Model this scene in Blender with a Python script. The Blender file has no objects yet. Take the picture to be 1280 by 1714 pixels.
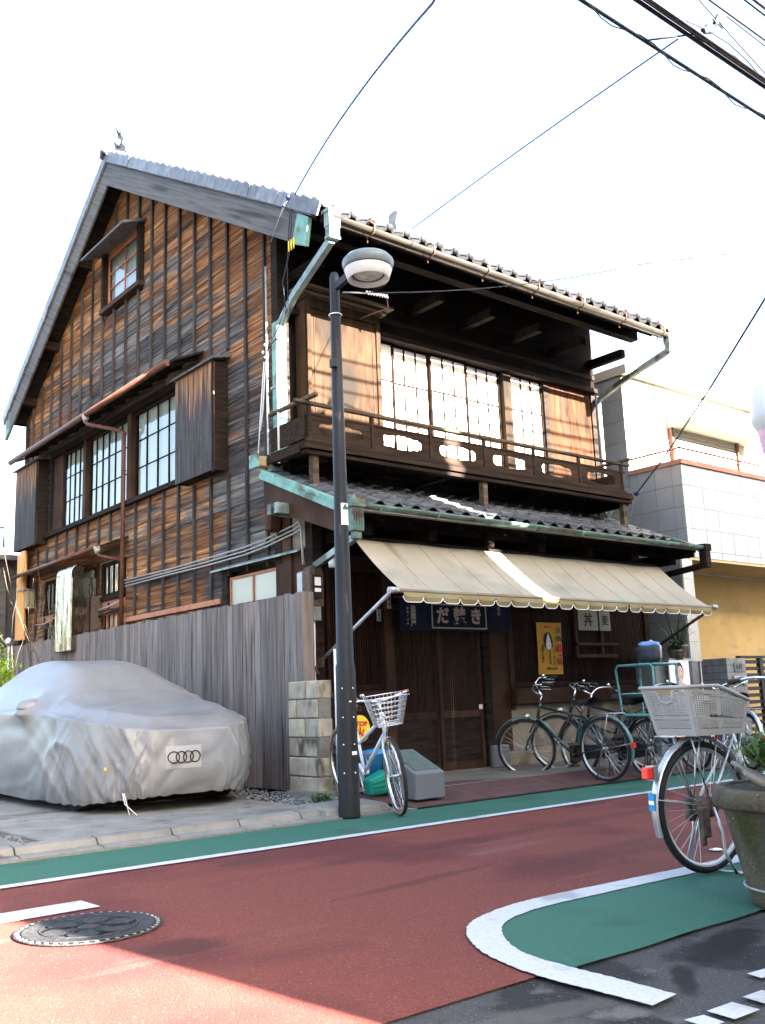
import bpy, bmesh, math, random
from mathutils import Vector, Matrix, noise
from mathutils.bvhtree import BVHTree
random.seed(7)
SC = bpy.context.scene
COL = SC.collection
rad = math.radians

# ------------------------------------------------------------------ camera
cam_data = bpy.data.cameras.new('camera'); cam = bpy.data.objects.new('camera', cam_data); COL.objects.link(cam)
cam_data.sensor_fit = 'VERTICAL'; cam_data.sensor_height = 36.0; cam_data.lens = 1615.09 / 1714 * 36.0
cam_data.clip_start = 0.05; cam_data.clip_end = 2000
R_ = Vector((0.777587, -0.627737, -0.036114)); D_ = Vector((0.091629, 0.16995, -0.981184)); F_ = Vector((0.622063, 0.759647, 0.18967))
cam.matrix_world = Matrix(((R_.x, -D_.x, -F_.x, 0), (R_.y, -D_.y, -F_.y, 0), (R_.z, -D_.z, -F_.z, 1.0), (0, 0, 0, 1)))
SC.camera = cam
SC.render.resolution_x = 765; SC.render.resolution_y = 1024

# ------------------------------------------------------------------ world, sun, exposure
SUN_EL = 24.0
SUN_DIR = Vector((-0.12, 0.99, 0)).normalized() * math.cos(rad(SUN_EL)) + Vector((0, 0, -math.sin(rad(SUN_EL))))   # the way light travels
world = bpy.data.worlds.new('World'); SC.world = world; world.use_nodes = True
wn = world.node_tree.nodes; wl = world.node_tree.links
bgn = wn['Background']
sky = wn.new('ShaderNodeTexSky'); sky.sky_type = 'NISHITA'; sky.sun_disc = False
sky.sun_elevation = rad(SUN_EL); sky.sun_rotation = math.atan2(-SUN_DIR.x, -SUN_DIR.y)
sky.air_density = 1.0; sky.dust_density = 4.0; sky.ozone_density = 0.6
wl.new(sky.outputs[0], bgn.inputs[0]); bgn.inputs[1].default_value = 0.05
sun_d = bpy.data.lights.new('sun', 'SUN'); sun_d.energy = 5.0; sun_d.angle = rad(0.5); sun_d.color = (1.0, 0.94, 0.85)
sun = bpy.data.objects.new('sun', sun_d); COL.objects.link(sun)
sun.rotation_euler = SUN_DIR.to_track_quat('-Z', 'Y').to_euler(); sun.location = (4, -12, 14)
SC.view_settings.view_transform = 'Standard'; SC.view_settings.look = 'None'
SC.view_settings.exposure = 4.75; SC.view_settings.gamma = 1.0
SC.cycles.max_bounces = 6; SC.cycles.diffuse_bounces = 3; SC.cycles.glossy_bounces = 3; SC.cycles.transparent_max_bounces = 8
SC.cycles.use_denoising = True

# ------------------------------------------------------------------ materials
MATS = {}
def pmat(name, c1, c2=None, scale=(4, 4, 4), rough=0.7, bump=0.0, bscale=None, metal=0.0, rnd=0.0, hue=0.0, detail=6.0, lo=0.3, hi=0.7,
         spots=None, spec=0.2, coat=0.0, transl=0.0, distort=0.0, c3=None, coord='pos', bdist=0.01, rvar=0.0, rot=None):
    """two-tone noise material. rnd: brightness jitter per object; spots: (colour, scale, threshold) dirt layer"""
    m = bpy.data.materials.new(name); m.use_nodes = True; n = m.node_tree.nodes; l = m.node_tree.links
    b = n['Principled BSDF']; b.inputs['Metallic'].default_value = metal; b.inputs['Specular IOR Level'].default_value = spec
    b.inputs['Roughness'].default_value = rough; b.inputs['Coat Weight'].default_value = coat
    c1 = tuple(c1) + (1,); c2 = tuple(c2 or c1[:3]) + (1,)
    if coord == 'pos': src = n.new('ShaderNodeNewGeometry').outputs['Position']
    else: src = n.new('ShaderNodeTexCoord').outputs['Object']
    oi = n.new('ShaderNodeObjectInfo')
    off = n.new('ShaderNodeVectorMath'); off.operation = 'MULTIPLY_ADD'
    if rot:
        mr0 = n.new('ShaderNodeMapping'); mr0.inputs['Rotation'].default_value = rot; l.new(src, mr0.inputs[0]); src = mr0.outputs[0]
    cmb = n.new('ShaderNodeCombineXYZ'); 
    for k in range(3): l.new(oi.outputs['Random'], cmb.inputs[k])
    l.new(cmb.outputs[0], off.inputs[0]); off.inputs[1].default_value = (37.1, 53.7, 41.3) if rnd > 0 else (0, 0, 0); l.new(src, off.inputs[2])
    mp = n.new('ShaderNodeMapping'); mp.inputs['Scale'].default_value = scale; l.new(off.outputs[0], mp.inputs[0])
    nz = n.new('ShaderNodeTexNoise'); nz.inputs['Scale'].default_value = 1.0; nz.inputs['Detail'].default_value = detail; nz.inputs['Distortion'].default_value = distort
    l.new(mp.outputs[0], nz.inputs['Vector'])
    rp = n.new('ShaderNodeValToRGB'); e = rp.color_ramp.elements
    e[0].position = lo; e[0].color = c1; e[1].position = hi; e[1].color = c2
    if c3: x = e.new((lo + hi) / 2); x.color = tuple(c3) + (1,)
    l.new(nz.outputs['Fac'], rp.inputs[0]); out = rp.outputs[0]
    if rnd > 0:
        hsv = n.new('ShaderNodeHueSaturation'); mr = n.new('ShaderNodeMapRange'); mr.inputs[3].default_value = 1 - rnd; mr.inputs[4].default_value = 1 + rnd
        l.new(oi.outputs['Random'], mr.inputs[0]); l.new(mr.outputs[0], hsv.inputs['Value']); l.new(out, hsv.inputs['Color'])
        if hue:
            ml = n.new('ShaderNodeMath'); ml.operation = 'MULTIPLY'; ml.inputs[1].default_value = 7.31; fr = n.new('ShaderNodeMath'); fr.operation = 'FRACT'
            l.new(oi.outputs['Random'], ml.inputs[0]); l.new(ml.outputs[0], fr.inputs[0])
            m2 = n.new('ShaderNodeMapRange'); m2.inputs[3].default_value = 1 - hue; m2.inputs[4].default_value = 1 + hue
            l.new(fr.outputs[0], m2.inputs[0]); l.new(m2.outputs[0], hsv.inputs['Saturation'])
        out = hsv.outputs[0]
    if spots:
        for (sc, ss, th, soft) in (spots if isinstance(spots, list) else [spots]):
            ns = n.new('ShaderNodeTexNoise'); ns.inputs['Detail'].default_value = 5
            if isinstance(ss, tuple):
                ms = n.new('ShaderNodeMapping'); ms.inputs['Scale'].default_value = ss; l.new(off.outputs[0], ms.inputs[0]); l.new(ms.outputs[0], ns.inputs['Vector']); ns.inputs['Scale'].default_value = 1
            else:
                ns.inputs['Scale'].default_value = ss; l.new(off.outputs[0], ns.inputs['Vector'])
            r2 = n.new('ShaderNodeMapRange'); r2.inputs[1].default_value = th; r2.inputs[2].default_value = th + soft; l.new(ns.outputs['Fac'], r2.inputs[0])
            mx = n.new('ShaderNodeMix'); mx.data_type = 'RGBA'; l.new(r2.outputs[0], mx.inputs[0]); l.new(out, mx.inputs[6]); mx.inputs[7].default_value = tuple(sc) + (1,); out = mx.outputs[2]
    l.new(out, b.inputs['Base Color'])
    if rvar:
        mr = n.new('ShaderNodeMapRange'); mr.inputs[3].default_value = max(0, rough - rvar); mr.inputs[4].default_value = min(1, rough + rvar); l.new(nz.outputs['Fac'], mr.inputs[0]); l.new(mr.outputs[0], b.inputs['Roughness'])
    if bump:
        bp = n.new('ShaderNodeBump'); bp.inputs['Strength'].default_value = bump; bp.inputs['Distance'].default_value = bdist
        if bscale:
            nb = n.new('ShaderNodeTexNoise'); nb.inputs['Detail'].default_value = 4
            mb = n.new('ShaderNodeMapping'); mb.inputs['Scale'].default_value = bscale if isinstance(bscale, tuple) else (bscale,) * 3
            l.new(off.outputs[0], mb.inputs[0]); l.new(mb.outputs[0], nb.inputs['Vector']); nb.inputs['Scale'].default_value = 1; l.new(nb.outputs['Fac'], bp.inputs['Height'])
        else: l.new(nz.outputs['Fac'], bp.inputs['Height'])
        l.new(bp.outputs[0], b.inputs['Normal'])
    if transl:
        tr = n.new('ShaderNodeBsdfTranslucent'); ms = n.new('ShaderNodeMixShader'); ms.inputs[0].default_value = transl
        l.new(out, tr.inputs[0]); l.new(b.outputs[0], ms.inputs[1]); l.new(tr.outputs[0], ms.inputs[2]); l.new(ms.outputs[0], n['Material Output'].inputs[0])
    MATS[name] = m
    return m

def weathered_cladding():
    """old cedar cladding: charcoal where rain reaches it, rust-orange and tan where the surface is still sound"""
    m = bpy.data.materials.new('cedar_cladding'); m.use_nodes = True; n = m.node_tree.nodes; l = m.node_tree.links; b = n['Principled BSDF']
    b.inputs['Roughness'].default_value = 0.85; b.inputs['Specular IOR Level'].default_value = 0.12
    g = n.new('ShaderNodeNewGeometry'); oi = n.new('ShaderNodeObjectInfo')
    cmb = n.new('ShaderNodeCombineXYZ'); off = n.new('ShaderNodeVectorMath'); off.operation = 'MULTIPLY_ADD'
    for k in range(3): l.new(oi.outputs['Random'], cmb.inputs[k])
    l.new(cmb.outputs[0], off.inputs[0]); off.inputs[1].default_value = (31, 57, 43); l.new(g.outputs['Position'], off.inputs[2])
    def nz(scale, detail=6, src=None, dist=0.0, rough=.55):
        mp = n.new('ShaderNodeMapping'); mp.inputs['Scale'].default_value = scale; l.new(src or off.outputs[0], mp.inputs[0])
        t = n.new('ShaderNodeTexNoise'); t.inputs['Scale'].default_value = 1; t.inputs['Detail'].default_value = detail; t.inputs['Distortion'].default_value = dist; t.inputs['Roughness'].default_value = rough
        l.new(mp.outputs[0], t.inputs['Vector']); return t.outputs['Fac']
    def ramp(fac, stops):
        r = n.new('ShaderNodeValToRGB'); e = r.color_ramp.elements
        while len(e) < len(stops): e.new(0.5)
        for x, (p, c) in zip(e, stops): x.position = p; x.color = tuple(c) + (1,)
        l.new(fac, r.inputs[0]); return r.outputs[0]
    def mix(f, a, c):
        mx = n.new('ShaderNodeMix'); mx.data_type = 'RGBA'; l.new(f, mx.inputs[0]); l.new(a, mx.inputs[6]); l.new(c, mx.inputs[7]); return mx.outputs[2]
    def math_(op, a, c):
        x = n.new('ShaderNodeMath'); x.operation = op
        for k, v in enumerate((a, c)):
            if isinstance(v, (int, float)): x.inputs[k].default_value = v
            else: l.new(v, x.inputs[k])
        return x.outputs[0]
    off2 = n.new('ShaderNodeVectorMath'); off2.operation = 'MULTIPLY_ADD'; l.new(cmb.outputs[0], off2.inputs[0]); off2.inputs[1].default_value = (.25, .5, .2); l.new(g.outputs['Position'], off2.inputs[2])
    fine = nz((30, 1.1, 40), 5, dist=.8); coarse = nz((4, .4, 7.5), 5, dist=2.2, rough=.55)
    grain = math_('ADD', math_('MULTIPLY', fine, .34), math_('MULTIPLY', coarse, .66))
    sound = ramp(grain, [(0.34, (0.03, 0.012, 0.007)), (0.42, (0.105, 0.039, 0.016)), (0.52, (0.195, 0.084, 0.032)), (0.66, (0.38, 0.22, 0.1))])
    worn = ramp(grain, [(0.34, (0.013, 0.012, 0.0115)), (0.44, (0.037, 0.034, 0.033)), (0.54, (0.085, 0.078, 0.073)), (0.67, (0.2, 0.17, 0.135))])
    sep = n.new('ShaderNodeSeparateXYZ'); l.new(g.outputs['Position'], sep.inputs[0])
    # rain shelter: near the verge and below the window hood the wood stays orange
    dy = math_('ABSOLUTE', math_('SUBTRACT', sep.outputs[1], 14.0), 0)
    roofz = math_('SUBTRACT', 9.4, math_('MULTIPLY', dy, 0.64))
    top = n.new('ShaderNodeMapRange'); l.new(math_('SUBTRACT', roofz, sep.outputs[2]), top.inputs[0]); top.inputs[1].default_value = 0.3; top.inputs[2].default_value = 2.1; top.inputs[3].default_value = 0.42; top.inputs[4].default_value = -0.16
    low = n.new('ShaderNodeMapRange'); l.new(math_('SUBTRACT', 4.25, sep.outputs[2]), low.inputs[0]); low.inputs[1].default_value = 0.0; low.inputs[2].default_value = 0.25; low.inputs[3].default_value = 0.0; low.inputs[4].default_value = 0.34
    yl = n.new('ShaderNodeMapRange'); l.new(sep.outputs[1], yl.inputs[0]); yl.inputs[1].default_value = 10.6; yl.inputs[2].default_value = 11.3; yl.inputs[3].default_value = 0.0; yl.inputs[4].default_value = 1.0
    shelter = math_('ADD', top.outputs[0], math_('MULTIPLY', low.outputs[0], yl.outputs[0]))
    patch = nz((1.2, 0.42, 2.0), 6, src=off2.outputs[0], dist=1.0, rough=.68)
    f = n.new('ShaderNodeMapRange'); pw = math_('ADD', math_('MULTIPLY', math_('SUBTRACT', patch, .5), 2.7), .5); l.new(math_('ADD', pw, shelter), f.inputs[0]); f.inputs[1].default_value = 0.44; f.inputs[2].default_value = 0.72
    colr = mix(f.outputs[0], worn, sound)
    streak = nz((14, 3.0, 60), 4, dist=.5)      # dark soot streaks along the grain
    sr = n.new('ShaderNodeMapRange'); l.new(streak, sr.inputs[0]); sr.inputs[1].default_value = 0.55; sr.inputs[2].default_value = 0.75; sr.inputs[3].default_value = 0.0; sr.inputs[4].default_value = 0.7
    blk = n.new('ShaderNodeRGB'); blk.outputs[0].default_value = (0.018, 0.015, 0.013, 1)
    colr = mix(sr.outputs[0], colr, blk.outputs[0])
    hsv = n.new('ShaderNodeHueSaturation'); mr = n.new('ShaderNodeMapRange'); mr.inputs[3].default_value = 0.66; mr.inputs[4].default_value = 1.36
    l.new(oi.outputs['Random'], mr.inputs[0]); l.new(mr.outputs[0], hsv.inputs['Value']); l.new(colr, hsv.inputs['Color'])
    l.new(hsv.outputs[0], b.inputs['Base Color'])
    bp = n.new('ShaderNodeBump'); bp.inputs['Strength'].default_value = 0.8; bp.inputs['Distance'].default_value = 0.012; l.new(grain, bp.inputs['Height']); l.new(bp.outputs[0], b.inputs['Normal'])
    MATS['cedar_cladding'] = m; return m
weathered_cladding()
def charred():
    m = pmat('charred_shutter', (0.01, 0.009, 0.009), (0.045, 0.041, 0.039), (22, 22, 2), 0.8, 0.5, (50, 50, 4), spots=[((0.14, 0.13, 0.12), (60, 60, 9), .67, .06)], rnd=.2, spec=.3)
    n = m.node_tree.nodes; l = m.node_tree.links; b = n['Principled BSDF']; old = b.inputs['Base Color'].links[0].from_socket
    g = n.new('ShaderNodeNewGeometry'); sp = n.new('ShaderNodeSeparateXYZ'); l.new(g.outputs['Position'], sp.inputs[0])
    mp = n.new('ShaderNodeMapping'); mp.inputs['Scale'].default_value = (9, 16, .7); l.new(g.outputs['Position'], mp.inputs[0]); t = n.new('ShaderNodeTexNoise'); t.inputs['Scale'].default_value = 1; t.inputs['Detail'].default_value = 6; l.new(mp.outputs[0], t.inputs['Vector'])
    k = n.new('ShaderNodeMath'); k.operation = 'MULTIPLY_ADD'; l.new(sp.outputs[2], k.inputs[0]); k.inputs[1].default_value = .42; k.inputs[2].default_value = -2.12
    a = n.new('ShaderNodeMath'); a.operation = 'ADD'; l.new(k.outputs[0], a.inputs[0]); l.new(t.outputs['Fac'], a.inputs[1])
    r = n.new('ShaderNodeMapRange'); r.inputs[1].default_value = .48; r.inputs[2].default_value = .62; l.new(a.outputs[0], r.inputs[0])
    wd = n.new('ShaderNodeValToRGB'); wd.color_ramp.elements[0].position = .35; wd.color_ramp.elements[0].color = (.07, .025, .01, 1); wd.color_ramp.elements[1].position = .68; wd.color_ramp.elements[1].color = (.34, .17, .07, 1)
    m2 = n.new('ShaderNodeMapping'); m2.inputs['Scale'].default_value = (30, 45, 1.4); l.new(g.outputs['Position'], m2.inputs[0]); t2 = n.new('ShaderNodeTexNoise'); t2.inputs['Scale'].default_value = 1; l.new(m2.outputs[0], t2.inputs['Vector']); l.new(t2.outputs['Fac'], wd.inputs[0])
    mx = n.new('ShaderNodeMix'); mx.data_type = 'RGBA'; l.new(r.outputs[0], mx.inputs[0]); l.new(old, mx.inputs[6]); l.new(wd.outputs[0], mx.inputs[7]); l.new(mx.outputs[2], b.inputs['Base Color'])
charred()

pmat('asphalt', (0.034, 0.034, 0.034), (0.06, 0.059, 0.058), (90, 90, 90), 0.9, 0.8, 150, spec=.2, spots=[((0.017, 0.017, 0.018), 1.3, .5, .04), ((0.09, 0.085, 0.08), 3.5, .6, .08), ((0.17, 0.165, 0.16), 120.0, .66, .03), ((0.012, 0.012, 0.012), 110.0, .66, .03)], bdist=.006)
pmat('red_asphalt', (0.102, 0.0235, 0.0165), (0.152, 0.041, 0.029), (110, 110, 110), 0.88, 0.9, 130, spec=.2, spots=[((0.085, 0.019, 0.016), 0.8, .5, .12), ((0.13, 0.05, 0.04), (.5, 3, 3), .6, .1), ((0.07, 0.02, 0.017), (.7, 2.5, 3), .63, .04), ((0.27, 0.15, 0.13), 120.0, .665, .03), ((0.035, .012, .011), 105.0, .65, .04)], bdist=.006)
pmat('green_asphalt', (0.022, 0.08, 0.055), (0.036, 0.114, 0.082), (110, 110, 110), 0.88, 0.9, 130, spec=.2, spots=[((0.018, 0.07, 0.047), 1.3, .54, .12), ((0.035, 0.07, 0.05), (1.2, 3, 3), .64, .05), ((0.10, 0.2, 0.16), 120.0, .665, .03), ((0.01, .04, .03), 105.0, .65, .04)], bdist=.006)
pmat('road_paint', (0.34, 0.345, 0.35), (0.43, 0.43, 0.43), (60, 60, 60), 0.8, 0.5, 130, spec=.25, spots=[((0.26, 0.255, 0.25), (3, 3, 3), .56, .12), ((0.22, 0.21, 0.2), (14, 14, 14), .69, .05), ((.3, .3, .3), 120.0, .665, .04)], bdist=.005)
pmat('concrete', (0.125, 0.119, 0.107), (0.195, 0.187, 0.17), (5, 5, 5), 0.85, 0.4, 90, spots=[((0.09, 0.085, 0.075), 1.7, .54, .15), ((.05, .045, .038), (7, 7, 7), .64, .06)], bdist=.004, rnd=.08)
pmat('forecourt', (0.09, 0.085, 0.077), (0.15, 0.142, 0.13), (4, 4, 4), 0.85, 0.4, 90, spots=[((0.07, 0.065, 0.06), 2.0, .56, .15)], bdist=.004)
pmat('red_plate', (0.06, 0.034, 0.032), (0.1, 0.055, 0.05), (6, 6, 6), 0.7, 0.3, 60, rnd=.1)
pmat('soil', (0.05, 0.04, 0.03), (0.09, 0.075, 0.055), (20, 20, 20), 0.95, 0.6, 60)
pmat('gravel', (0.09, 0.095, 0.1), (0.2, 0.21, 0.215), (9, 9, 9), 0.9, rnd=.0)
pmat('block', (0.26, 0.22, 0.155), (0.42, 0.37, 0.27), (7, 7, 7), 0.9, 0.7, 70, rnd=.16, hue=.25, spots=[((0.09, 0.078, 0.055), (5, 5, 2.2), .54, .12)], bdist=.006)
pmat('mortar', (0.12, 0.115, 0.1), (0.17, 0.16, 0.14), (30, 30, 30), 0.95, 0.5, 80)
pmat('dark_wood', (0.009, 0.007, 0.006), (0.026, 0.019, 0.015), (3, 3, 24), 0.85, 0.4, spec=.06, rnd=.15)
pmat('dark_wood_x', (0.008, 0.006, 0.0055), (0.024, 0.017, 0.013), (2, 30, 30), 0.85, 0.4, spec=.06, rnd=.15)
pmat('batten', (0.022, 0.019, 0.018), (0.06, 0.052, 0.048), (20, 20, 2), 0.85, 0.5, spec=.1, rnd=.2)
pmat('grey_timber', (0.055, 0.054, 0.056), (0.11, 0.107, 0.107), (20, 1.2, 30), 0.8, 0.4, spots=[((0.03, 0.028, 0.027), (5, .6, 9), .58, .1)], rot=(-math.atan(.6), 0, 0), spec=.25)
pmat('rail_wood', (0.035, 0.025, 0.018), (0.11, 0.078, 0.05), (1.5, 22, 22), 0.75, 0.4, spots=[((0.03, 0.025, 0.02), (1, 8, 8), .55, .1)], rnd=.15, spec=.08)
pmat('brown_wood', (0.024, 0.012, 0.0078), (0.06, 0.031, 0.019), (3, 3, 2), 0.7, 0.4, (30, 30, 3), rnd=.15, spec=.08)
pmat('lattice_wood', (0.014, 0.006, 0.0045), (0.03, 0.0135, 0.0095), (9, 9, 2), 0.6, 0.2, rnd=.25, spec=.08)
pmat('lattice_warm', (0.024, 0.0125, 0.0085), (0.05, 0.028, 0.018), (9, 9, 2), 0.55, 0.2, rnd=.2, spec=.08)
pmat('shutter_wood', (0.02, 0.0075, 0.0038), (0.055, 0.025, 0.013), (14, 14, 1.1), 0.8, 0.3, (40, 40, 3), spots=[((0.012, 0.007, 0.005), (5, 5, 1.5), .55, .12)], rnd=.12, hue=.15, distort=1.0, spec=.05)
pmat('rail_dark', (0.012, 0.008, 0.006), (0.035, 0.022, 0.015), (2, 20, 20), 0.85, 0.4, rnd=.15, spec=.06)
pmat('shutter_panel', (0.01, 0.006, 0.0038), (0.034, 0.02, 0.0115), (9, 9, 1.4), 0.8, 0.3, (40, 40, 4), spots=[((0.012, 0.009, 0.007), (3, 3, 1.2), .48, .14)], distort=1.2, spec=.05)
pmat('new_timber', (0.5, 0.24, 0.085), (0.66, 0.36, 0.14), (12, 12, 1), 0.6, 0.2, rnd=.25)
pmat('old_board', (0.18, 0.14, 0.08), (0.36, 0.28, 0.16), (5, 5, 5), 0.8, 0.3)
pmat('fence_board', (0.1, 0.083, 0.076), (0.2, 0.171, 0.156), (24, 24, 1.6), 0.75, 0.5, (60, 60, 5), rnd=.22, hue=.3, spots=[((0.05, 0.043, 0.042), (12, 12, .8), .58, .1)], bdist=.004, spec=.08)
pmat('tile', (0.055, 0.057, 0.062), (0.12, 0.124, 0.132), (9, 9, 9), 0.42, 0.3, 60, rnd=.25, spots=[((0.03, 0.032, 0.03), 6.0, .58, .1)])
pmat('verge_tile', (0.075, 0.079, 0.088), (0.15, 0.156, 0.17), (9, 9, 9), 0.35, 0.2, 60, rnd=.22)
pmat('copper_dull', (0.06, 0.095, 0.08), (0.11, 0.16, 0.135), (8, 8, 8), 0.6, 0.3, spots=[((0.06, 0.045, 0.03), (2, 8, 8), .53, .1), ((0.1, 0.21, 0.175), 5.0, .6, .08)], metal=.2)
pmat('copper_green', (0.1, 0.2, 0.17), (0.17, 0.33, 0.28), (8, 8, 8), 0.6, 0.3, spots=[((0.07, 0.09, 0.075), 3.5, .55, .1), ((0.14, 0.1, 0.05), 5.0, .62, .08)], metal=.15)
pmat('copper_grey', (0.12, 0.17, 0.16), (0.24, 0.27, 0.25), (8, 8, 8), 0.5, 0.3, spots=[((0.05, 0.055, 0.05), 3.0, .54, .1)], metal=.3)
pmat('copper_brown', (0.16, 0.12, 0.085), (0.26, 0.21, 0.15), (3, 8, 8), 0.5, 0.2, spots=[((0.1, 0.2, 0.17), (1.2, 6, 6), .55, .1)], metal=.3)
pmat('copper_rust', (0.075, 0.031, 0.02), (0.12, 0.053, 0.035), (6, 6, 6), 0.55, 0.3, spots=[((0.1, 0.05, 0.035), 4.0, .56, .1)], metal=.25)
pmat('zinc', (0.22, 0.23, 0.24), (0.34, 0.35, 0.36), (6, 6, 6), 0.45, 0.1, metal=.5)
pmat('shaded_wood', (0.004, 0.0032, 0.003), (0.011, 0.008, 0.0065), (3, 12, 12), 0.9, 0.4, rnd=.15, spec=.03)  # near-black wood: deep shade under eaves and balcony is put into the colour
pmat('muntin', (0.006, 0.0028, 0.0018), (0.014, 0.0065, 0.004), (9, 9, 3), 0.85, spec=.04, rnd=.15)
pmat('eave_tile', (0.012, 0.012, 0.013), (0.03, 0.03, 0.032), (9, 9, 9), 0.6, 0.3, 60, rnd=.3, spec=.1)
pmat('gutter_pale', (0.022, 0.0185, 0.015), (0.04, 0.034, 0.028), (3, 9, 9), 0.5, 0.2, spec=.1, spots=[((0.012, 0.01, 0.008), (2, 9, 9), .58, .1)])
pmat('white_pipe', (0.6, 0.6, 0.6), (0.7, 0.7, 0.69), (9, 9, 9), 0.45)
pmat('cable_grey', (0.2, 0.19, 0.18), (0.32, 0.31, 0.29), (20, 20, 20), 0.6)
pmat('cable_white', (0.6, 0.58, 0.54), (0.7, 0.68, 0.64), (20, 20, 20), 0.6)
pmat('cable_black', (0.012, 0.012, 0.018), (0.02, 0.02, 0.03), (20, 20, 20), 0.55)
pmat('cable_blue', (0.01, 0.015, 0.06), (0.015, 0.02, 0.09), (20, 20, 20), 0.5)
pmat('porcelain', (0.7, 0.7, 0.68), None, rough=.25)
pmat('paper', (0.72, 0.71, 0.67), (0.8, 0.79, 0.75), (3, 3, 3), 0.9, transl=.2, rnd=.03)
pmat('curtain', (0.6, 0.6, 0.57), (0.72, 0.72, 0.68), (9, 14, .6), 0.9, rnd=.12)
pmat('plaster', (0.17, 0.145, 0.108), (0.24, 0.208, 0.16), (3, 3, 3), 0.9, 0.2, 50, spots=[((0.1, 0.083, 0.06), 2.2, .52, .12)])
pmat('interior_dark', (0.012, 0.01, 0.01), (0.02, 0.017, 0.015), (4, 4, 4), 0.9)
pmat('frame_red', (0.25, 0.09, 0.045), (0.36, 0.15, 0.08), (8, 8, 8), 0.6, 0.2, rnd=.1)
pmat('frosted', (0.27, 0.26, 0.2), (0.34, 0.325, 0.255), (2, 2, 2), 0.35, spec=.6, rnd=.05)
pmat('canvas', (0.3, 0.27, 0.208), (0.365, 0.33, 0.258), (1.2, 1.2, 1.2), 0.85, 0.15, 300, transl=.18, spots=[((0.235, 0.22, 0.172), (1.6, 2, 2), .53, .2), ((0.17, 0.15, 0.105), (2.2, .8, .8), .62, .15)], bdist=.002)
pmat('valance', (0.22, 0.175, 0.085), (0.29, 0.24, 0.13), (3, 3, 3), 0.85, transl=.2, spots=[((0.3, 0.23, 0.09), (2, 2, 8), .58, .12)])
pmat('valance_edge', (0.7, 0.7, 0.66), None, rough=.8)
pmat('noren', (0.004, 0.007, 0.022), (0.007, 0.0125, 0.036), (12, 12, 12), 0.9, 0.2, 400, bdist=.002)
pmat('noren_ink', (0.24, 0.215, 0.19), (0.3, 0.27, 0.24), (20, 20, 20), 0.9)
pmat('steel', (0.55, 0.56, 0.57), (0.65, 0.66, 0.67), (9, 9, 9), 0.25, metal=1.0)
pmat('worn_steel', (0.36, 0.36, 0.36), (0.5, 0.5, 0.49), (9, 9, 9), 0.4, metal=.9, spots=[((0.12, 0.07, 0.04), 18.0, .6, .06)])
pmat('pole_pipe', (0.3, 0.31, 0.33), (0.4, 0.41, 0.42), (14, 14, 4), 0.5, metal=.4, spots=[((0.16, 0.09, 0.06), 9.0, .6, .06)])
pmat('lamp_pole', (0.009, 0.010, 0.013), (0.016, 0.018, 0.022), (10, 10, 2), 0.5, 0.1, 60, spots=[((0.06, 0.062, 0.065), (9, 9, 2), .66, .06)])
pmat('lamp_grey', (0.09, 0.11, 0.118), (0.13, 0.152, 0.16), (5, 5, 5), 0.4, coat=.2)
pmat('lamp_white', (0.5, 0.5, 0.5), (0.56, 0.56, 0.56), (5, 5, 5), 0.45)
pmat('lens', (0.3, 0.31, 0.27), (0.5, 0.5, 0.44), (22, 22, 22), 0.12, spec=.8)
pmat('white', (0.72, 0.72, 0.7), (0.78, 0.78, 0.77), (9, 9, 9), 0.5)
pmat('ink', (0.02, 0.02, 0.02), None, rough=.7)
pmat('ink_green', (0.02, 0.12, 0.06), None, rough=.6)
pmat('ink_red', (0.5, 0.035, 0.03), None, rough=.7)
pmat('ink_brown', (0.14, 0.07, 0.02), None, rough=.7)
pmat('poster_yellow', (0.5, 0.25, 0.025), (0.58, 0.31, 0.04), (3, 3, 3), 0.7)
pmat('poster_orange', (0.6, 0.2, 0.05), None, rough=.7)
pmat('paper_sign', (0.26, 0.25, 0.225), (0.32, 0.305, 0.275), (5, 5, 5), 0.85)
pmat('cover', (0.15, 0.153, 0.157), (0.185, 0.188, 0.192), (2, 2, 2), 0.45, 0.12, (9, 9, 16), spec=.5, spots=[((0.125, 0.126, 0.128), (1.5, 1.5, 3), .56, .2)], metal=.1, bdist=.02)
pmat('cover_patch', (0.25, 0.25, 0.25), (0.28, 0.28, 0.28), (5, 5, 5), 0.5)
pmat('black_plastic', (0.012, 0.012, 0.013), (0.022, 0.022, 0.023), (9, 9, 9), 0.5, rnd=.1)
pmat('rubber', (0.014, 0.014, 0.015), (0.026, 0.026, 0.027), (40, 40, 40), 0.75, 0.2, 120)
pmat('tan_rubber', (0.4, 0.22, 0.1), (0.5, 0.29, 0.14), (20, 20, 20), 0.7)
pmat('leather', (0.22, 0.07, 0.035), (0.3, 0.1, 0.05), (20, 20, 20), 0.55)
pmat('frame_white', (0.62, 0.66, 0.7), (0.68, 0.72, 0.75), (9, 9, 9), 0.25, coat=.5)
pmat('frame_green', (0.012, 0.028, 0.026), (0.02, 0.043, 0.039), (9, 9, 9), 0.35, coat=.3, spots=[((.03, .025, .02), 14.0, .62, .05)])
pmat('fender_green', (0.05, 0.12, 0.11), (0.075, 0.155, 0.14), (9, 9, 9), 0.35, coat=.3)
pmat('rack_teal', (0.07, 0.22, 0.2), (0.11, 0.29, 0.265), (9, 9, 9), 0.4, spots=[((.1, .06, .04), 10.0, .62, .05)])
pmat('frame_silver', (0.4, 0.41, 0.42), (0.5, 0.51, 0.52), (9, 9, 9), 0.3, metal=.7)
pmat('frame_blue', (0.02, 0.035, 0.08), (0.03, 0.05, 0.1), (9, 9, 9), 0.35, coat=.3)
pmat('frame_black', (0.015, 0.015, 0.016), (0.025, 0.025, 0.026), (9, 9, 9), 0.35, coat=.3)
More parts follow.
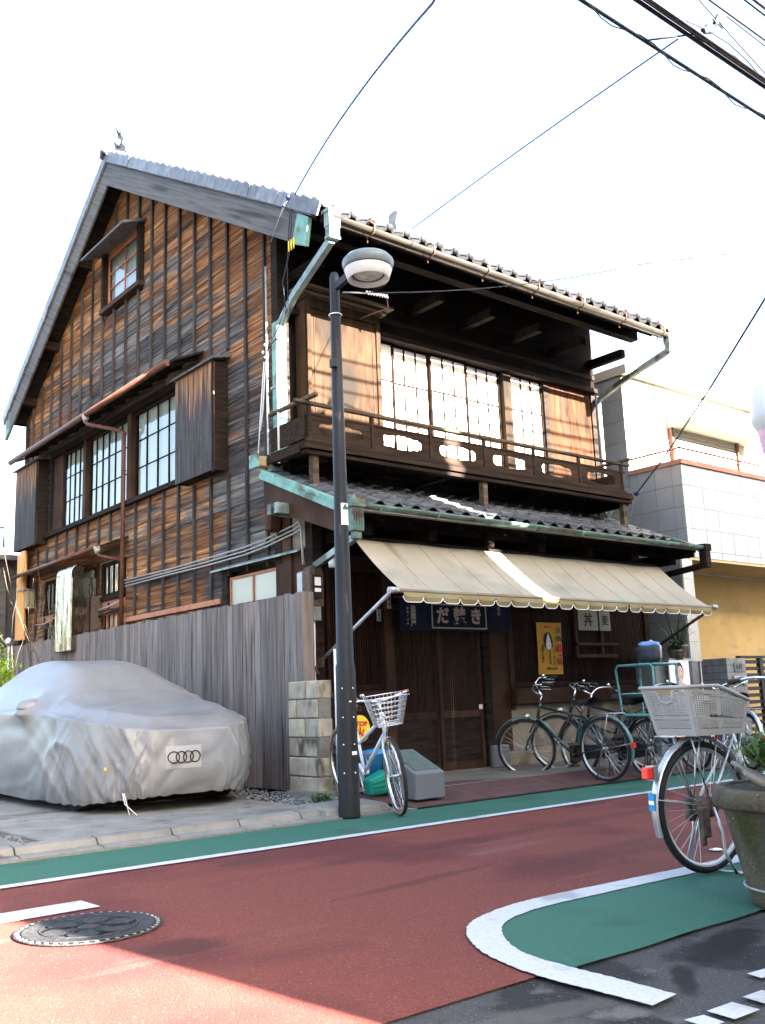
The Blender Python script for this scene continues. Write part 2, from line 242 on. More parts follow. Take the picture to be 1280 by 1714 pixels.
pmat('rust_metal', (0.05, 0.035, 0.028), (0.13, 0.09, 0.065), (30, 30, 30), 0.75, 0.4, metal=.3)
pmat('basket_plastic', (0.27, 0.262, 0.245), (0.34, 0.33, 0.31), (4, 4, 4), 0.5, spots=[((.33, .31, .28), 4.0, .56, .15)])
pmat('red_lens', (0.55, 0.02, 0.015), (0.65, 0.03, 0.02), (9, 9, 9), 0.15, coat=.4)
pmat('sticker_blue', (0.02, 0.22, 0.5), None, rough=.4)
pmat('planter', (0.042, 0.033, 0.021), (0.1, 0.083, 0.056), (8, 8, 5), 0.92, 0.8, 60, spots=[((0.035, 0.038, 0.012), (4, 4, 3), .5, .15), ((0.2, 0.18, 0.14), 45.0, .67, .04), ((0.05, 0.045, 0.035), (6, 6, 1.4), .58, .1)], bdist=.01)
pmat('granite', (0.085, 0.09, 0.095), (0.15, 0.155, 0.16), (120, 120, 120), 0.55, 0.1, rnd=.05)
pmat('plaque', (0.06, 0.085, 0.075), (0.1, 0.13, 0.115), (30, 4, 30), 0.35)
pmat('bucket_blue', (0.02, 0.14, 0.33), (0.035, 0.19, 0.42), (5, 5, 5), 0.45)
pmat('can_green', (0.01, 0.2, 0.15), (0.015, 0.27, 0.2), (5, 5, 5), 0.4)
pmat('sign_yellow', (0.72, 0.5, 0.03), (0.78, 0.56, 0.05), (5, 5, 5), 0.5)
pmat('white_tile', (0.235, 0.24, 0.245), (0.27, 0.275, 0.28), (3, 3, 3), 0.22, spec=.5, rnd=.05)
pmat('grout', (0.07, 0.07, 0.068), (0.1, 0.1, 0.098), (9, 9, 9), 0.9)
pmat('grey_tile', (0.14, 0.14, 0.145), (0.2, 0.2, 0.205), (9, 9, 9), 0.4, rnd=.15)
pmat('dark_grout', (0.03, 0.03, 0.03), None, rough=.9)
pmat('yellow_wall', (0.36, 0.245, 0.095), (0.43, 0.3, 0.13), (2, 2, 2), 0.9, 0.3, 40, spots=[((0.34, 0.24, 0.12), (1.6, 1.6, 5), .6, .06), ((0.3, 0.21, 0.1), 7.0, .68, .03)])
pmat('soffit', (0.42, 0.31, 0.16), (0.5, 0.37, 0.2), (2, 2, 2), 0.9)
pmat('render_wall', (0.36, 0.335, 0.27), (0.42, 0.385, 0.31), (2, 2, 2), 0.9)
pmat('roller', (0.3, 0.285, 0.25), (0.36, 0.34, 0.3), (2, 2, 2), 0.5, rnd=.05)
pmat('red_cap', (0.28, 0.13, 0.085), (0.36, 0.18, 0.125), (4, 4, 4), 0.7)
pmat('gate_black', (0.018, 0.016, 0.016), (0.03, 0.027, 0.026), (9, 9, 9), 0.6)
pmat('leaf', (0.035, 0.085, 0.018), (0.085, 0.15, 0.035), (6, 6, 6), 0.55, transl=.3)
pmat('leaf_dark', (0.02, 0.045, 0.02), (0.05, 0.085, 0.04), (6, 6, 6), 0.5, transl=.2)
pmat('leaf_bright', (0.16, 0.26, 0.03), (0.28, 0.38, 0.06), (6, 6, 6), 0.6, transl=.35)
pmat('stem', (0.09, 0.07, 0.05), (0.14, 0.11, 0.08), (9, 9, 9), 0.85)
pmat('clay_pot', (0.2, 0.17, 0.13), (0.3, 0.26, 0.2), (9, 9, 9), 0.8)
pmat('skin', (0.62, 0.4, 0.3), None, rough=.6)
pmat('hair', (0.03, 0.02, 0.018), None, rough=.6)
pmat('pink', (0.6, 0.36, 0.48), None, rough=.7)
pmat('bag_dark', (0.022, 0.025, 0.035), (0.045, 0.05, 0.065), (8, 8, 8), 0.45, 0.4, 20)
pmat('bag_blue', (0.06, 0.17, 0.4), (0.2, 0.33, 0.55), (8, 8, 8), 0.45, 0.3, 25)
pmat('manhole', (0.018, 0.017, 0.018), (0.04, 0.039, 0.04), (30, 30, 30), 0.65, 0.6, 60, metal=.2, spots=[((.1, .1, .1), 40.0, .66, .05)])
pmat('stainless', (0.3, 0.28, 0.235), (0.4, 0.375, 0.32), (3, 3, 1), 0.14, 0.7, (4, 6, 1.0), metal=1.0, bdist=.06, spots=[((0.1, 0.08, 0.055), (3, 9, .5), .56, .1)])
pmat('screen_orange', (0.85, 0.42, 0.06), None, rough=.5)
pmat('wall_dark_house', (0.05, 0.045, 0.042), (0.1, 0.09, 0.085), (3, 3, 14), 0.85, 0.3)
pmat('house_wall', (0.45, 0.42, 0.37), (0.52, 0.49, 0.44), (2, 2, 2), 0.9)
pmat('roof_plain', (0.09, 0.09, 0.095), (0.13, 0.13, 0.14), (5, 5, 5), 0.6)
def glass_mat():
    m = bpy.data.materials.new('glass'); m.use_nodes = True; n = m.node_tree.nodes; l = m.node_tree.links
    n.remove(n['Principled BSDF']); g = n.new('ShaderNodeBsdfGlossy'); g.inputs['Roughness'].default_value = 0.02; t = n.new('ShaderNodeBsdfTransparent'); t.inputs[0].default_value = (.86, .9, .88, 1)
    fr = n.new('ShaderNodeFresnel'); fr.inputs['IOR'].default_value = 1.7; mx = n.new('ShaderNodeMixShader')
    nz = n.new('ShaderNodeTexNoise'); nz.inputs['Scale'].default_value = 2.5; bp = n.new('ShaderNodeBump'); bp.inputs['Strength'].default_value = 0.12; bp.inputs['Distance'].default_value = 0.03
    tc = n.new('ShaderNodeNewGeometry'); l.new(tc.outputs['Position'], nz.inputs['Vector']); l.new(nz.outputs['Fac'], bp.inputs['Height']); l.new(bp.outputs[0], g.inputs['Normal'])
    l.new(fr.outputs[0], mx.inputs[0]); l.new(t.outputs[0], mx.inputs[1]); l.new(g.outputs[0], mx.inputs[2]); l.new(mx.outputs[0], n['Material Output'].inputs[0])
    MATS['glass'] = m
glass_mat()
def add_stain(name, c, r, col, strength=1.0):
    m = MATS[name]; n = m.node_tree.nodes; l = m.node_tree.links; b = n['Principled BSDF']; old = b.inputs['Base Color'].links[0].from_socket
    g = n.new('ShaderNodeNewGeometry'); mp = n.new('ShaderNodeMapping'); mp.vector_type = 'TEXTURE'; mp.inputs['Location'].default_value = (c[0], c[1], 0); mp.inputs['Scale'].default_value = (r[0], r[1], 1); mp.inputs['Rotation'].default_value = (0, 0, r[2] if len(r) > 2 else 0); l.new(g.outputs['Position'], mp.inputs[0])
    ln = n.new('ShaderNodeVectorMath'); ln.operation = 'LENGTH'; l.new(mp.outputs[0], ln.inputs[0])
    t = n.new('ShaderNodeTexNoise'); t.inputs['Scale'].default_value = 9; t.inputs['Detail'].default_value = 5; l.new(g.outputs['Position'], t.inputs['Vector'])
    a = n.new('ShaderNodeMath'); a.operation = 'MULTIPLY_ADD'; l.new(t.outputs['Fac'], a.inputs[0]); a.inputs[1].default_value = .9; l.new(ln.outputs['Value'], a.inputs[2])
    q = n.new('ShaderNodeMapRange'); q.inputs[1].default_value = 1.1; q.inputs[2].default_value = 1.5; q.inputs[3].default_value = strength; q.inputs[4].default_value = 0; l.new(a.outputs[0], q.inputs[0])
    mx = n.new('ShaderNodeMix'); mx.data_type = 'RGBA'; l.new(q.outputs[0], mx.inputs[0]); l.new(old, mx.inputs[6]); mx.inputs[7].default_value = tuple(col) + (1,); l.new(mx.outputs[2], b.inputs['Base Color'])
add_stain('red_asphalt', (2.05, 3.95), (.2, .17), (.055, .015, .012), .8); add_stain('red_asphalt', (3.7, 4.3), (.7, .06, .1), (.06, .017, .013), .6); add_stain('red_asphalt', (5.6, 4.1), (1.6, .22, .0), (.06, .017, .014), .45); add_stain('red_asphalt', (6.2, 5.2), (3.5, .12, .02), (.062, .018, .014), .4)
add_stain('asphalt', (3.62, 2.36), (.42, .12, .25), (.009, .009, .01), .95); add_stain('asphalt', (3.1, 2.2), (.22, .05, .7), (.009, .009, .01), .9); add_stain('asphalt', (2.5, 2.3), (.3, .08, -.2), (.085, .078, .07), .6)

# ------------------------------------------------------------------ mesh helpers
class MB:
    """collects shapes; build() links them as ONE mesh object"""
    def __init__(s): s.v = []; s.f = []; s.sm = []
    def add(s, vs, fs, smooth=False):
        o = len(s.v); s.v += [Vector(p) for p in vs]; s.f += [tuple(i + o for i in f) for f in fs]; s.sm += [smooth] * len(fs); return s
    def box(s, x0, x1, y0, y1, z0, z1):
        return s.add([(x0, y0, z0), (x1, y0, z0), (x1, y1, z0), (x0, y1, z0), (x0, y0, z1), (x1, y0, z1), (x1, y1, z1), (x0, y1, z1)],
                     [(0, 3, 2, 1), (4, 5, 6, 7), (0, 1, 5, 4), (1, 2, 6, 5), (2, 3, 7, 6), (3, 0, 4, 7)])
    def hexa(s, p): return s.add(p, [(0, 3, 2, 1), (4, 5, 6, 7), (0, 1, 5, 4), (1, 2, 6, 5), (2, 3, 7, 6), (3, 0, 4, 7)])
    def bar(s, a, b, w, h=None, up=(0, 0, 1)):
        """rectangular bar from a to b"""
        a = Vector(a); b = Vector(b); h = h or w; d = (b - a).normalized(); u = Vector(up)
        if abs(d.dot(u)) > .98: u = Vector((0, 1, 0))
        r = d.cross(u).normalized() * (w / 2); t = r.cross(d).normalized() * (h / 2)
        return s.hexa([a - r - t, a + r - t, b + r - t, b - r - t, a - r + t, a + r + t, b + r + t, b - r + t])
    def prism(s, pts, ext):
        """planar polygon (3D points) extruded by vector ext"""
        n = len(pts); e = Vector(ext); a = [Vector(p) for p in pts]; vs = a + [p + e for p in a]
        return s.add(vs, [tuple(range(n - 1, -1, -1)), tuple(range(n, 2 * n))] + [(i, (i + 1) % n, n + (i + 1) % n, n + i) for i in range(n)])
    def tube(s, pts, r, n=8, cap=True, closed=False):
        pts = [Vector(p) for p in pts]; m = len(pts); rs = r if isinstance(r, (list, tuple)) else [r] * m
        vs = []; prev = None
        for i, p in enumerate(pts):
            if closed: d = pts[(i + 1) % m] - pts[i - 1]
            else: d = pts[min(i + 1, m - 1)] - pts[max(i - 1, 0)]
            d = d.normalized() if d.length > 1e-9 else Vector((0, 0, 1))
            if prev is None:
                u = Vector((0, 0, 1)) if abs(d.z) < .9 else Vector((1, 0, 0)); a = d.cross(u).normalized()
            else:
                a = prev - d * prev.dot(d); a = a.normalized() if a.length > 1e-6 else d.orthogonal().normalized()
            prev = a; b = d.cross(a)
            vs += [p + (a * math.cos(2 * math.pi * k / n) + b * math.sin(2 * math.pi * k / n)) * rs[i] for k in range(n)]
        fs = []
        for i in range(m if closed else m - 1):
            j = (i + 1) % m
            fs += [(i * n + k, i * n + (k + 1) % n, j * n + (k + 1) % n, j * n + k) for k in range(n)]
        s.add(vs, fs, True)
        if cap and not closed:
            o = len(s.v) - len(vs); s.f += [tuple(o + k for k in range(n - 1, -1, -1)), tuple(o + (m - 1) * n + k for k in range(n))]; s.sm += [False, False]
        return s
    def lathe(s, prof, c=(0, 0, 0), n=24, axis='z', smooth=True, capped=False):
        c = Vector(c); vs = []; m = len(prof)
        for (r, z) in prof:
            for k in range(n):
                a = 2 * math.pi * k / n; x, y = r * math.cos(a), r * math.sin(a)
                vs.append(c + (Vector((x, y, z)) if axis == 'z' else Vector((x, z, y)) if axis == 'y' else Vector((z, x, y))))
        fs = [(i * n + k, i * n + (k + 1) % n, (i + 1) * n + (k + 1) % n, (i + 1) * n + k) for i in range(m - 1) for k in range(n)]
        s.add(vs, fs, smooth)
        if capped:
            o = len(s.v) - len(vs); s.f += [tuple(o + k for k in range(n - 1, -1, -1)), tuple(o + (m - 1) * n + k for k in range(n))]; s.sm += [False, False]
        return s
    def torus(s, c, R, r, n=40, k=8, axis='y'):
        ps = []
        for i in range(n):
            a = 2 * math.pi * i / n; x, y = R * math.cos(a), R * math.sin(a)
            ps.append(Vector(c) + (Vector((x, 0, y)) if axis == 'y' else Vector((x, y, 0)) if axis == 'z' else Vector((0, x, y))))
        return s.tube(ps, r, k, closed=True)
    def ball(s, c, r, n=10, sx=1, sy=1, sz=1):
        prof = [(r * math.sin(math.pi * i / n), -r * math.cos(math.pi * i / n)) for i in range(n + 1)]
        o = len(s.v); s.lathe(prof, (0, 0, 0), n * 2 if n < 8 else 14)
        for i in range(o, len(s.v)): v = s.v[i]; s.v[i] = Vector((v.x * sx + c[0], v.y * sy + c[1], v.z * sz + c[2]))
        return s
    def grid(s, fn, nu, nv, smooth=True):
        vs = [fn(i / nu, j / nv) for j in range(nv + 1) for i in range(nu + 1)]
        return s.add(vs, [(j * (nu + 1) + i, j * (nu + 1) + i + 1, (j + 1) * (nu + 1) + i + 1, (j + 1) * (nu + 1) + i) for j in range(nv) for i in range(nu)], smooth)
    def mesh(s, name, mat, recenter=True):
        c = Vector((0, 0, 0))
        if recenter and s.v:
            lo = Vector((min(p.x for p in s.v), min(p.y for p in s.v), min(p.z for p in s.v))); hi = Vector((max(p.x for p in s.v), max(p.y for p in s.v), max(p.z for p in s.v)))
            c = (lo + hi) / 2; c.z = lo.z
        me = bpy.data.meshes.new(name); me.from_pydata([tuple(p - c) for p in s.v], [], s.f)
        me.polygons.foreach_set('use_smooth', s.sm)
        if mat: me.materials.append(MATS[mat])
        me.update(); return me, c
    def build(s, name, mat, parent=None, bevel=0.0, local=False, recenter=True, fixn=False):
        me, c = s.mesh(name, mat, recenter)
        if fixn:
            bm = bmesh.new(); bm.from_mesh(me); bmesh.ops.recalc_face_normals(bm, faces=bm.faces); bm.to_mesh(me); bm.free()
        o = bpy.data.objects.new(name, me); COL.objects.link(o); o.location = c
        if parent is not None: attach(o, parent, local)
        if bevel:
            b = o.modifiers.new('bevel', 'BEVEL'); b.width = bevel; b.segments = 1; b.limit_method = 'ANGLE'; b.angle_limit = rad(40)
        return o
WORLD_OF = {}
def world_of(o):
    m = Matrix.LocRotScale(o.location, o.rotation_euler, o.scale)
    return world_of(o.parent) @ o.matrix_parent_inverse @ m if o.parent else m
def attach(o, p, local=False):
    o.parent = p
    if not local: o.matrix_parent_inverse = world_of(p).inverted()
def tag(o, label, cat, group=None):
    o['label'] = label; o['category'] = cat
    if group: o['group'] = group
    return o
def kind(o, k): o['kind'] = k; return o
def thing(name, loc, label, cat, group=None, rz=0.0):
    o = bpy.data.objects.new(name, None); COL.objects.link(o); o.location = loc; o.rotation_euler = (0, 0, rz); o.empty_display_size = .2
    return tag(o, label, cat, group)
def node(name, parent, loc=(0, 0, 0), local=True):
    o = bpy.data.objects.new(name, None); COL.objects.link(o); o.location = loc; o.empty_display_size = .1
    attach(o, parent, local); return o
def share(name, me, parent, loc, rot=(0, 0, 0), local=False, scale=None):
    o = bpy.data.objects.new(name, me); COL.objects.link(o); o.location = loc; o.rotation_euler = rot
    if scale: o.scale = scale
    attach(o, parent, local); return o
def text_mesh(body, size, mat, parent, name, origin, xdir, ydir, ext=0.002, align='CENTER', local=False, sx=1.0, bold=0.0):
    """flat lettering as a mesh; origin is the centre of the line, xdir/ydir its reading and up directions"""
    cu = bpy.data.curves.new(name, 'FONT'); cu.body = body; cu.size = size; cu.align_x = align; cu.align_y = 'CENTER'; cu.extrude = ext; cu.resolution_u = 3; cu.offset = bold
    t = bpy.data.objects.new(name, cu); COL.objects.link(t)
    dg = bpy.context.evaluated_depsgraph_get(); me = bpy.data.meshes.new_from_object(t.evaluated_get(dg)); bpy.data.objects.remove(t); bpy.data.curves.remove(cu)
    x = Vector(xdir).normalized(); y = Vector(ydir).normalized(); z = x.cross(y)
    M_ = Matrix(((x.x * sx, y.x, z.x, 0), (x.y * sx, y.y, z.y, 0), (x.z * sx, y.z, z.z, 0), (0, 0, 0, 1)))
    me.transform(M_); me.materials.clear(); me.materials.append(MATS[mat])
    o = bpy.data.objects.new(name, me); COL.objects.link(o); o.location = origin
    if parent is not None: attach(o, parent, local)
    return o
def bez(p0, p1, p2, p3, n=16):
    p0, p1, p2, p3 = map(Vector, (p0, p1, p2, p3)); out = []
    for i in range(n + 1):
        t = i / n; out.append(p0 * (1 - t) ** 3 + p1 * 3 * t * (1 - t) ** 2 + p2 * 3 * t * t * (1 - t) + p3 * t ** 3)
    return out
def sag(a, b, d, n=14):
    a, b = Vector(a), Vector(b); return [a.lerp(b, i / n) - Vector((0, 0, d * 4 * (i / n) * (1 - i / n))) for i in range(n + 1)]

# ================================================================== SETTING: ground, road, kerbs
def sheet(name, pts, z, mat):
    return kind(MB().add([(x, y, z) for x, y in pts], [tuple(range(len(pts)))]).build(name, mat), 'structure')
sheet('ground', [(-220, -220), (260, -220), (260, 260), (-220, 260)], -0.012, 'asphalt')
sheet('cycle_lane', [(-60, 6.03), (70, 6.03), (70, 6.93), (-60, 6.93)], -0.001, 'green_asphalt')
OUT0 = [(70, 3.41), (9, 3.41), (5.3, 3.41), (4.9, 3.41), (4.15, 3.455), (3.76, 3.475), (3.47, 3.45), (3.21, 3.37), (3.05, 3.256), (2.907, 3.074), (2.803, 2.85), (2.745, 2.59), (2.74, 2.32), (2.742, 2.074)]
INN0 = [(70, 3.27), (9, 3.27), (5.14, 3.27), (4.75, 3.275), (3.96, 3.31), (3.66, 3.318), (3.478, 3.3), (3.305, 3.25), (3.166, 3.155), (3.037, 3.004), (2.936, 2.803), (2.909, 2.583), (2.906, 2.32), (2.893, 2.089)]
def smooth_line(p, n=14, jit=.0035, seed=1):
    r = random.Random(seed); out = []
    for i in range(len(p) - 1):
        a, b, c, d = (Vector(p[max(0, i - 1)]), Vector(p[i]), Vector(p[i + 1]), Vector(p[min(len(p) - 1, i + 2)]))
        for k in range(n):
            t = k / n; q = .5 * ((2 * b) + (c - a) * t + (2 * a - 5 * b + 4 * c - d) * t * t + (3 * b - a - 3 * c + d) * t ** 3) if 3 < i else b.lerp(c, t)
            out.append((q.x + r.uniform(-jit, jit), q.y + r.uniform(-jit, jit)))
    return out + [p[-1]]
OUT = smooth_line(OUT0, seed=1); INN = smooth_line(INN0, seed=2)
MID = [((a[0] + b[0]) / 2, (a[1] + b[1]) / 2) for a, b in zip(OUT, INN)]
cutm = min(range(len(MID)), key=lambda i: abs(MID[i][1] - 2.58) + (0 if MID[i][0] < 3 else 9))
kroad = MB(); k_ = cutm + 1
kroad.add([(x, y, -.004) for x, y in MID[:k_]] + [(x, 6.04, -.004) for x, y in MID[:k_]], [(i, k_ + i, k_ + i + 1, i + 1) for i in range(k_ - 1)])
kroad.add([(-60, 2.58, -.004), (MID[cutm][0], 2.58, -.004), (MID[cutm][0], 6.04, -.004), (-60, 6.04, -.004)], [(0, 1, 2, 3)])
kind(kroad.build('road', 'red_asphalt', fixn=True), 'structure')
gi = [p for p in INN if p[1] > 2.56]; gm_ = MB(); n_ = len(gi)
gm_.add([(x, y, 0) for x, y in gi] + [(x, 2.545 + .02 * math.sin(x * 9) * .3, 0) for x, y in gi], [(i, n_ + i, n_ + i + 1, i + 1) for i in range(n_ - 1)]); kind(gm_.build('pavement', 'green_asphalt', fixn=True), 'structure')
def strip(name, a, b, z, mat):
    n = len(a); m = MB(); m.add([(x, y, z) for x, y in a] + [(x, y, z) for x, y in b], [(i, i + 1, n + i + 1, n + i) for i in range(n - 1)]); return kind(m.build(name, mat), 'structure')
strip('road_marking_curve', OUT, INN, 0.004, 'road_paint')
fx = [-60, -20] + [-6 + k * .07 for k in range(330)] + [30, 70]; rj = random.Random(5)
strip('road_marking_far_line', [(x, 5.975 + rj.uniform(-.004, .004)) for x in fx], [(x, 6.085 + rj.uniform(-.004, .004)) for x in fx], 0.004, 'road_paint')
sheet('road_marking_dash', [(0.2, 5.02), (2.147, 5.03), (2.138, 5.266), (0.2, 5.262)], 0.003, 'road_paint')
for q in ([(2.82, 1.929), (2.952, 1.922), (2.946, 1.82), (2.81, 1.825)], [(3.022, 1.927), (3.131, 1.921), (3.109, 1.835), (3.009, 1.841)], [(2.70, 1.931), (2.781, 1.915), (2.767, 1.834), (2.69, 1.835)],
          [(3.269, 2.057), (3.385, 2.044), (3.369, 1.978), (3.254, 1.992)], [(3.2, 1.93), (3.31, 1.925), (3.29, 1.84), (3.18, 1.845)]):
    sheet('road_marking_block', q, 0.001, 'road_paint')
# kerb gutter along the parking bay: stones laid end to end
kroot = kind(MB().box(-30, 5.95, 6.925, 7.24, -0.05, 0.012).build('kerb', 'mortar'), 'structure')
x = -3.0; ki = 0
while x < 5.6:
    w = 0.6; x1 = min(x + w, 5.62)
    MB().add([(x + .006, 6.93, 0.0), (x1 - .006, 6.93, 0.0), (x1 - .006, 7.0, 0.02), (x + .006, 7.0, 0.02), (x + .006, 7.09, 0.026), (x1 - .006, 7.09, 0.026), (x + .006, 7.125, 0.07), (x1 - .006, 7.125, 0.07), (x + .006, 7.235, 0.08), (x1 - .006, 7.235, 0.08),
              (x + .006, 7.235, -0.02), (x1 - .006, 7.235, -0.02), (x + .006, 6.93, -0.02), (x1 - .006, 6.93, -0.02)],
             [(0, 1, 2, 3), (3, 2, 5, 4), (4, 5, 7, 6), (6, 7, 9, 8), (8, 9, 11, 10), (12, 13, 1, 0), (0, 3, 4, 6, 8, 10, 12), (1, 13, 11, 9, 7, 5, 2)]).build('kerb_stone', 'concrete', kroot)
    x += w
# parking bay slabs
bay = kind(MB().box(-9, 5.6, 7.245, 19.5, -0.05, 0.045).build('ground_under_parking_bay', 'soil'), 'structure')
for (a, b, c, d) in ((-3, -0.4, 7.25, 12), (-0.36, 2.52, 7.25, 9.9), (2.68, 5.15, 7.25, 9.2), (-0.36, 2.52, 10.0, 15), (2.68, 5.15, 9.26, 12), (2.68, 5.15, 12.06, 16)):
    MB().box(a, b, c, d, 0.0, 0.072).build('slab', 'concrete', bay, bevel=.008)
# gravel by the fence
gm = MB(); rg = random.Random(3)
for i in range(1500):
    px = rg.uniform(5.16, 5.84); py = rg.uniform(7.5, 10.6) if rg.random() < .8 else rg.uniform(7.3, 8.2); r = rg.uniform(.008, .02); pz = .045 + rg.uniform(0, .025)
    if px < 5.2 + .02 * rg.random(): continue
    vs = [(px + r * rg.uniform(.7, 1.3) * sx, py + r * rg.uniform(.7, 1.3) * sy, pz + r * rg.uniform(.5, .9) * sz) for sx, sy, sz in ((1, 0, 0), (-1, 0, 0), (0, 1, 0), (0, -1, 0), (0, 0, 1), (0, 0, -1))]
    gm.add(vs, [(0, 2, 4), (2, 1, 4), (1, 3, 4), (3, 0, 4), (2, 0, 5), (1, 2, 5), (3, 1, 5), (0, 3, 5)])
o = kind(gm.build('gravel', 'gravel'), 'stuff'); o['label'] = 'grey gravel strip along the foot of the wooden fence'
for (a, b, c, d) in ((2.53, 2.67, 7.25, 9.4),):
    lm = MB()
    for i in range(220):
        px = rg.uniform(a, b); py = rg.uniform(c, d); r = rg.uniform(.006, .016); pz = .05
        lm.add([(px + r, py, pz), (px - r, py + r * .3, pz), (px, py + r, pz), (px, py - r, pz), (px, py, pz + r * .7)], [(0, 2, 4), (2, 1, 4), (1, 3, 4), (3, 0, 4)])
    o = kind(lm.build('rubble', 'gravel'), 'stuff'); o['label'] = 'soil and small stones in the joint of the parking slabs'
# forecourt of the shop: ramp plates, then concrete
fc = kind(MB().add([(5.95, 7.52, 0.1), (13.2, 7.52, 0.1), (13.2, 8.9, 0.11), (5.95, 8.9, 0.11), (5.95, 7.52, -.05), (13.2, 7.52, -.05), (13.2, 8.9, -.05), (5.95, 8.9, -.05)],
    [(0, 1, 2, 3), (4, 7, 6, 5), (0, 4, 5, 1), (1, 5, 6, 2), (2, 6, 7, 3), (3, 7, 4, 0)]).build('forecourt', 'forecourt'), 'structure')
x = 5.72
while x < 12.9:
    w = 1.22
    MB().hexa([(x + (.22 if x < 5.8 else .004), 6.95, 0.006), (x + w - .004, 6.95, 0.006), (x + w - .004, 7.515, 0.085), (x + .004, 7.515, 0.085), (x + (.22 if x < 5.8 else .004), 6.95, 0.018), (x + w - .004, 6.95, 0.018), (x + w - .004, 7.515, 0.104), (x + .004, 7.515, 0.104)]).build('ramp_plate', 'red_plate', fc)
    x += w
# iron cover flush in the concrete in front of the door
MB().box(7.0, 7.5, 7.62, 7.85, .1, .106).build('drain_cover', 'red_plate', fc)
MB().hexa([(5.0, 7.0, 0), (5.75, 7.0, 0), (5.75, 7.5, 0), (5.0, 7.5, 0), (5.02, 7.03, .09), (5.68, 7.03, .085), (5.7, 7.48, .1), (5.02, 7.48, .1)]).build('kerb_stone', 'concrete', kroot, bevel=.02)

# manhole cover
mh = thing('manhole_cover', (1.91, 4.6, 0), 'round cast iron manhole cover set in the red road', 'manhole')
m = MB(); m.lathe([(0.0, .0), (.335, .0), (.335, .006), (.328, .008), (.322, .003), (0.0, .003)], (1.91, 4.6, 0), 48); m.build('frame', 'manhole', mh)
m = MB(); m.lathe([(0.0, .0035), (.30, .0035), (.305, .009), (.288, .009), (.283, .006), (0.0, .006)], (1.91, 4.6, 0), 48); cov = m.build('lid', 'manhole', mh)
m = MB()
for i in range(6):
    a = i * math.pi / 3; m.lathe([(.06, .006), (.085, .011), (.07, .006)], (1.91 + .14 * math.cos(a), 4.6 + .14 * math.sin(a), 0), 16)
m.torus((1.91, 4.6, .007), .22, .005, 40, 5, 'z'); m.lathe([(0, .011), (.05, .011), (.056, .006)], (1.91, 4.6, 0), 16)
m.build('cast_pattern', 'manhole', cov)
m = MB()
for i in range(44):
    a = i * math.pi / 22; R1 = .313; m.box(1.91 + R1 * math.cos(a) - .008, 1.91 + R1 * math.cos(a) + .008, 4.6 + R1 * math.sin(a) - .007, 4.6 + R1 * math.sin(a) + .007, .004, .0085)
m.build('worn_studs', 'zinc', mh)
st = MB().lathe([(0, .012), (.03, .011), (.045, .004)], (5.54, 3.62, 0), 20).build('road_stud', 'steel'); tag(st, 'small round metal stud in the red road behind the basket bicycle', 'road stud')

# ================================================================== THE OLD WOODEN SHOP HOUSE
XS, XE, YU, YL, YB = 6.2, 12.25, 9.45, 8.78, 18.35
RY, RZ, SF, SR = 14.0, 9.98, 0.60, 0.70           # ridge, front and rear slopes
def roof_z(y): return RZ - (SF * (RY - y) if y < RY else SR * (y - RY))
house = thing('shop_house', (9.2, 13.5, 0), 'old three-level wooden shop house with dark weathered cladding and tiled roof', 'house')
core = MB().prism([(XS + .1, YU + .12, 0), (XS + .1, YB - .1, 0), (XS + .1, YB - .1, roof_z(YB) - .22), (XS + .1, RY, RZ - .25), (XS + .1, YU + .12, roof_z(YU) - .22)], (XE - XS - .2, 0, 0))
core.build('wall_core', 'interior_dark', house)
MB().box(XS + .1, XE - .02, YL + .12, YU + .2, 0, 3.0).build('shopfront_core', 'interior_dark', house)
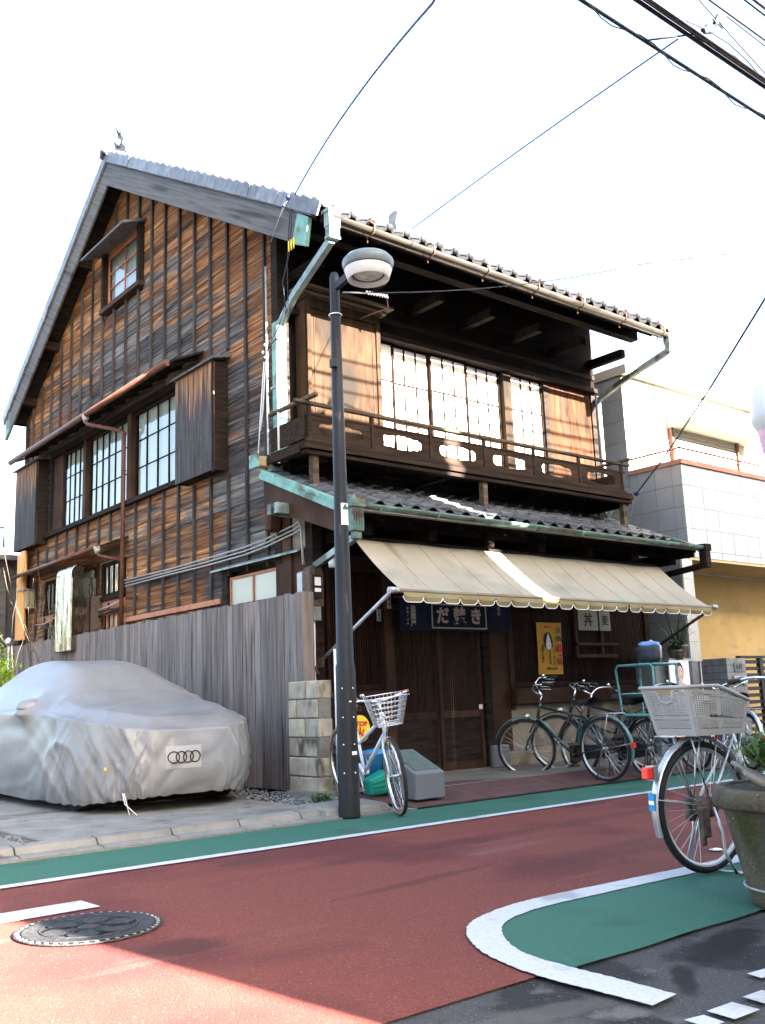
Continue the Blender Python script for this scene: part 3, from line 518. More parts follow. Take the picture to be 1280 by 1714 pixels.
# ---- side wall cladding: each board an object
side = node('side_wall', house, (XS, 13.9, 0), False)
PITCH = 0.2095; Z0 = 4.11 - PITCH * 9
OPEN = [(11.95, 16.95, 4.11, 5.62), (13.3, 14.72, 7.55, 8.6), (13.78, 14.75, 2.62, 3.3), (16.35, 17.25, 2.62, 3.3), (13.8, 14.6, 1.9, 2.52), (16.4, 17.25, 1.9, 2.52), (9.5, 10.75, 1.8, 2.6)]
rb = random.Random(11)
row = 0; z = Z0
while z < 9.7:
    z1 = z + PITCH; zc = (z + z1) / 2
    ya = max(YU, RY - (RZ - .3 - z1) / SF); yb = min(YB, RY + (RZ - .3 - z1) / SR)
    ya0 = max(YU, RY - (RZ - .3 - z) / SF); yb0 = min(YB, RY + (RZ - .3 - z) / SR)
    if yb0 - ya0 < .15: break
    if yb < ya: ya = yb = (ya + yb) / 2
    cuts = sorted([(a, b) for a, b, c, d in OPEN if c < zc < d])
    spans = []; s0 = ya0; s0t = ya
    for a, b in cuts:
        spans.append((s0, s0t, a, a)); s0 = s0t = b
    spans.append((s0, s0t, yb0, yb))
    for (b0, t0, b1, t1) in spans:
        if b1 - b0 < .05: continue
        # split long spans into boards at batten lines
        n = max(1, round((b1 - b0) / 3.2)); ed = [b0 + (b1 - b0) * k / n + (rb.uniform(-.4, .4) if 0 < k < n else 0) for k in range(n + 1)]
        ed = [e if k in (0, n) else 9.74 + .4615 * round((e - 9.74) / .4615) for k, e in enumerate(ed)]
        for k in range(n):
            ca, cb = ed[k], ed[k + 1]; ta = t0 if k == 0 else ca; tb = t1 if k == n - 1 else cb
            ca += .002; cb -= .002
            if cb - ca < .04: continue
            j = rb.uniform(-.004, .004); w = rb.uniform(-.006, .006)
            x_out = XS - .006 + j * .5; x_in = XS + .002
            MB().hexa([(x_out, ca, z - .004 + w), (x_out + .02, ca, z - .004 + w), (x_out + .02, cb, z - .004 - w), (x_out, cb, z - .004 - w), (x_in, max(ta, ca), z1), (x_in + .02, max(ta, ca), z1), (x_in + .02, min(tb, cb), z1), (x_in, min(tb, cb), z1)]).build('board', 'cedar_cladding', side)
    z = z1; row += 1
# ---- battens over the boards
y = 9.74 - .4615
for k in range(20):
    y = 9.74 + .4615 * k
    if y > 18.2: break
    segs = [(2.25, roof_z(y) - .42)]
    for a, b, c, d in OPEN + [(10.62, 11.95, 3.95, 5.62), (17.1, 18.35, 3.9, 5.62), (11.4, 17.9, 5.55, 5.85), (13.9, 17.9, 3.3, 3.6)]:
        if a - .01 < y < b + .01:
            ns = []
            for (p, q) in segs:
                if d <= p or c >= q: ns.append((p, q)); continue
                if c - p > .08: ns.append((p, c))
                if q - d > .08: ns.append((d, q))
            segs = ns
    for p, q in segs:
        if q - p < .1: continue
        w = .021 + .003 * rb.random()
        MB().box(XS - .04, XS - .008, y - w, y + w, p, q).build('batten', 'batten', side)
MB().box(XS - .06, XS + .1, YU - .06, YU + .08, 2.6, roof_z(YU) - .3).build('corner_post', 'dark_wood', side)
MB().box(XS - .05, XS + .08, YB - .06, YB + .04, .1, roof_z(YB) - .35).build('corner_post', 'dark_wood', side)
MB().box(XS - .05, XS + .02, 10.86, 13.76, 2.26, 2.33).build('sill_trim', 'frame_red', side)
MB().box(XS - .02, XS + .08, 9.46, 18.3, 0.05, 2.22).build('base_boarding', 'dark_wood', side)

def lattice_window(name, y0, y1, z0, z1, ny, nz, depth=.085, fmat='dark_wood', parent=None, pane='glass', back='curtain', bw=.012, fw=.03, label=None):
    """window in the side wall (plane x = const): frame, glazing bars, panes, curtain behind"""
    w = node(name, parent or side, (XS, (y0 + y1) / 2, z0), False); xf = XS + depth - .035
    for a, b, c, d in ((y0, y1, z0, z0 + fw), (y0, y1, z1 - fw, z1), (y0, y0 + fw, z0 + fw, z1 - fw), (y1 - fw, y1, z0 + fw, z1 - fw)):
        MB().box(xf - .018, xf + .018, a, b, c, d).build('window_frame', fmat, w)
    for i in range(1, ny):
        yy = y0 + fw + (y1 - y0 - 2 * fw) * i / ny; ww = bw if i % 3 or ny < 5 else bw * 2
        MB().box(xf - .014, xf + .014, yy - ww / 2, yy + ww / 2, z0 + fw, z1 - fw).build('glazing_bar', fmat, w)
    for j in range(1, nz):
        zz = z0 + fw + (z1 - z0 - 2 * fw) * j / nz
        MB().box(xf - .012, xf + .012, y0 + fw, y1 - fw, zz - bw / 2, zz + bw / 2).build('glazing_bar', fmat, w)
    for i in range(ny):
        for j in range(nz):
            a = y0 + fw + (y1 - y0 - 2 * fw) * i / ny; b = y0 + fw + (y1 - y0 - 2 * fw) * (i + 1) / ny; c = z0 + fw + (z1 - z0 - 2 * fw) * j / nz; d = z0 + fw + (z1 - z0 - 2 * fw) * (j + 1) / nz
            t = rb.uniform(-.0025, .0025); t2 = rb.uniform(-.0025, .0025)
            MB().add([(xf + t, a, c), (xf - t, b, c), (xf - t + t2, b, d), (xf + t + t2, a, d)], [(0, 3, 2, 1)]).build('pane', pane, w)
    if back:
        nfold = max(4, int((y1 - y0) / .1)); MB().grid(lambda u, v: Vector((xf + .038 + .008 * math.sin(u * nfold * 6.28) * (.6 + .4 * math.sin(v * 3 + u * 5)), y0 + .02 + (y1 - y0 - .04) * u, z0 + .02 + (z1 - z0 - .04) * v)), nfold * 6, 6).build('curtain', back, w)
    return w
# second-floor window band
band = node('window_band', side, (XS, 14.4, 4.1), False)
MB().box(XS - .09, XS + .06, 11.95, 17.35, 4.05, 4.12).build('sill', 'dark_wood', side)
MB().box(XS - .06, XS + .06, 11.95, 16.95, 5.5, 5.6).build('lintel', 'dark_wood', side)
for yy, w, mt in ((11.98, .05, 'dark_wood'), (13.66, .14, 'brown_wood'), (15.42, .11, 'brown_wood'), (16.97, .1, 'dark_wood')):
    MB().box(XS - .045, XS + .08, yy - w / 2, yy + w / 2, 4.12, 5.5).build('mullion_post', mt, side)
for (a, b, c, d) in ((11.98, 17.0, 4.08, 5.6),):
    MB().box(XS + .078, XS + .099, a, b, c, d).build('window_reveal', 'interior_dark', side)
lattice_window('window', 12.04, 13.55, 4.13, 5.48, 4, 3, fmat='dark_wood', depth=.06)
lattice_window('window', 13.78, 15.33, 4.13, 5.48, 6, 3, fmat='dark_wood', depth=.06)
lattice_window('window', 15.52, 16.45, 4.13, 5.48, 4, 3, fmat='dark_wood', depth=.06)
MB().box(XS - .01, XS + .05, 16.47, 16.9, 4.13, 5.48).build('sliding_shutter', 'brown_wood', side)
# attic window
aw = lattice_window('attic_window', 13.36, 14.66, 7.6, 8.52, 2, 3, fmat='frame_red', depth=.045, fw=.045, bw=.018)
MB().box(XS - .10, XS + .05, 14.66, 14.74, 7.55, 8.62).build('jamb', 'dark_wood', side)
MB().box(XS - .10, XS + .05, 13.28, 13.36, 7.55, 8.62).build('jamb', 'dark_wood', side)
MB().box(XS - .11, XS + .05, 13.25, 14.78, 7.5, 7.58).build('sill', 'brown_wood', side)
MB().hexa([(XS - .42, 13.2, 8.42), (XS, 13.2, 8.60), (XS, 14.85, 8.60), (XS - .42, 14.85, 8.42), (XS - .42, 13.2, 8.46), (XS, 13.2, 8.64), (XS, 14.85, 8.64), (XS - .42, 14.85, 8.46)]).build('window_hood', 'grey_timber', side)
# window hood over the second floor with its copper gutter
hood = node('window_canopy', side, (XS, 14.6, 5.7), False)
MB().hexa([(XS - .44, 11.35, 5.60), (XS, 11.35, 5.80), (XS, 17.85, 5.80), (XS - .44, 17.85, 5.60), (XS - .44, 11.35, 5.63), (XS, 11.35, 5.83), (XS, 17.85, 5.83), (XS - .44, 17.85, 5.63)]).build('canopy_board', 'dark_wood', hood)
for k in range(14):
    yy = 11.5 + k * .48; MB().hexa([(XS - .4, yy, 5.56), (XS, yy, 5.75), (XS, yy + .05, 5.75), (XS - .4, yy + .05, 5.56), (XS - .4, yy, 5.60), (XS, yy, 5.795), (XS, yy + .05, 5.795), (XS - .4, yy + .05, 5.60)]).build('canopy_rafter', 'dark_wood', hood)
MB().tube([(XS - .47, 11.52, 5.615), (XS - .47, 17.92, 5.575)], .05, 10).build('gutter', 'copper_rust', hood)
MB().lathe([(.0, -.09), (.03, -.09), (.055, -.02), (.06, .03), (0, .03)], (XS - .47, 14.35, 5.56), 10).build('gutter_funnel', 'cable_grey', hood)
MB().tube([(XS - .47, 14.35, 5.5), (XS - .46, 14.3, 5.43), (XS - .14, 13.78, 5.25), (XS - .1, 13.72, 5.2), (XS - .1, 13.72, 2.15)], .034, 10).build('downpipe', 'copper_rust', side)
for zz in (4.6, 3.9, 3.2, 2.5): MB().torus((XS - .1, 13.72, zz), .036, .008, 14, 6, 'z').build('pipe_clip', 'copper_rust', side)
# lower hood
hood2 = node('window_canopy', side, (XS, 15.8, 3.5), False)
MB().hexa([(XS - .36, 13.72, 3.42), (XS, 13.72, 3.56), (XS, 17.9, 3.56), (XS - .36, 17.9, 3.42), (XS - .36, 13.72, 3.45), (XS, 13.72, 3.59), (XS, 17.9, 3.59), (XS - .36, 17.9, 3.45)]).build('canopy_board', 'dark_wood', hood2)
MB().tube([(XS - .38, 13.95, 3.43), (XS - .38, 17.95, 3.4)], .035, 8).build('gutter', 'copper_rust', hood2)
MB().lathe([(.0, -.08), (.03, -.08), (.05, -.02), (.055, .03), (0, .03)], (XS - .38, 14.0, 3.40), 10).build('gutter_funnel', 'cable_grey', hood2)
MB().tube([(XS - .38, 14.0, 3.34), (XS - .36, 13.98, 3.29), (XS - .12, 13.74, 3.2)], .026, 8).build('downpipe', 'copper_rust', hood2)
lattice_window('window', 13.86, 14.68, 2.75, 3.24, 4, 1, depth=.05, fmat='dark_wood', bw=.03)
lattice_window('window', 16.4, 17.18, 2.75, 3.24, 4, 1, depth=.05, fmat='dark_wood', bw=.03)
lattice_window('window', 13.9, 14.5, 1.95, 2.5, 3, 1, depth=.05, fmat='frame_red', bw=.03)
lattice_window('window', 16.45, 17.18, 1.95, 2.5, 3, 1, depth=.05, fmat='dark_wood', bw=.03)
for yy0, yy1 in ((13.8, 14.75), (16.3, 17.25)):
    MB().box(XS - .06, XS + .02, yy0, yy1, 2.66, 2.73).build('sill', 'dark_wood', side)
    MB().box(XS - .022, XS + .02, yy0, yy1, 2.52, 2.655).build('panel', 'frame_red', side)
MB().tube([(XS - .08, 13.8, 2.6), (XS - .08, 14.2, 2.55), (XS - .08, 14.75, 2.52)], .015, 6).build('water_pipe', 'cable_grey', side)
MB().tube([(XS - .07, 13.8, 2.5), (XS - .07, 14.75, 2.42)], .018, 6).build('water_pipe', 'cable_black', side)
MB().tube([(XS - .08, 16.1, 2.62), (XS - .08, 17.0, 2.5), (XS - .08, 17.4, 2.52)], .015, 6).build('water_pipe', 'cable_grey', side)
# shutter boxes (tobukuro)
def shutter_box(y0, y1, z0, z1, name='shutter_box', dp=.23, nb=4, mat='charred_shutter'):
    t = node(name, side, (XS, (y0 + y1) / 2, z0), False)
    for k in range(nb):
        a = y0 + (y1 - y0) * k / nb; b = y0 + (y1 - y0) * (k + 1) / nb; j = rb.uniform(-.004, .004)
        MB().box(XS - dp + j, XS - dp + .02 + j, a + .002, b - .002, z0, z1).build('plank', mat, t)
    MB().box(XS - dp + .02, XS - .02, y0, y0 + .025, z0, z1).build('side_panel', 'dark_wood', t)
    MB().box(XS - dp + .02, XS - .02, y1 - .025, y1, z0, z1).build('side_panel', 'dark_wood', t)
    MB().box(XS - dp - .012, XS - dp + .0, y0 - .01, y0 + .03, z0 - .03, z1 + .02).build('edge_strip', 'dark_wood', t)
    MB().box(XS - dp + .02, XS - .02, y0 + .03, y1 - .03, z0 + .01, z0 + .03).build('bottom_panel', 'dark_wood', t)
    MB().hexa([(XS - dp - .06, y0 - .08, z1), (XS, y0 - .08, z1 + .07), (XS, y1 + .05, z1 + .07), (XS - dp - .06, y1 + .05, z1), (XS - dp - .06, y0 - .08, z1 + .025), (XS, y0 - .08, z1 + .1), (XS, y1 + .05, z1 + .1), (XS - dp - .06, y1 + .05, z1 + .025)]).build('cover_board', 'grey_timber', t)
    return t
shutter_box(10.68, 11.75, 3.97, 5.44)
shutter_box(17.15, 18.3, 3.95, 5.48, nb=4)
# stacked new timber posts against the rear corner
MB().box(XS - .15, XS - .055, 18.02, 18.3, 2.3, 3.9).build('new_post', 'new_timber', side)
MB().box(XS - .2, XS - .155, 17.8, 18.0, 2.28, 3.92).build('new_post', 'new_timber', side)
# window by the fence
lattice_window('window', 9.56, 10.66, 1.9, 2.57, 2, 1, depth=.04, fmat='frame_red', bw=.03, pane='frosted', back=None)
MB().box(XS - .04, XS + .05, 10.68, 10.82, 1.8, 2.64).build('jamb', 'dark_wood', side)
MB().box(XS - .04, XS + .05, 9.38, 9.54, 1.8, 2.64).build('jamb', 'brown_wood', side)
MB().hexa([(XS - .14, 8.95, 2.66), (XS - .02, 8.95, 2.70), (XS - .02, 10.95, 2.70), (XS - .14, 10.95, 2.66), (XS - .14, 8.95, 2.68), (XS - .02, 8.95, 2.73), (XS - .02, 10.95, 2.73), (XS - .14, 10.95, 2.68)]).build('drip_board', 'copper_grey', side)
# cables stapled along the wall
for k, (dz, dx) in enumerate(((0, .07), (.045, .07), (.09, .08))):
    MB().tube([(XS - dx, 13.68, 2.80 + dz), (XS - dx, 12.2, 2.80 + dz * .8), (XS - dx, 11.2, 2.79 + dz), (XS - dx, 10.2, 2.80 + dz), (XS - dx, 9.7, 2.83 + dz), (XS - dx, 9.1, 2.90 + dz), (XS - dx - .02, 8.95, 2.92 + dz), (XS - dx - .05, 8.88, 2.86 + dz), (XS - dx - .05, 8.85, 2.5)], .011, 6).build('cable', 'cable_grey', side)
# stainless exhaust duct
du = thing('exhaust_duct', (5.95, 14.9, 2.2), 'wavy stainless steel exhaust housing with rounded top on the side wall', 'duct')
m = MB(); pr = [(5.72, 1.9), (5.72, 3.1)] + [(5.72 + .12 - .12 * math.cos(a * math.pi / 12), 3.1 + .16 * math.sin(a * math.pi / 12)) for a in range(1, 7)] + [(6.13, 3.26), (6.13, 1.9)]
m.prism([(a, 14.78, b) for a, b in pr], (0, .62, 0)); m.build('casing', 'stainless', du, bevel=.012, fixn=True)
MB().box(5.735, 6.135, 14.755, 14.775, 1.9, 3.05).build('door', 'stainless', du, bevel=.006)
MB().box(6.04, 6.17, 14.62, 14.74, 2.0, 2.75).build('duct_conduit', 'rust_metal', du)
# small wooden nest box on the wall
nb = thing('wall_box', (6.1, 17.6, 2.86), 'small square tan wooden box fixed near the rear end of the side wall', 'box')
MB().box(6.03, 6.16, 17.62, 17.9, 2.84, 3.16).build('case', 'old_board', nb, bevel=.005)
MB().box(5.98, 6.17, 17.66, 18.02, 3.17, 3.2).build('lid', 'zinc', nb)

# ---- lower side wall piece beneath the pent roof
MB().box(XS - .02, XS + .08, YL + .12, YU - .06, 2.72, 3.3).build('plaster_panel', 'plaster', side)
MB().box(XS - .045, XS + .09, YL, YL + .14, .1, 3.35).build('corner_post', 'dark_wood', side)
MB().box(XS - .02, XS + .08, YL + .14, YU - .06, .1, 2.7).build('lower_panel', 'brown_wood', side)
MB().box(XS - .05, XS + .06, YU - .24, YU - .06, .1, 3.3).build('post', 'brown_wood', side)
for yy in (9.12, 8.98): MB().box(XS - .42, XS + .05, yy - .07, yy, 3.08, 3.2).build('bracket_beam', 'copper_grey', side)

# ---- roof of the house
roof = node('roof', house, (9.1, 14, 6), False)
XR0, XR1, YE, YR = 5.84, 12.32, 8.08, 18.75
zE = roof_z(YE); zR = roof_z(YR)
MB().prism([(XR0 + .05, YE, zE - .10), (XR0 + .05, RY, RZ - .10), (XR0 + .05, RY, RZ - .02), (XR0 + .05, YE, zE - .02)], (XR1 - XR0 - .08, 0, 0)).build('roof_deck', 'shaded_wood', roof, fixn=True)
MB().prism([(XR0 + .05, RY, RZ - .10), (XR0 + .05, YR, zR - .10), (XR0 + .05, YR, zR - .02), (XR0 + .05, RY, RZ - .02)], (XR1 - XR0 - .08, 0, 0)).build('roof_deck', 'shaded_wood', roof, fixn=True)
TW, TL, EXPO = 0.265, 0.30, 0.235
def tile_mesh(name, mat, pendant=False):
    m = MB(); n = 8; top = []; bot = []
    def pz(u): return .03 * math.sin(u * 2 * math.pi) + (.012 if u < .5 else 0)
    for v, lift in ((0, .028), (1, .0)):
        for i in range(n + 1): u = i / n; top.append((u * TW, v * TL, pz(u) + lift))
    for i in range(n + 1): u = i / n; bot.append((u * TW, 0, pz(u) + .004 - (.03 if pendant else 0)))
    k = n + 1
    m.add(top, [(i, i + 1, k + i + 1, k + i) for i in range(n)], True)
    m.add(top[:k] + bot, [(k + i, k + i + 1, i + 1, i) for i in range(n)])
    m.add([bot[0], top[0], top[k], (0, TL, -.02)], [(0, 1, 2, 3)]); m.add([bot[-1], top[k - 1], top[-1], (TW, TL, -.02)], [(3, 2, 1, 0)])
    if pendant: m.lathe([(0, -.012), (.04, -.012), (.045, .0), (.045, .03)], (TW * .25, 0, .045), 10, 'y')
    return m.mesh(name, mat, False)[0]
tile_me = tile_mesh('roof_tile', 'tile'); eave_me = tile_mesh('eave_tile', 'eave_tile', True)
angF = math.atan(SF); angR = math.atan(SR)
ncol = int((XR1 - XR0 - .1) / TW)
for c in range(ncol):
    share('eave_tile', eave_me, roof, (XR0 + .12 + c * TW, YE - .06, roof_z(YE - .06) + .0), (angF, rb.uniform(-.01, .01), 0))
# remaining courses joined
m = MB(); nrow = int((RY - YE) / math.cos(angF) / EXPO)
for r in range(1, nrow + 1):
    y0 = YE - .06 + r * EXPO * math.cos(angF); y1 = y0 + TL * .95 * math.cos(angF)
    if y1 > RY: y1 = RY
    prev = None
    for i in range(ncol * 4 + 1):
        u = (i % 4) / 4; x_ = XR0 + .12 + i * TW / 4; w = .03 * math.sin(u * 2 * math.pi)
        cur = [Vector((x_, y0, roof_z(y0) + w + .03)), Vector((x_, y1, roof_z(y1) + w + .002)), Vector((x_, y0, roof_z(y0) + w + .004))]
        if prev: m.add([prev[0], cur[0], cur[1], prev[1]], [(0, 1, 2, 3)]); m.add([prev[2], cur[2], cur[0], prev[0]], [(0, 1, 2, 3)])
        prev = cur
kind(m.build('tile_courses', 'tile', roof), 'stuff')
m = MB(); nrow = int((YR - RY) / math.cos(angR) / EXPO)
for r in range(nrow + 1):
    y0 = YR - r * EXPO * math.cos(angR); y1 = max(RY, y0 - TL * .95 * math.cos(angR)); prev = None
    for i in range(ncol * 2 + 1):
        x_ = XR0 + .12 + i * TW / 2; w = .03 * (1 if i % 2 else -1)
        cur = [Vector((x_, y0, roof_z(y0) + w + .03)), Vector((x_, y1, roof_z(y1) + w + .002))]
        if prev: m.add([cur[0], prev[0], prev[1], cur[1]], [(0, 1, 2, 3)])
        prev = cur
kind(m.build('tile_courses', 'tile', roof), 'stuff')
# verge tiles: an apron plate with a roll on top, one by one
vm = MB(); vm.box(-.012, .012, 0, .245, -.11, .05); vm.tube([(.07, 0, .06), (.07, .25, .045)], .055, 10); vm.box(-.012, .13, 0, .245, .035, .05); verge_me = vm.mesh('verge_tile', 'verge_tile', False)[0]
n1 = int((RY - YE) / math.cos(angF) / .245)
for k in range(n1 + 1):
    y0 = YE - .05 + k * .245 * math.cos(angF)
    if y0 > RY - .1: break
    share('verge_tile', verge_me, roof, (XR0 - .01 + rb.uniform(-.004, .004), y0, roof_z(y0) + .02), (angF + rb.uniform(-.015, .015), 0, 0))
vm = MB(); vm.box(-.012, .012, -.245, 0, -.11, .05); vm.tube([(.07, 0, .06), (.07, -.25, .045)], .055, 10); verge2 = vm.mesh('verge_tile', 'verge_tile', False)[0]
for k in range(26):
    y0 = YR + .03 - k * .245 * math.cos(angR)
    if y0 < RY + .1: break
    share('verge_tile', verge2, roof, (XR0 - .01 + rb.uniform(-.004, .004), y0, roof_z(y0) + .02), (-angR + rb.uniform(-.015, .015), 0, 0))
# verge boards
def barge(y0, y1, z_off, h, x0, x1, name, mat):
    a = (roof_z(y0) + z_off, roof_z(y1) + z_off)
    return MB().hexa([(x0, y0, a[0] - h), (x1, y0, a[0] - h), (x1, y1, a[1] - h), (x0, y1, a[1] - h), (x0, y0, a[0]), (x1, y0, a[0]), (x1, y1, a[1]), (x0, y1, a[1])]).build(name, mat, roof, bevel=.006)
barge(8.42, RY - .002, -.13, .40, 5.86, 5.90, 'verge_board', 'grey_timber'); barge(RY + .002, YR - .1, -.13, .40, 5.86, 5.90, 'verge_board', 'grey_timber')
barge(8.2, RY, -.075, .055, 5.835, 5.91, 'verge_strip', 'grey_timber'); barge(RY + .002, YR, -.075, .055, 5.835, 5.91, 'verge_strip', 'grey_timber')
MB().hexa([(5.85, 8.36, roof_z(8.36) - .52), (5.905, 8.36, roof_z(8.36) - .52), (5.905, 8.62, roof_z(8.62) - .545), (5.85, 8.62, roof_z(8.62) - .545), (5.85, 8.28, roof_z(8.28) - .15), (5.905, 8.28, roof_z(8.28) - .15), (5.905, 8.5, roof_z(8.5) - .14), (5.85, 8.5, roof_z(8.5) - .14)]).build('copper_end_cap', 'copper_green', roof)
MB().hexa([(5.85, 18.45, roof_z(18.45) - .52), (5.905, 18.45, roof_z(18.45) - .52), (5.905, 18.68, roof_z(18.68) - .5), (5.85, 18.68, roof_z(18.68) - .5), (5.85, 18.45, roof_z(18.45) - .14), (5.905, 18.45, roof_z(18.45) - .14), (5.905, 18.68, roof_z(18.68) - .14), (5.85, 18.68, roof_z(18.68) - .14)]).build('copper_end_cap', 'copper_green', roof)
# purlin ends below the verge
for yy in (10.3, 11.8, 13.2, 15.4, 16.9, 18.0):
    MB().box(5.91, XS + .05, yy - .06, yy + .06, roof_z(yy) - .42, roof_z(yy) - .26).build('purlin_end', 'dark_wood_x', roof)
MB().prism([(5.92, YE + .15, roof_z(YE + .15) - .13), (5.92, RY, RZ - .13), (5.92, YR - .1, roof_z(YR - .1) - .13), (5.92, YR - .1, roof_z(YR - .1) - .16), (5.92, RY, RZ - .16), (5.92, YE + .15, roof_z(YE + .15) - .16)], (.4, 0, 0)).build('verge_soffit', 'dark_wood', roof, fixn=True)
# ridge
ridge = node('ridge', roof, (9, RY, RZ), False)
for k, (w, h) in enumerate(((.16, .0), (.13, .06), (.11, .12))):
    MB().box(XR0 + .25 + .05 * k, XR1 - .1, RY - w, RY + w, RZ + .0 + h, RZ + .052 + h).build('ridge_course', 'tile', ridge)
rm = MB(); rm.tube([(0, 0, 0), (.27, 0, 0)], .075, 10); rme = rm.mesh('ridge_tile', 'verge_tile', False)[0]
for k in range(22): share('ridge_tile', rme, ridge, (XR0 + .4 + k * .272, RY, RZ + .2))
m = MB(); pro = [(1.25 * a, 1.25 * b) for a, b in [(-.2, 0), (.2, 0), (.22, .05), (.12, .14), (.14, .22), (.06, .3), (.07, .37), (0, .42), (-.07, .37), (-.06, .3), (-.14, .22), (-.12, .14), (-.22, .05)]]
m.prism([(XR0 + .22, RY + a, RZ + .05 + b) for a, b in pro], (.1, 0, 0)); m.ball((XR0 + .2, RY, RZ + .3), .07, 6); m.tube([(XR0 + .25, RY, RZ + .5), (XR0 + .16, RY, RZ + .6)], [.06, .035], 8); m.build('ridge_end_tile', 'tile', ridge, fixn=True)
m = MB(); m.tube([(XR0 - .02, RY - .12, RZ + .0), (XR0 - .06, RY, RZ + .08), (XR0 - .02, RY + .12, RZ + .0)], .05, 8); m.ball((XR0 - .03, RY + .02, RZ + .1), .07, 6); m.build('ridge_cap', 'verge_tile', ridge)
# little ridge-end ornament part way down the slope over the eave
m = MB(); m.prism([(7.15, 8.25, roof_z(8.25) + .05), (7.15, 8.42, roof_z(8.42) + .06), (7.15, 8.40, roof_z(8.4) + .24), (7.15, 8.3, roof_z(8.3) + .32), (7.15, 8.22, roof_z(8.2) + .34), (7.15, 8.27, roof_z(8.2) + .22)], (.16, 0, 0)); m.build('hook_tile', 'verge_tile', roof, fixn=True)
# rafters and eave beams
for k in range(17):
    xx = 6.05 + k * .375
    MB().hexa([(xx, YE + .06, zE - .17), (xx + .05, YE + .06, zE - .17), (xx + .05, YU, roof_z(YU) - .17), (xx, YU, roof_z(YU) - .17), (xx, YE + .06, zE - .105), (xx + .05, YE + .06, zE - .105), (xx + .05, YU, roof_z(YU) - .105), (xx, YU, roof_z(YU) - .105)]).build('rafter', 'shaded_wood', roof)
MB().box(5.98, 12.25, 8.5, 8.64, roof_z(8.57) - .37, roof_z(8.57) - .19).build('eave_beam', 'shaded_wood', roof)
MB().box(5.9, 12.3, YE - .0, YE + .035, zE - .16, zE - .03).build('fascia', 'shaded_wood', roof)
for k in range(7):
    xx = 6.3 + k * .965; MB().box(xx, xx + .1, 8.74, YU, 6.12, 6.25).build('bracket_beam', 'shaded_wood', roof)
    MB().box(xx + .005, xx + .095, 8.715, 8.738, 6.125, 6.245).build('beam_end_cap', 'shaded_wood', roof)
# upper gutter, brackets, pipes
gut = node('gutter_run', house, (9, 7.98, 6.2), False)
def half_round(x0, x1, y, z0, z1, r, t=.006, n=9):
    m = MB(); pr = [(math.cos(math.pi + math.pi * i / n), math.sin(math.pi + math.pi * i / n)) for i in range(n + 1)]
    loop = [(a * r, b * r) for a, b in pr] + [(a * (r - t), b * (r - t)) for a, b in reversed(pr)]
    k = len(loop); vs = [(x0, y + a, z0 + b) for a, b in loop] + [(x1, y + a, z1 + b) for a, b in loop]
    m.add(vs, [(i, (i + 1) % k, k + (i + 1) % k, k + i) for i in range(k)] + [tuple(range(k)), tuple(range(2 * k - 1, k - 1, -1))], True); return m
half_round(5.93, 12.28, 7.97, 6.30, 6.27, .062).build('gutter', 'gutter_pale', gut, fixn=True)
for k in range(7):
    xx = 6.5 + k * .93; MB().tube([(xx, 8.14, 6.42), (xx, 7.97, 6.40), (xx, 7.89, 6.33), (xx, 7.90, 6.24), (xx, 7.97, 6.215), (xx, 8.04, 6.23), (xx, 8.03, 6.16)], .009, 6).build('gutter_bracket', 'copper_rust', gut)
m = MB()
for a, b, zz0, zz1 in ((.1, .1, 6.16, 6.33), (.12, .12, 6.33, 6.37), (.085, .085, 6.05, 6.16), (.1, .1, 6.02, 6.05)): m.box(5.93 - a / 2, 5.93 + a / 2 + .05, 7.97 - b / 2, 7.97 + b / 2, zz0, zz1)
m.build('rainwater_head', 'copper_grey', gut)
MB().bar((5.95, 7.99, 6.02), (6.06, 8.9, 5.72), .07, .09).bar((6.06, 8.9, 5.72), (6.13, 9.3, 5.52), .07, .09).build('swan_neck', 'copper_grey', gut)
MB().box(6.06, 6.2, 9.28, 9.42, 3.8, 5.55).build('downspout', 'copper_green', gut, bevel=.02)
for zz in (5.3, 4.7, 4.1): MB().box(6.05, 6.21, 9.27, 9.43, zz, zz + .03).build('pipe_clip', 'copper_grey', gut)
MB().tube([(6.04, 9.25, 5.2), (6.04, 9.25, 3.75)], .016, 8).build('conduit', 'white_pipe', gut)
MB().tube([(6.03, 9.47, 6.3), (6.03, 9.47, 3.8), (6.05, 9.45, 3.3), (6.08, 9.4, 2.9)], .014, 6).build('conduit', 'cable_grey', gut)
m = MB()
for a, zz0, zz1 in ((.11, 6.12, 6.3), (.14, 6.3, 6.34), (.09, 6.0, 6.12)): m.box(12.26 - a / 2, 12.26 + a / 2, 7.97 - a / 2, 7.97 + a / 2, zz0, zz1)
m.build('rainwater_head', 'copper_grey', gut)
MB().bar((12.26, 8.0, 6.02), (12.27, 8.9, 5.78), .07, .08).bar((12.27, 8.9, 5.78), (12.28, 9.36, 5.62), .07, .08).build('swan_neck', 'copper_grey', gut)
MB().tube([(12.29, 9.38, 5.68), (12.29, 9.38, 3.6)], .035, 8).build('downspout', 'zinc', gut)

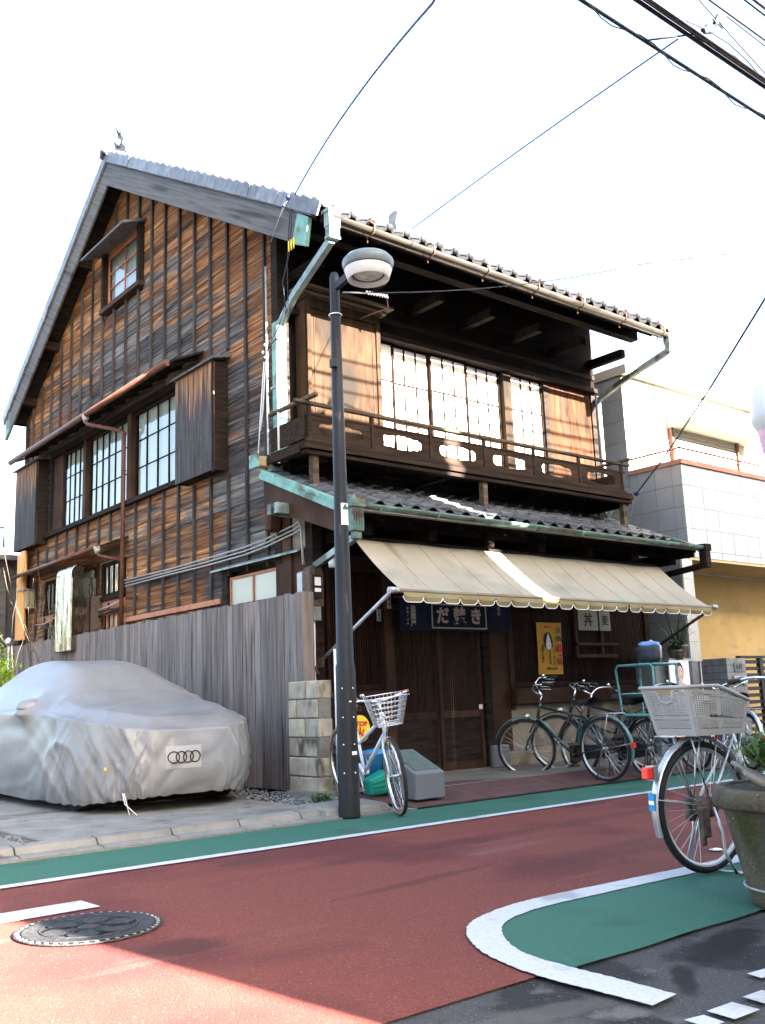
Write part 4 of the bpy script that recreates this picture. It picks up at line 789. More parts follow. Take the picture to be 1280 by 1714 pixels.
# ---- upper front
front = node('front_wall', house, (9.2, YU, 3.6), False)
MB().box(XS, XE, YU - .04, YU + .12, 5.78, roof_z(YU) - .2).build('header_wall', 'shaded_wood', front)
for zz0, zz1, pj in ((5.72, 5.79, .1), (5.95, 6.02, .06)): MB().box(XS, XE, YU - pj, YU + .1, zz0, zz1).build('lintel', 'dark_wood_x', front)
MB().box(XS, XE, YU + .02, YU + .11, 3.6, 3.98).build('skirting', 'dark_wood_x', front)
MB().box(XS, XE, YU - .05, YU + .1, 3.98, 4.05).build('sill', 'dark_wood_x', front)
MB().box(XE - .1, XE, YU - .03, YU + .1, 3.6, 5.72).build('post', 'dark_wood', front)
MB().box(XS, XS + .12, YU - .03, YU + .1, 3.6, 5.72).build('post', 'dark_wood', front)
def screen(x0, x1, yoff):
    s = node('sliding_screen', front, ((x0 + x1) / 2, YU + yoff, 4.05), False); z0, z1 = 4.05, 5.72; yy = YU + yoff; fw = .036
    for a, b, c, d in ((x0, x0 + fw, z0, z1), (x1 - fw, x1, z0, z1), (x0 + fw, x1 - fw, z0, z0 + .05), (x0 + fw, x1 - fw, z1 - .03, z1)): MB().box(a, b, yy - .015, yy + .015, c, d).build('stile', 'muntin', s)
    for i in (1, 2): xx = x0 + fw + (x1 - x0 - 2 * fw) * i / 3; MB().box(xx - .008, xx + .008, yy - .012, yy + .012, z0 + .05, z1 - .03).build('muntin', 'muntin', s)
    zs = [z0 + .05, 4.62, 5.18, z1 - .03]
    for zz in zs[1:3]: MB().box(x0 + fw, x1 - fw, yy - .01, yy + .01, zz - .008, zz + .008).build('muntin', 'muntin', s)
    for i in range(3):
        for j in range(3):
            a = x0 + fw + (x1 - x0 - 2 * fw) * i / 3; b = x0 + fw + (x1 - x0 - 2 * fw) * (i + 1) / 3
            MB().add([(a, yy + .008, zs[j]), (b, yy + .008, zs[j]), (b, yy + .008, zs[j + 1]), (a, yy + .008, zs[j + 1])], [(0, 1, 2, 3)]).build('pane', 'paper', s)
for (a, b, o_) in ((7.36, 8.05, .03), (8.02, 8.72, .065), (8.69, 9.42, .03), (9.4, 10.12, .065), (10.3, 11.02, .03)): screen(a, b, o_)
MB().box(10.12, 10.28, YU - .03, YU + .08, 4.05, 5.72).build('post', 'shutter_panel', front)
MB().box(11.02, 11.12, YU - .02, YU + .09, 4.05, 5.72).build('post', 'dark_wood', front)
rs = node('rain_shutter', front, (11.65, YU, 4.05), False)
for k, (a, b) in enumerate(((11.12, 11.42), (11.424, 11.6), (11.604, 11.85), (11.854, 12.14))): MB().box(a, b, YU - .01 + .003 * (k % 2), YU + .03, 4.05, 5.72).build('plank', 'shutter_wood', rs)
# shutter case at the left end
tc = node('shutter_case', front, (7.0, 9.3, 4.1), False); X0, X1, Yf = 6.44, 7.6, 9.2
MB().box(X0 + .05, X1 - .05, Yf + .012, Yf + .03, 4.12, 5.85).build('panel', 'shutter_panel', tc)
for a, b, c, d in ((X0, X0 + .06, 4.08, 5.9), (X1 - .07, X1, 4.08, 5.9), (X0 + .06, X1 - .07, 5.78, 5.9), (X0 + .06, X1 - .07, 4.08, 4.2)): MB().box(a, b, Yf - .012, Yf + .035, c, d).build('frame', 'shutter_panel', tc, bevel=.005)
MB().box(X0 + .11, X0 + .118, Yf + .002, Yf + .012, 4.2, 5.7).box(X1 - .13, X1 - .122, Yf + .002, Yf + .012, 4.2, 5.66).box(X0 + .11, X1 - .13, Yf + .002, Yf + .012, 5.69, 5.7).build('bead', 'brown_wood', tc)
MB().box(X0 + .0, X0 + .03, Yf + .035, YU, 4.08, 5.9).build('side_panel', 'brown_wood', tc); MB().box(X1 - .03, X1, Yf + .035, YU, 4.08, 5.9).build('side_panel', 'brown_wood', tc)
MB().box(X0 - .07, X1 + .08, Yf - .06, YU, 5.93, 5.97).build('cornice', 'rail_wood', tc); MB().box(X0 - .12, X1 + .16, Yf - .12, YU, 6.0, 6.035).build('cornice', 'rail_wood', tc)
MB().box(X0 - .03, X1 + .02, Yf - .03, YU, 5.9, 5.93).build('cornice', 'brown_wood', tc)

# ---- balcony with its pierced railing
bal = node('balcony', house, (9, 8.9, 3.8), False)
BX0, BX1, BY = 6.05, 11.86, 8.68
MB().box(BX0 - .05, BX1 + .06, BY - .06, YU + .02, 3.85, 3.885).build('deck', 'dark_wood_x', bal)
MB().box(BX0 - .07, BX1 + .09, BY - .07, BY + .04, 3.795, 3.847).build('edge_beam', 'rail_dark', bal); MB().box(BX0 - .05, BX1 + .07, BY - .04, BY + .05, 3.735, 3.778).build('edge_beam', 'dark_wood_x', bal)
MB().box(BX0 - .08, BX0 + .03, BY + .05, YU, 3.76, 3.847).build('end_beam', 'rail_dark', bal); MB().box(BX1, BX1 + .1, BY + .05, YU, 3.72, 3.847).build('end_beam', 'dark_wood', bal)
for k in range(7):
    xx = 6.3 + k * .92; MB().box(xx, xx + .08, BY + .06, YU, 3.69, 3.733).build('joist', 'shaded_wood', bal)
POST = [6.08, 6.99, 7.925, 8.875, 9.835, 10.796, 11.78]
for xx in POST: MB().box(xx - .02, xx + .02, BY - .018, BY + .022, 3.887, 4.315).build('post', 'rail_dark', bal)
MB().box(BX0 - .17, BX1 + .12, BY - .024, BY + .028, 4.317, 4.362).build('top_rail', 'rail_wood', bal, bevel=.008)
MB().box(BX0 - .02, BX1, BY - .012, BY + .017, 4.2, 4.228).build('mid_rail', 'rail_dark', bal)
MB().box(BX0 - .02, BX1, BY - .02, BY + .025, 3.886, 3.925).build('bottom_rail', 'rail_dark', bal)
for yy in (BY,): MB().box(BX0 - .03, BX0 + .03, BY - .2, YU, 4.366, 4.41).build('end_rail', 'rail_wood', bal, bevel=.008)
MB().box(BX1 - .1, BX1 - .04, BY - .16, YU, 4.366, 4.405).build('end_rail', 'rail_wood', bal, bevel=.008)
MB().box(BX0 - .01, BX0 + .02, BY + .04, YU - .02, 3.93, 4.2).build('end_panel', 'rail_dark', bal); MB().box(BX1 - .1, BX1 - .08, BY + .04, YU - .02, 3.93, 4.2).build('end_panel', 'rail_dark', bal)
def pierced_panel(x0, x1, z0, z1, y):
    cu = bpy.data.curves.new('pierced_panel', 'CURVE'); cu.dimensions = '2D'; cu.fill_mode = 'BOTH'; cu.extrude = .008
    def poly(pts):
        sp = cu.splines.new('POLY'); sp.points.add(len(pts) - 1); sp.use_cyclic_u = True
        for q, p in zip(sp.points, pts): q.co = (p[0], p[1], 0, 1)
    w, h = x1 - x0, z1 - z0; poly([(-w / 2, 0), (w / 2, 0), (w / 2, h), (-w / 2, h)])
    hole = []
    for i in range(72):
        a = 2 * math.pi * i / 72; ca, sa = math.cos(a), math.sin(a)
        bx, bz = .32 * math.copysign(abs(ca) ** .75, ca), .078 * math.copysign(abs(sa) ** .6, sa)
        wv = 1 + .13 * abs(math.sin(3 * a)) - .1 * (abs(math.cos(3 * a)) ** 6)
        hole.append((bx * (.92 + .08 * wv), h * .48 + bz * wv))
    poly(hole[::-1])
    ob = bpy.data.objects.new('pierced_panel', cu); COL.objects.link(ob); me = bpy.data.meshes.new_from_object(ob.evaluated_get(bpy.context.evaluated_depsgraph_get())); bpy.data.objects.remove(ob); bpy.data.curves.remove(cu)
    me.transform(Matrix.Rotation(math.pi / 2, 4, 'X')); me.materials.clear(); me.materials.append(MATS['rail_dark']); me.name = 'pierced_panel'
    o = bpy.data.objects.new('pierced_panel', me); COL.objects.link(o); o.location = ((x0 + x1) / 2, y, z0); attach(o, bal)
for a, b in zip(POST[:-1], POST[1:]): pierced_panel(a + .027, b - .027, 3.927, 4.198, BY + .003)
for xx in (6.16, 8.86, 11.8): MB().box(xx - .04, xx + .04, BY - .0, BY + .08, 3.3, 3.734).build('support_post', 'rail_wood', bal)

# ---- pent roof over the shop front
pent = node('pent_roof', house, (9.1, 8.6, 3.3), False)
PS = .43; PXA, PXB = 5.93, 12.27
def pz_(y): return 3.66 - PS * (9.41 - y)
MB().hexa([(PXA + .1, 7.86, pz_(7.86) - .09), (PXB, 7.86, pz_(7.86) - .09), (PXB, 9.5, pz_(9.5) - .09), (PXA + .1, 9.5, pz_(9.5) - .09), (PXA + .1, 7.86, pz_(7.86) - .05), (PXB, 7.86, pz_(7.86) - .05), (PXB, 9.5, pz_(9.5) - .05), (PXA + .1, 9.5, pz_(9.5) - .05)]).build('pent_deck', 'shaded_wood', pent)
angP = math.atan(PS); np_col = 23
tp = MB()
for r in range(6):
    y0 = 8.2 + r * .235 * math.cos(angP)
    for c in range(np_col):
        share('roof_tile', tile_me, pent, (PXA + .16 + c * TW, y0, pz_(y0) - .012 + rb.uniform(-.003, .003)), (angP + rb.uniform(-.012, .012), rb.uniform(-.01, .01), rb.uniform(-.006, .006)))
MB().hexa([(PXA + .1, 7.80, pz_(7.80) - .045), (PXB, 7.80, pz_(7.80) - .045), (PXB, 8.3, pz_(8.3) - .045), (PXA + .1, 8.3, pz_(8.3) - .045), (PXA + .1, 7.80, pz_(7.80) - .03), (PXB, 7.80, pz_(7.80) - .03), (PXB, 8.3, pz_(8.3) - .03), (PXA + .1, 8.3, pz_(8.3) - .03)]).build('copper_apron', 'copper_brown', pent)
half_round(PXA, PXB + .03, 7.76, 3.0, 2.985, .055).build('gutter', 'copper_dull', pent, fixn=True)
for k in range(8): MB().tube([(6.3 + k * .82, 7.9, 2.95), (6.3 + k * .82, 7.8, 2.935), (6.3 + k * .82, 7.74, 2.93), (6.3 + k * .82, 7.70, 2.96)], .007, 5).build('gutter_bracket', 'copper_grey', pent)
# copper-clad verge
for zo, h, xa, xb, nm, mt in ((.02, .05, PXA - .03, PXA + .1, 'verge_cap', 'copper_green'), (-.03, .06, PXA - .05, PXA + .02, 'verge_strip', 'copper_green'), (-.09, .33, PXA + .01, PXA + .05, 'verge_board', 'brown_wood')):
    y0, y1 = 7.84 if nm != 'verge_board' else 8.0, 9.44
    MB().hexa([(xa, y0, pz_(y0) + zo - h * (.72 if nm == 'verge_board' else 1)), (xb, y0, pz_(y0) + zo - h * (.72 if nm == 'verge_board' else 1)), (xb, y1, pz_(y1) + zo - h), (xa, y1, pz_(y1) + zo - h), (xa, y0, pz_(y0) + zo), (xb, y0, pz_(y0) + zo), (xb, y1, pz_(y1) + zo), (xa, y1, pz_(y1) + zo)]).build(nm, mt, pent)
MB().box(PXB - .02, PXB + .02, 7.9, 9.4, 2.85, 2.95).build('verge_board', 'dark_wood', pent)
MB().hexa([(PXB - .08, 7.82, pz_(7.82) - .02), (PXB + .05, 7.82, pz_(7.82) - .02), (PXB + .05, 9.44, pz_(9.44) - .02), (PXB - .08, 9.44, pz_(9.44) - .02), (PXB - .08, 7.82, pz_(7.82) + .03), (PXB + .05, 7.82, pz_(7.82) + .03), (PXB + .05, 9.44, pz_(9.44) + .03), (PXB - .08, 9.44, pz_(9.44) + .03)]).build('verge_cap', 'copper_dull', pent)
MB().box(PXA - .07, PXA + .28, 9.42, 9.56, 3.74, 3.86).build('beam_end', 'old_board', pent, bevel=.01); MB().box(PXA - .1, PXA - .068, 9.40, 9.58, 3.72, 3.88).build('beam_end_cap', 'copper_green', pent)
MB().box(PXA + .02, PXA + .22, 9.36, 9.47, 2.95, 3.62).build('verge_post', 'brown_wood', pent, bevel=.03)
m = MB()
for a, zz0, zz1 in ((.14, 2.95, 3.07), (.11, 2.7, 2.95), (.07, 2.62, 2.7)): m.box(5.98 - a / 2, 5.98 + a / 2 + .03, 7.76 - a / 2, 7.76 + a / 2, zz0, zz1)
for k in range(4): m.box(5.93 + k * .032, 5.945 + k * .032, 7.69, 7.705, 2.72, 2.94)
m.build('rainwater_head', 'copper_dull', pent, bevel=.008)
MB().bar((5.99, 7.78, 2.64), (6.1, 8.65, 2.46), .06, .07).build('swan_neck', 'copper_grey', pent)
m = MB()
for a, zz0, zz1 in ((.15, 2.92, 3.02), (.12, 2.68, 2.92)): m.box(12.33 - a / 2, 12.33 + a / 2, 7.76 - a / 2, 7.76 + a / 2, zz0, zz1)
m.build('rainwater_head', 'dark_wood', pent, bevel=.008); MB().bar((12.33, 7.78, 2.72), (12.3, 8.7, 2.62), .07, .08).build('swan_neck', 'dark_wood', pent)
for k in range(17):
    xx = 6.1 + k * .37; MB().hexa([(xx, 7.9, pz_(7.9) - .15), (xx + .045, 7.9, pz_(7.9) - .15), (xx + .045, 9.3, pz_(9.3) - .15), (xx, 9.3, pz_(9.3) - .15), (xx, 7.9, pz_(7.9) - .092), (xx + .045, 7.9, pz_(7.9) - .092), (xx + .045, 9.3, pz_(9.3) - .092), (xx, 9.3, pz_(9.3) - .092)]).build('rafter', 'shaded_wood', pent)
MB().box(5.98, 12.25, 8.14, 8.26, 2.86, 2.98).build('eave_beam', 'shaded_wood', pent)
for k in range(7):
    xx = 6.35 + k * .93; MB().box(xx, xx + .1, 8.05, 8.8, 2.74, 2.86).build('bracket_beam', 'shaded_wood', pent)
m = MB(); m.lathe([(0, -.02), (.09, -.02), (.1, .0), (.06, .01), (.06, .02), (0, .02)], (6.08, 9.38, 3.82), 14, 'y'); m.box(6.0, 6.16, 9.36, 9.4, 3.68, 3.82); m.build('end_tile', 'verge_tile', pent)
m = MB(); m.lathe([(0, -.02), (.08, -.02), (.09, .0), (0, .02)], (12.05, 9.2, 3.72), 14, 'y'); m.tube([(12.0, 9.2, 3.62), (12.1, 9.15, 3.75), (12.12, 9.1, 3.9)], .03, 8); m.build('end_tile', 'copper_grey', pent)

# ---- shop front at street level
shop = node('shopfront', house, (9.2, YL, .1), False)
MB().box(XS + .1, XE - .05, YL + .02, YL + .118, 2.12, 3.0).build('header_wall', 'shaded_wood', shop); MB().box(XS + .1, XE - .05, YL - .05, YL + .02, 2.5, 2.62).build('lintel', 'dark_wood_x', shop)
def lattice(x0, x1, z0, z1, n, rails, mat, parent, y=YL, bw=.014, bd=.02, nm='lattice'):
    g = node(nm, parent, ((x0 + x1) / 2, y, z0), False)
    for k in range(n):
        xx = x0 + (x1 - x0) * (k + .5) / n; MB().box(xx - bw / 2, xx + bw / 2, y - bd, y, z0, z1).build('lattice_bar', mat, g)
    for zz in rails: MB().box(x0, x1, y + .001, y + .014, zz - .012, zz + .012).build('cross_rail', mat, g)
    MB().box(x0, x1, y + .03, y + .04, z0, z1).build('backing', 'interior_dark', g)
    for a, b in ((x0 - .04, x0), (x1, x1 + .04)): MB().box(a, b, y - .02, y + .03, z0 - .05, z1 + .04).build('stile', mat, g)
    MB().box(x0, x1, y - .022, y + .03, z0 - .06, z0).build('rail', mat, g); MB().box(x0, x1, y - .022, y + .03, z1, z1 + .05).build('rail', mat, g)
    return g
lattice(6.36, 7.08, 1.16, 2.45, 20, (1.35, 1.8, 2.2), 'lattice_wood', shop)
MB().box(6.32, 7.12, YL - .01, YL + .04, .12, 1.09).build('lower_panel', 'dark_wood', shop); MB().box(6.3, 7.14, YL - .05, YL + .03, 1.02, 1.09).build('sill_beam', 'brown_wood', shop)
MB().box(7.13, 7.24, YL - .05, YL + .06, .1, 2.5).build('post', 'brown_wood', shop, bevel=.008)
def door(x0, x1, yo):
    d = node('door', shop, ((x0 + x1) / 2, YL + yo, .12), False); y = YL + yo
    for a, b in ((x0, x0 + .055), (x1 - .055, x1)): MB().box(a, b, y - .018, y + .018, .12, 2.1).build('stile', 'lattice_warm', d)
    for c, e in ((.12, .22), (.74, .82), (2.02, 2.1)): MB().box(x0 + .055, x1 - .055, y - .016, y + .016, c, e).build('rail', 'lattice_warm', d)
    for c in (1.2, 1.58): MB().box(x0 + .055, x1 - .055, y - .0, y + .012, c, c + .018).build('cross_rail', 'lattice_warm', d)
    MB().box(x0 + .055, x1 - .055, y - .002, y + .008, .22, .74).build('panel', 'dark_wood', d)
    n = 17
    for k in range(n):
        xx = x0 + .055 + (x1 - x0 - .11) * (k + .5) / n; MB().box(xx - .0075, xx + .0075, y - .016, y - .0, .82, 2.02).build('lattice_bar', 'lattice_warm', d)
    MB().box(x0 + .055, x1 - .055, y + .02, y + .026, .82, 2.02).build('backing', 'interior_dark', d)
    return d
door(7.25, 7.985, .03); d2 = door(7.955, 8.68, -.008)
MB().box(8.6, 8.66, YL - .03, YL - .027, .83, .885).build('notice', 'white', d2)
MB().box(7.24, 8.7, YL - .07, YL + .06, .1, .125).build('threshold', 'forecourt', shop)
MB().box(8.7, 8.82, YL - .06, YL + .06, .12, 2.5).build('post', 'dark_wood', shop, bevel=.008); MB().box(8.82, 9.17, YL - .03, YL + .06, .3, 2.5).build('panel', 'brown_wood', shop)
MB().box(8.72, 9.02, YL - .12, YL + .05, .1, .38).build('plinth_stone', 'granite', shop, bevel=.02)
MB().box(9.17, 9.24, YL - .05, YL + .06, .8, 2.5).build('post', 'brown_wood', shop)
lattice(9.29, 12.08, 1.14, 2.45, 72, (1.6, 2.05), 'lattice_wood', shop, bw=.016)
MB().box(9.18, 12.2, YL - .12, YL + .05, .86, 1.07).build('sill_beam', 'brown_wood', shop, bevel=.015)
MB().box(8.9, 12.2, YL - .02, YL + .1, .1, .855).build('foundation_wall', 'plaster', shop)
MB().box(12.1, 12.22, YL - .05, YL + .1, .1, 2.9).build('corner_post', 'dark_wood', shop)
MB().box(10.5, 11.4, YL - .09, YL - .022, 1.62, 1.66).box(10.45, 11.35, YL - .1, YL - .022, 1.45, 1.5).box(10.5, 10.55, YL - .06, YL - .022, 1.5, 2.2).box(11.05, 11.1, YL - .06, YL - .022, 1.5, 2.2).build('notice_shelf', 'brown_wood', shop)

# ================================================================== AWNING, CURTAIN, NOTICES
aw = thing('awning', (9, 7.8, 2.0), 'cream canvas awning with scalloped valance over the shop front', 'awning')
AX0, AX1, AYT, AZT, AYB, AZB = 6.25, 11.72, 8.14, 2.70, 7.365, 2.045
def canvas_pt(u, v):
    seam = .006 * math.cos(u * 2 * math.pi * 6) + .012 * math.sin(u * 9 + 1) * v * (1 - v)
    return Vector((AX0 + (AX1 - AX0) * u, AYT + (AYB - AYT) * v, AZT + (AZB - AZT) * v - .045 * math.sin(math.pi * v) * (.8 + .2 * math.sin(u * 15)) + seam * .9))
MB().grid(canvas_pt, 72, 10).build('canvas', 'canvas', aw)
for k in range(1, 12): MB().tube([canvas_pt(k / 12, v / 10) + Vector((0, 0, .002)) for v in range(11)], .0035, 5).build('seam', 'canvas', aw)
vm = MB(); em = MB(); ns = 21
for k in range(ns):
    a = AX0 + (AX1 - AX0) * k / ns; b = AX0 + (AX1 - AX0) * (k + 1) / ns; w = b - a; prev = None; edge = []; ph = rb.uniform(0, 6)
    for i in range(13):
        t = i / 12; dz = .105 * (1 - (2 * abs(t - .5)) ** 6 * .55); wob = .008 * math.sin(ph + t * 3)
        if t < .04 or t > .96: dz = .045
        cur = (Vector((a + w * t, AYB - .02, AZB - .005)), Vector((a + w * t, AYB - .02 + wob - .01, AZB - dz * .5)), Vector((a + w * t, AYB - .015 + wob * 2, AZB - dz)))
        if prev: vm.add([prev[0], cur[0], cur[1], prev[1]], [(0, 3, 2, 1)], True); vm.add([prev[1], cur[1], cur[2], prev[2]], [(0, 3, 2, 1)], True)
        prev = cur; edge.append(cur[2] + Vector((0, -.003, 0)))
    em.tube(edge, .0045, 5)
vm.build('valance', 'valance', aw); em.build('valance_piping', 'valance_edge', aw)
MB().tube([(6.08, AYB, AZB + .01), (11.82, AYB, AZB + .01)], .022, 10).build('front_bar', 'copper_brown', aw)
for xx, xe, mt in ((6.12, 6.12, 'pole_pipe'), (11.78, 11.74, 'rust_metal')):
    MB().tube([(xe, 8.62, 1.42), (xx, AYB, AZB + .01)], .02, 10).build('arm', mt, aw)
    MB().tube([(xx - .04, AYB, AZB + .01), (xx + .07, AYB, AZB + .012)], .034, 10).build('elbow', 'pole_pipe', aw)
    MB().box(xe - .02, xe + .02, 8.58, 8.78, 1.36, 1.46).build('arm_bracket', 'rust_metal', aw)
MB().tube([(6.13, 8.62, 1.40), (6.08, 8.66, 1.36), (6.04, 8.6, 1.33), (6.06, 8.58, 1.28)], .014, 6).build('chain_hook', 'rust_metal', aw)
MB().tube([(6.3, AYT + .02, AZT + .01), (11.7, AYT + .02, AZT + .01)], .03, 8).build('roller_tube', 'dark_wood', aw)

nr = thing('shop_curtain', (8.2, 8.62, 1.75), 'dark blue cloth shop curtain with white lettering hung over the sliding doors', 'curtain')
NY = 8.63
for k in range(4):
    a = 7.27 + k * .466; MB().grid(lambda u, v: Vector((a + .462 * u, NY + .012 * math.sin((k + u) * 5.1) * (1 - v), 1.77 + .38 * v)), 10, 6).build('cloth_panel', 'noren', nr)
MB().tube([(7.2, NY + .01, 2.16), (9.2, NY + .01, 2.16)], .014, 8).build('rod', 'brown_wood', nr)
for a, b, c, d in ((7.75, 8.67, 1.80, 1.818), (7.75, 8.67, 2.083, 2.10), (7.75, 7.766, 1.818, 2.083), (8.654, 8.67, 1.818, 2.083)): MB().box(a, b, NY - .024, NY - .018, c, d).build('printed_border', 'noren_ink', nr)
for ch, xx in (('だ', 7.93), ('楚', 8.21), ('き', 8.49)): text_mesh(ch, .21, 'noren_ink', nr, 'lettering', (xx, NY - .021, 1.945), (1, 0, 0), (0, 0, 1), bold=.008)
for k, ch in enumerate('追間屋'): text_mesh(ch, .085, 'noren_ink', nr, 'lettering', (7.46, NY - .021, 2.02 - k * .085), (1, 0, 0), (0, 0, 1), bold=.003)
for k, ch in enumerate('巣鴨そば処'): text_mesh(ch, .036, 'noren_ink', nr, 'lettering', (7.375, NY - .021, 2.03 - k * .045), (1, 0, 0), (0, 0, 1))
for k, ch in enumerate('桔貢'): text_mesh(ch, .06, 'noren_ink', nr, 'lettering', (8.9, NY - .021, 2.06 - k * .06), (1, 0, 0), (0, 0, 1))

ps = thing('poster', (9.98, 8.73, 1.23), 'yellow festival poster with a white mask face on the dark lattice', 'poster')
PY = YL - .03
def onp(u, v): return (9.73 + .5 * u + .01 * (v - .5), PY, 1.235 + .69 * v)
MB().grid(lambda u, v: Vector(onp(u, v)) + Vector((0, -.006 * math.sin(u * 4 + v * 3) - .003, 0)), 6, 10).build('sheet', 'poster_yellow', ps)
PY -= .013
def disc(cx, cz, rx, rz, n=20): return [(cx + rx * math.cos(2 * math.pi * i / n), PY, cz + rz * math.sin(2 * math.pi * i / n)) for i in range(n)]
MB().prism([(9.865, PY, 1.60), (9.86, PY, 1.68), (9.885, PY, 1.77), (9.945, PY, 1.80), (10.0, PY, 1.77), (10.03, PY, 1.68), (10.03, PY, 1.60), (9.99, PY, 1.58), (9.91, PY, 1.58)], (0, -.002, 0)).build('mask_hair', 'ink', ps, fixn=True)
PY -= .004
MB().prism([(9.905, PY, 1.58), (9.892, PY, 1.62), (9.905, PY, 1.68), (9.925, PY, 1.74), (9.945, PY, 1.785), (9.965, PY, 1.74), (9.985, PY, 1.68), (9.998, PY, 1.62), (9.985, PY, 1.58), (9.945, PY, 1.565)], (0, -.002, 0)).build('mask_face', 'white', ps, fixn=True)
PY -= .004
MB().prism(disc(9.945, 1.615, .009, .008, 10), (0, -.001, 0)).build('mask_mouth', 'ink_red', ps); MB().box(9.912, 9.93, PY, PY + .001, 1.668, 1.673).box(9.96, 9.978, PY, PY + .001, 1.668, 1.673).build('mask_eyes', 'ink', ps)
for k, ch in enumerate('巣鴨'): text_mesh(ch, .085, 'ink_green', ps, 'lettering', (10.16, PY, 1.82 - k * .115), (1, 0, 0), (0, 0, 1), bold=.002)
for k, (ch, s_) in enumerate((('酉', .11), ('の', .045), ('市', .1))): text_mesh(ch, s_, 'ink_red', ps, 'lettering', (10.165, PY, 1.575 - k * .088), (1, 0, 0), (0, 0, 1), bold=.004)
for k, ch in enumerate('十一月十八日'): text_mesh(ch, .038, 'ink_brown', ps, 'lettering', (10.03, PY, 1.53 - k * .033), (1, 0, 0), (0, 0, 1))
for k, ch in enumerate('境内露店市'): text_mesh(ch, .038, 'ink_brown', ps, 'lettering', (9.96, PY, 1.53 - k * .036), (1, 0, 0), (0, 0, 1))
for k, ch in enumerate('巣鴨大鳥神社'): text_mesh(ch, .04, 'ink', ps, 'lettering', (9.82, PY, 1.60 - k * .04), (1, 0, 0), (0, 0, 1))
text_mesh('開運招福', .035, 'poster_orange', ps, 'lettering', (9.95, PY, 1.865), (1, 0, 0), (0, 0, 1)); text_mesh('巣鴨大鳥神社', .036, 'ink_brown', ps, 'lettering', (9.99, PY, 1.31), (1, 0, 0), (0, 0, 1))
def paper_sign(x0, x1, z0, z1, chars, size, label):
    t = thing('menu_sign', ((x0 + x1) / 2, YL - .07, z0), label, 'sign')
    MB().box(x0, x1, YL - .075, YL - .064, z0, z1).build('board', 'paper_sign', t)
    for k, ch in enumerate(chars): text_mesh(ch, size, 'ink', t, 'lettering', ((x0 + x1) / 2, YL - .078, z1 - (z1 - z0) * (k + .5) / len(chars)), (1, 0, 0), (0, 0, 1), bold=.003)
paper_sign(10.56, 10.98, 1.83, 2.36, '天丼', .2, 'pale menu board with two large black characters on the lattice')
paper_sign(11.02, 11.26, 1.83, 2.36, '蕎麦', .15, 'narrow pale menu board beside the wider menu board')
for (xx, zz, h, lb) in ((7.19, 2.03, .22, 'upper slip of paper on the post beside the blue curtain'), (7.03, 1.88, .14, 'lower slip of paper on the lattice beside the post')):
    t = thing('paper_slip', (xx, YL - .06, zz), lb, 'paper slip'); MB().box(xx - .03, xx + .03, YL - .06, YL - .056, zz, zz + h).build('sheet', 'paper_sign', t)
    for k, ch in enumerate('営業中'): text_mesh(ch, h / 4, 'ink', t, 'lettering', (xx, YL - .062, zz + h * (.8 - k * .3)), (1, 0, 0), (0, 0, 1))
# electric meter
em_ = thing('electric_meter', (6.05, 8.72, 2.0), 'electric meter in a grey housing on the front corner post', 'meter')
MB().box(6.02, 6.15, 8.78, 8.92, 2.02, 2.42).build('case', 'zinc', em_, bevel=.02)
m = MB(); pr = [(0, 0), (.0, .36)] + [(.09 - .09 * math.cos(a * math.pi / 8), .36 + .09 * math.sin(a * math.pi / 8)) for a in range(1, 9)] + [(.18, 0)]
m.prism([(6.0 + a, 8.62, 2.02 + b) for a, b in pr], (0, .15, 0)); m.build('hood', 'rust_metal', em_, fixn=True)
MB().box(6.03, 6.15, 8.60, 8.62, 2.1, 2.36).build('dial_plate', 'black_plastic', em_); MB().box(6.05, 6.13, 8.595, 8.60, 2.24, 2.33).box(6.05, 6.13, 8.595, 8.60, 2.17, 2.21).build('dial', 'porcelain', em_)
MB().box(6.03, 6.14, 8.62, 8.75, 1.86, 2.01).build('terminal_box', 'zinc', em_); MB().tube([(6.08, 8.68, 1.86), (6.07, 8.68, .8), (6.07, 8.68, .1)], .018, 8).build('conduit', 'white_pipe', em_)
MB().tube([(6.05, 8.66, 1.86), (6.03, 8.62, 1.6), (6.06, 8.68, 1.4)], .012, 6).build('loose_cable', 'cable_black', em_)
lb = thing('wall_lamp', (6.28, 8.6, 2.45), 'small white lamp under the pent roof at the corner', 'lamp'); MB().lathe([(0, 0), (.045, .0), (.05, .05), (.04, .14), (0, .15)], (6.3, 8.6, 2.45), 14).build('shade', 'white', lb); MB().box(6.28, 6.32, 8.6, 8.78, 2.56, 2.6).build('arm', 'zinc', lb)

# ================================================================== FENCE, BLOCK PIER, LAMP, CAR
fn = thing('board_fence', (5.85, 13, .05), 'tall grey-brown vertical board fence beside the covered car', 'fence')
y = 8.52; k = 0
while y < 18.2:
    w = .118 + rb.uniform(-.006, .006); zt = 2.155 + rb.uniform(-.012, .012); j = rb.uniform(-.005, .005); tl = rb.uniform(-.002, .002)
    if y > 8.52: MB().hexa([(5.835 + j, y, .08 + rb.uniform(-.01, .01)), (5.86 + j, y, .08), (5.86 + j, y + w - .005, .08), (5.835 + j + tl, y + w - .005, .085), (5.835 + j, y, zt), (5.86 + j, y, zt), (5.86 + j, y + w - .005, zt + .003), (5.835 + j + tl, y + w - .005, zt)]).build('board', 'fence_board', fn)
    y += w + .004
for zz in (.45, 1.3, 1.95): MB().box(5.872, 5.915, 8.55, 18.2, zz, zz + .07).build('rail', 'fence_board', fn)
for yy in (8.66, 11.2, 13.8, 16.4, 18.1): MB().box(5.917, 6.0, yy - .04, yy + .04, 0, 2.1).build('post', 'fence_board', fn)
MB().box(5.80, 5.94, 8.47, 8.62, .1, 2.15).build('end_post', 'fence_board', fn, bevel=.006)
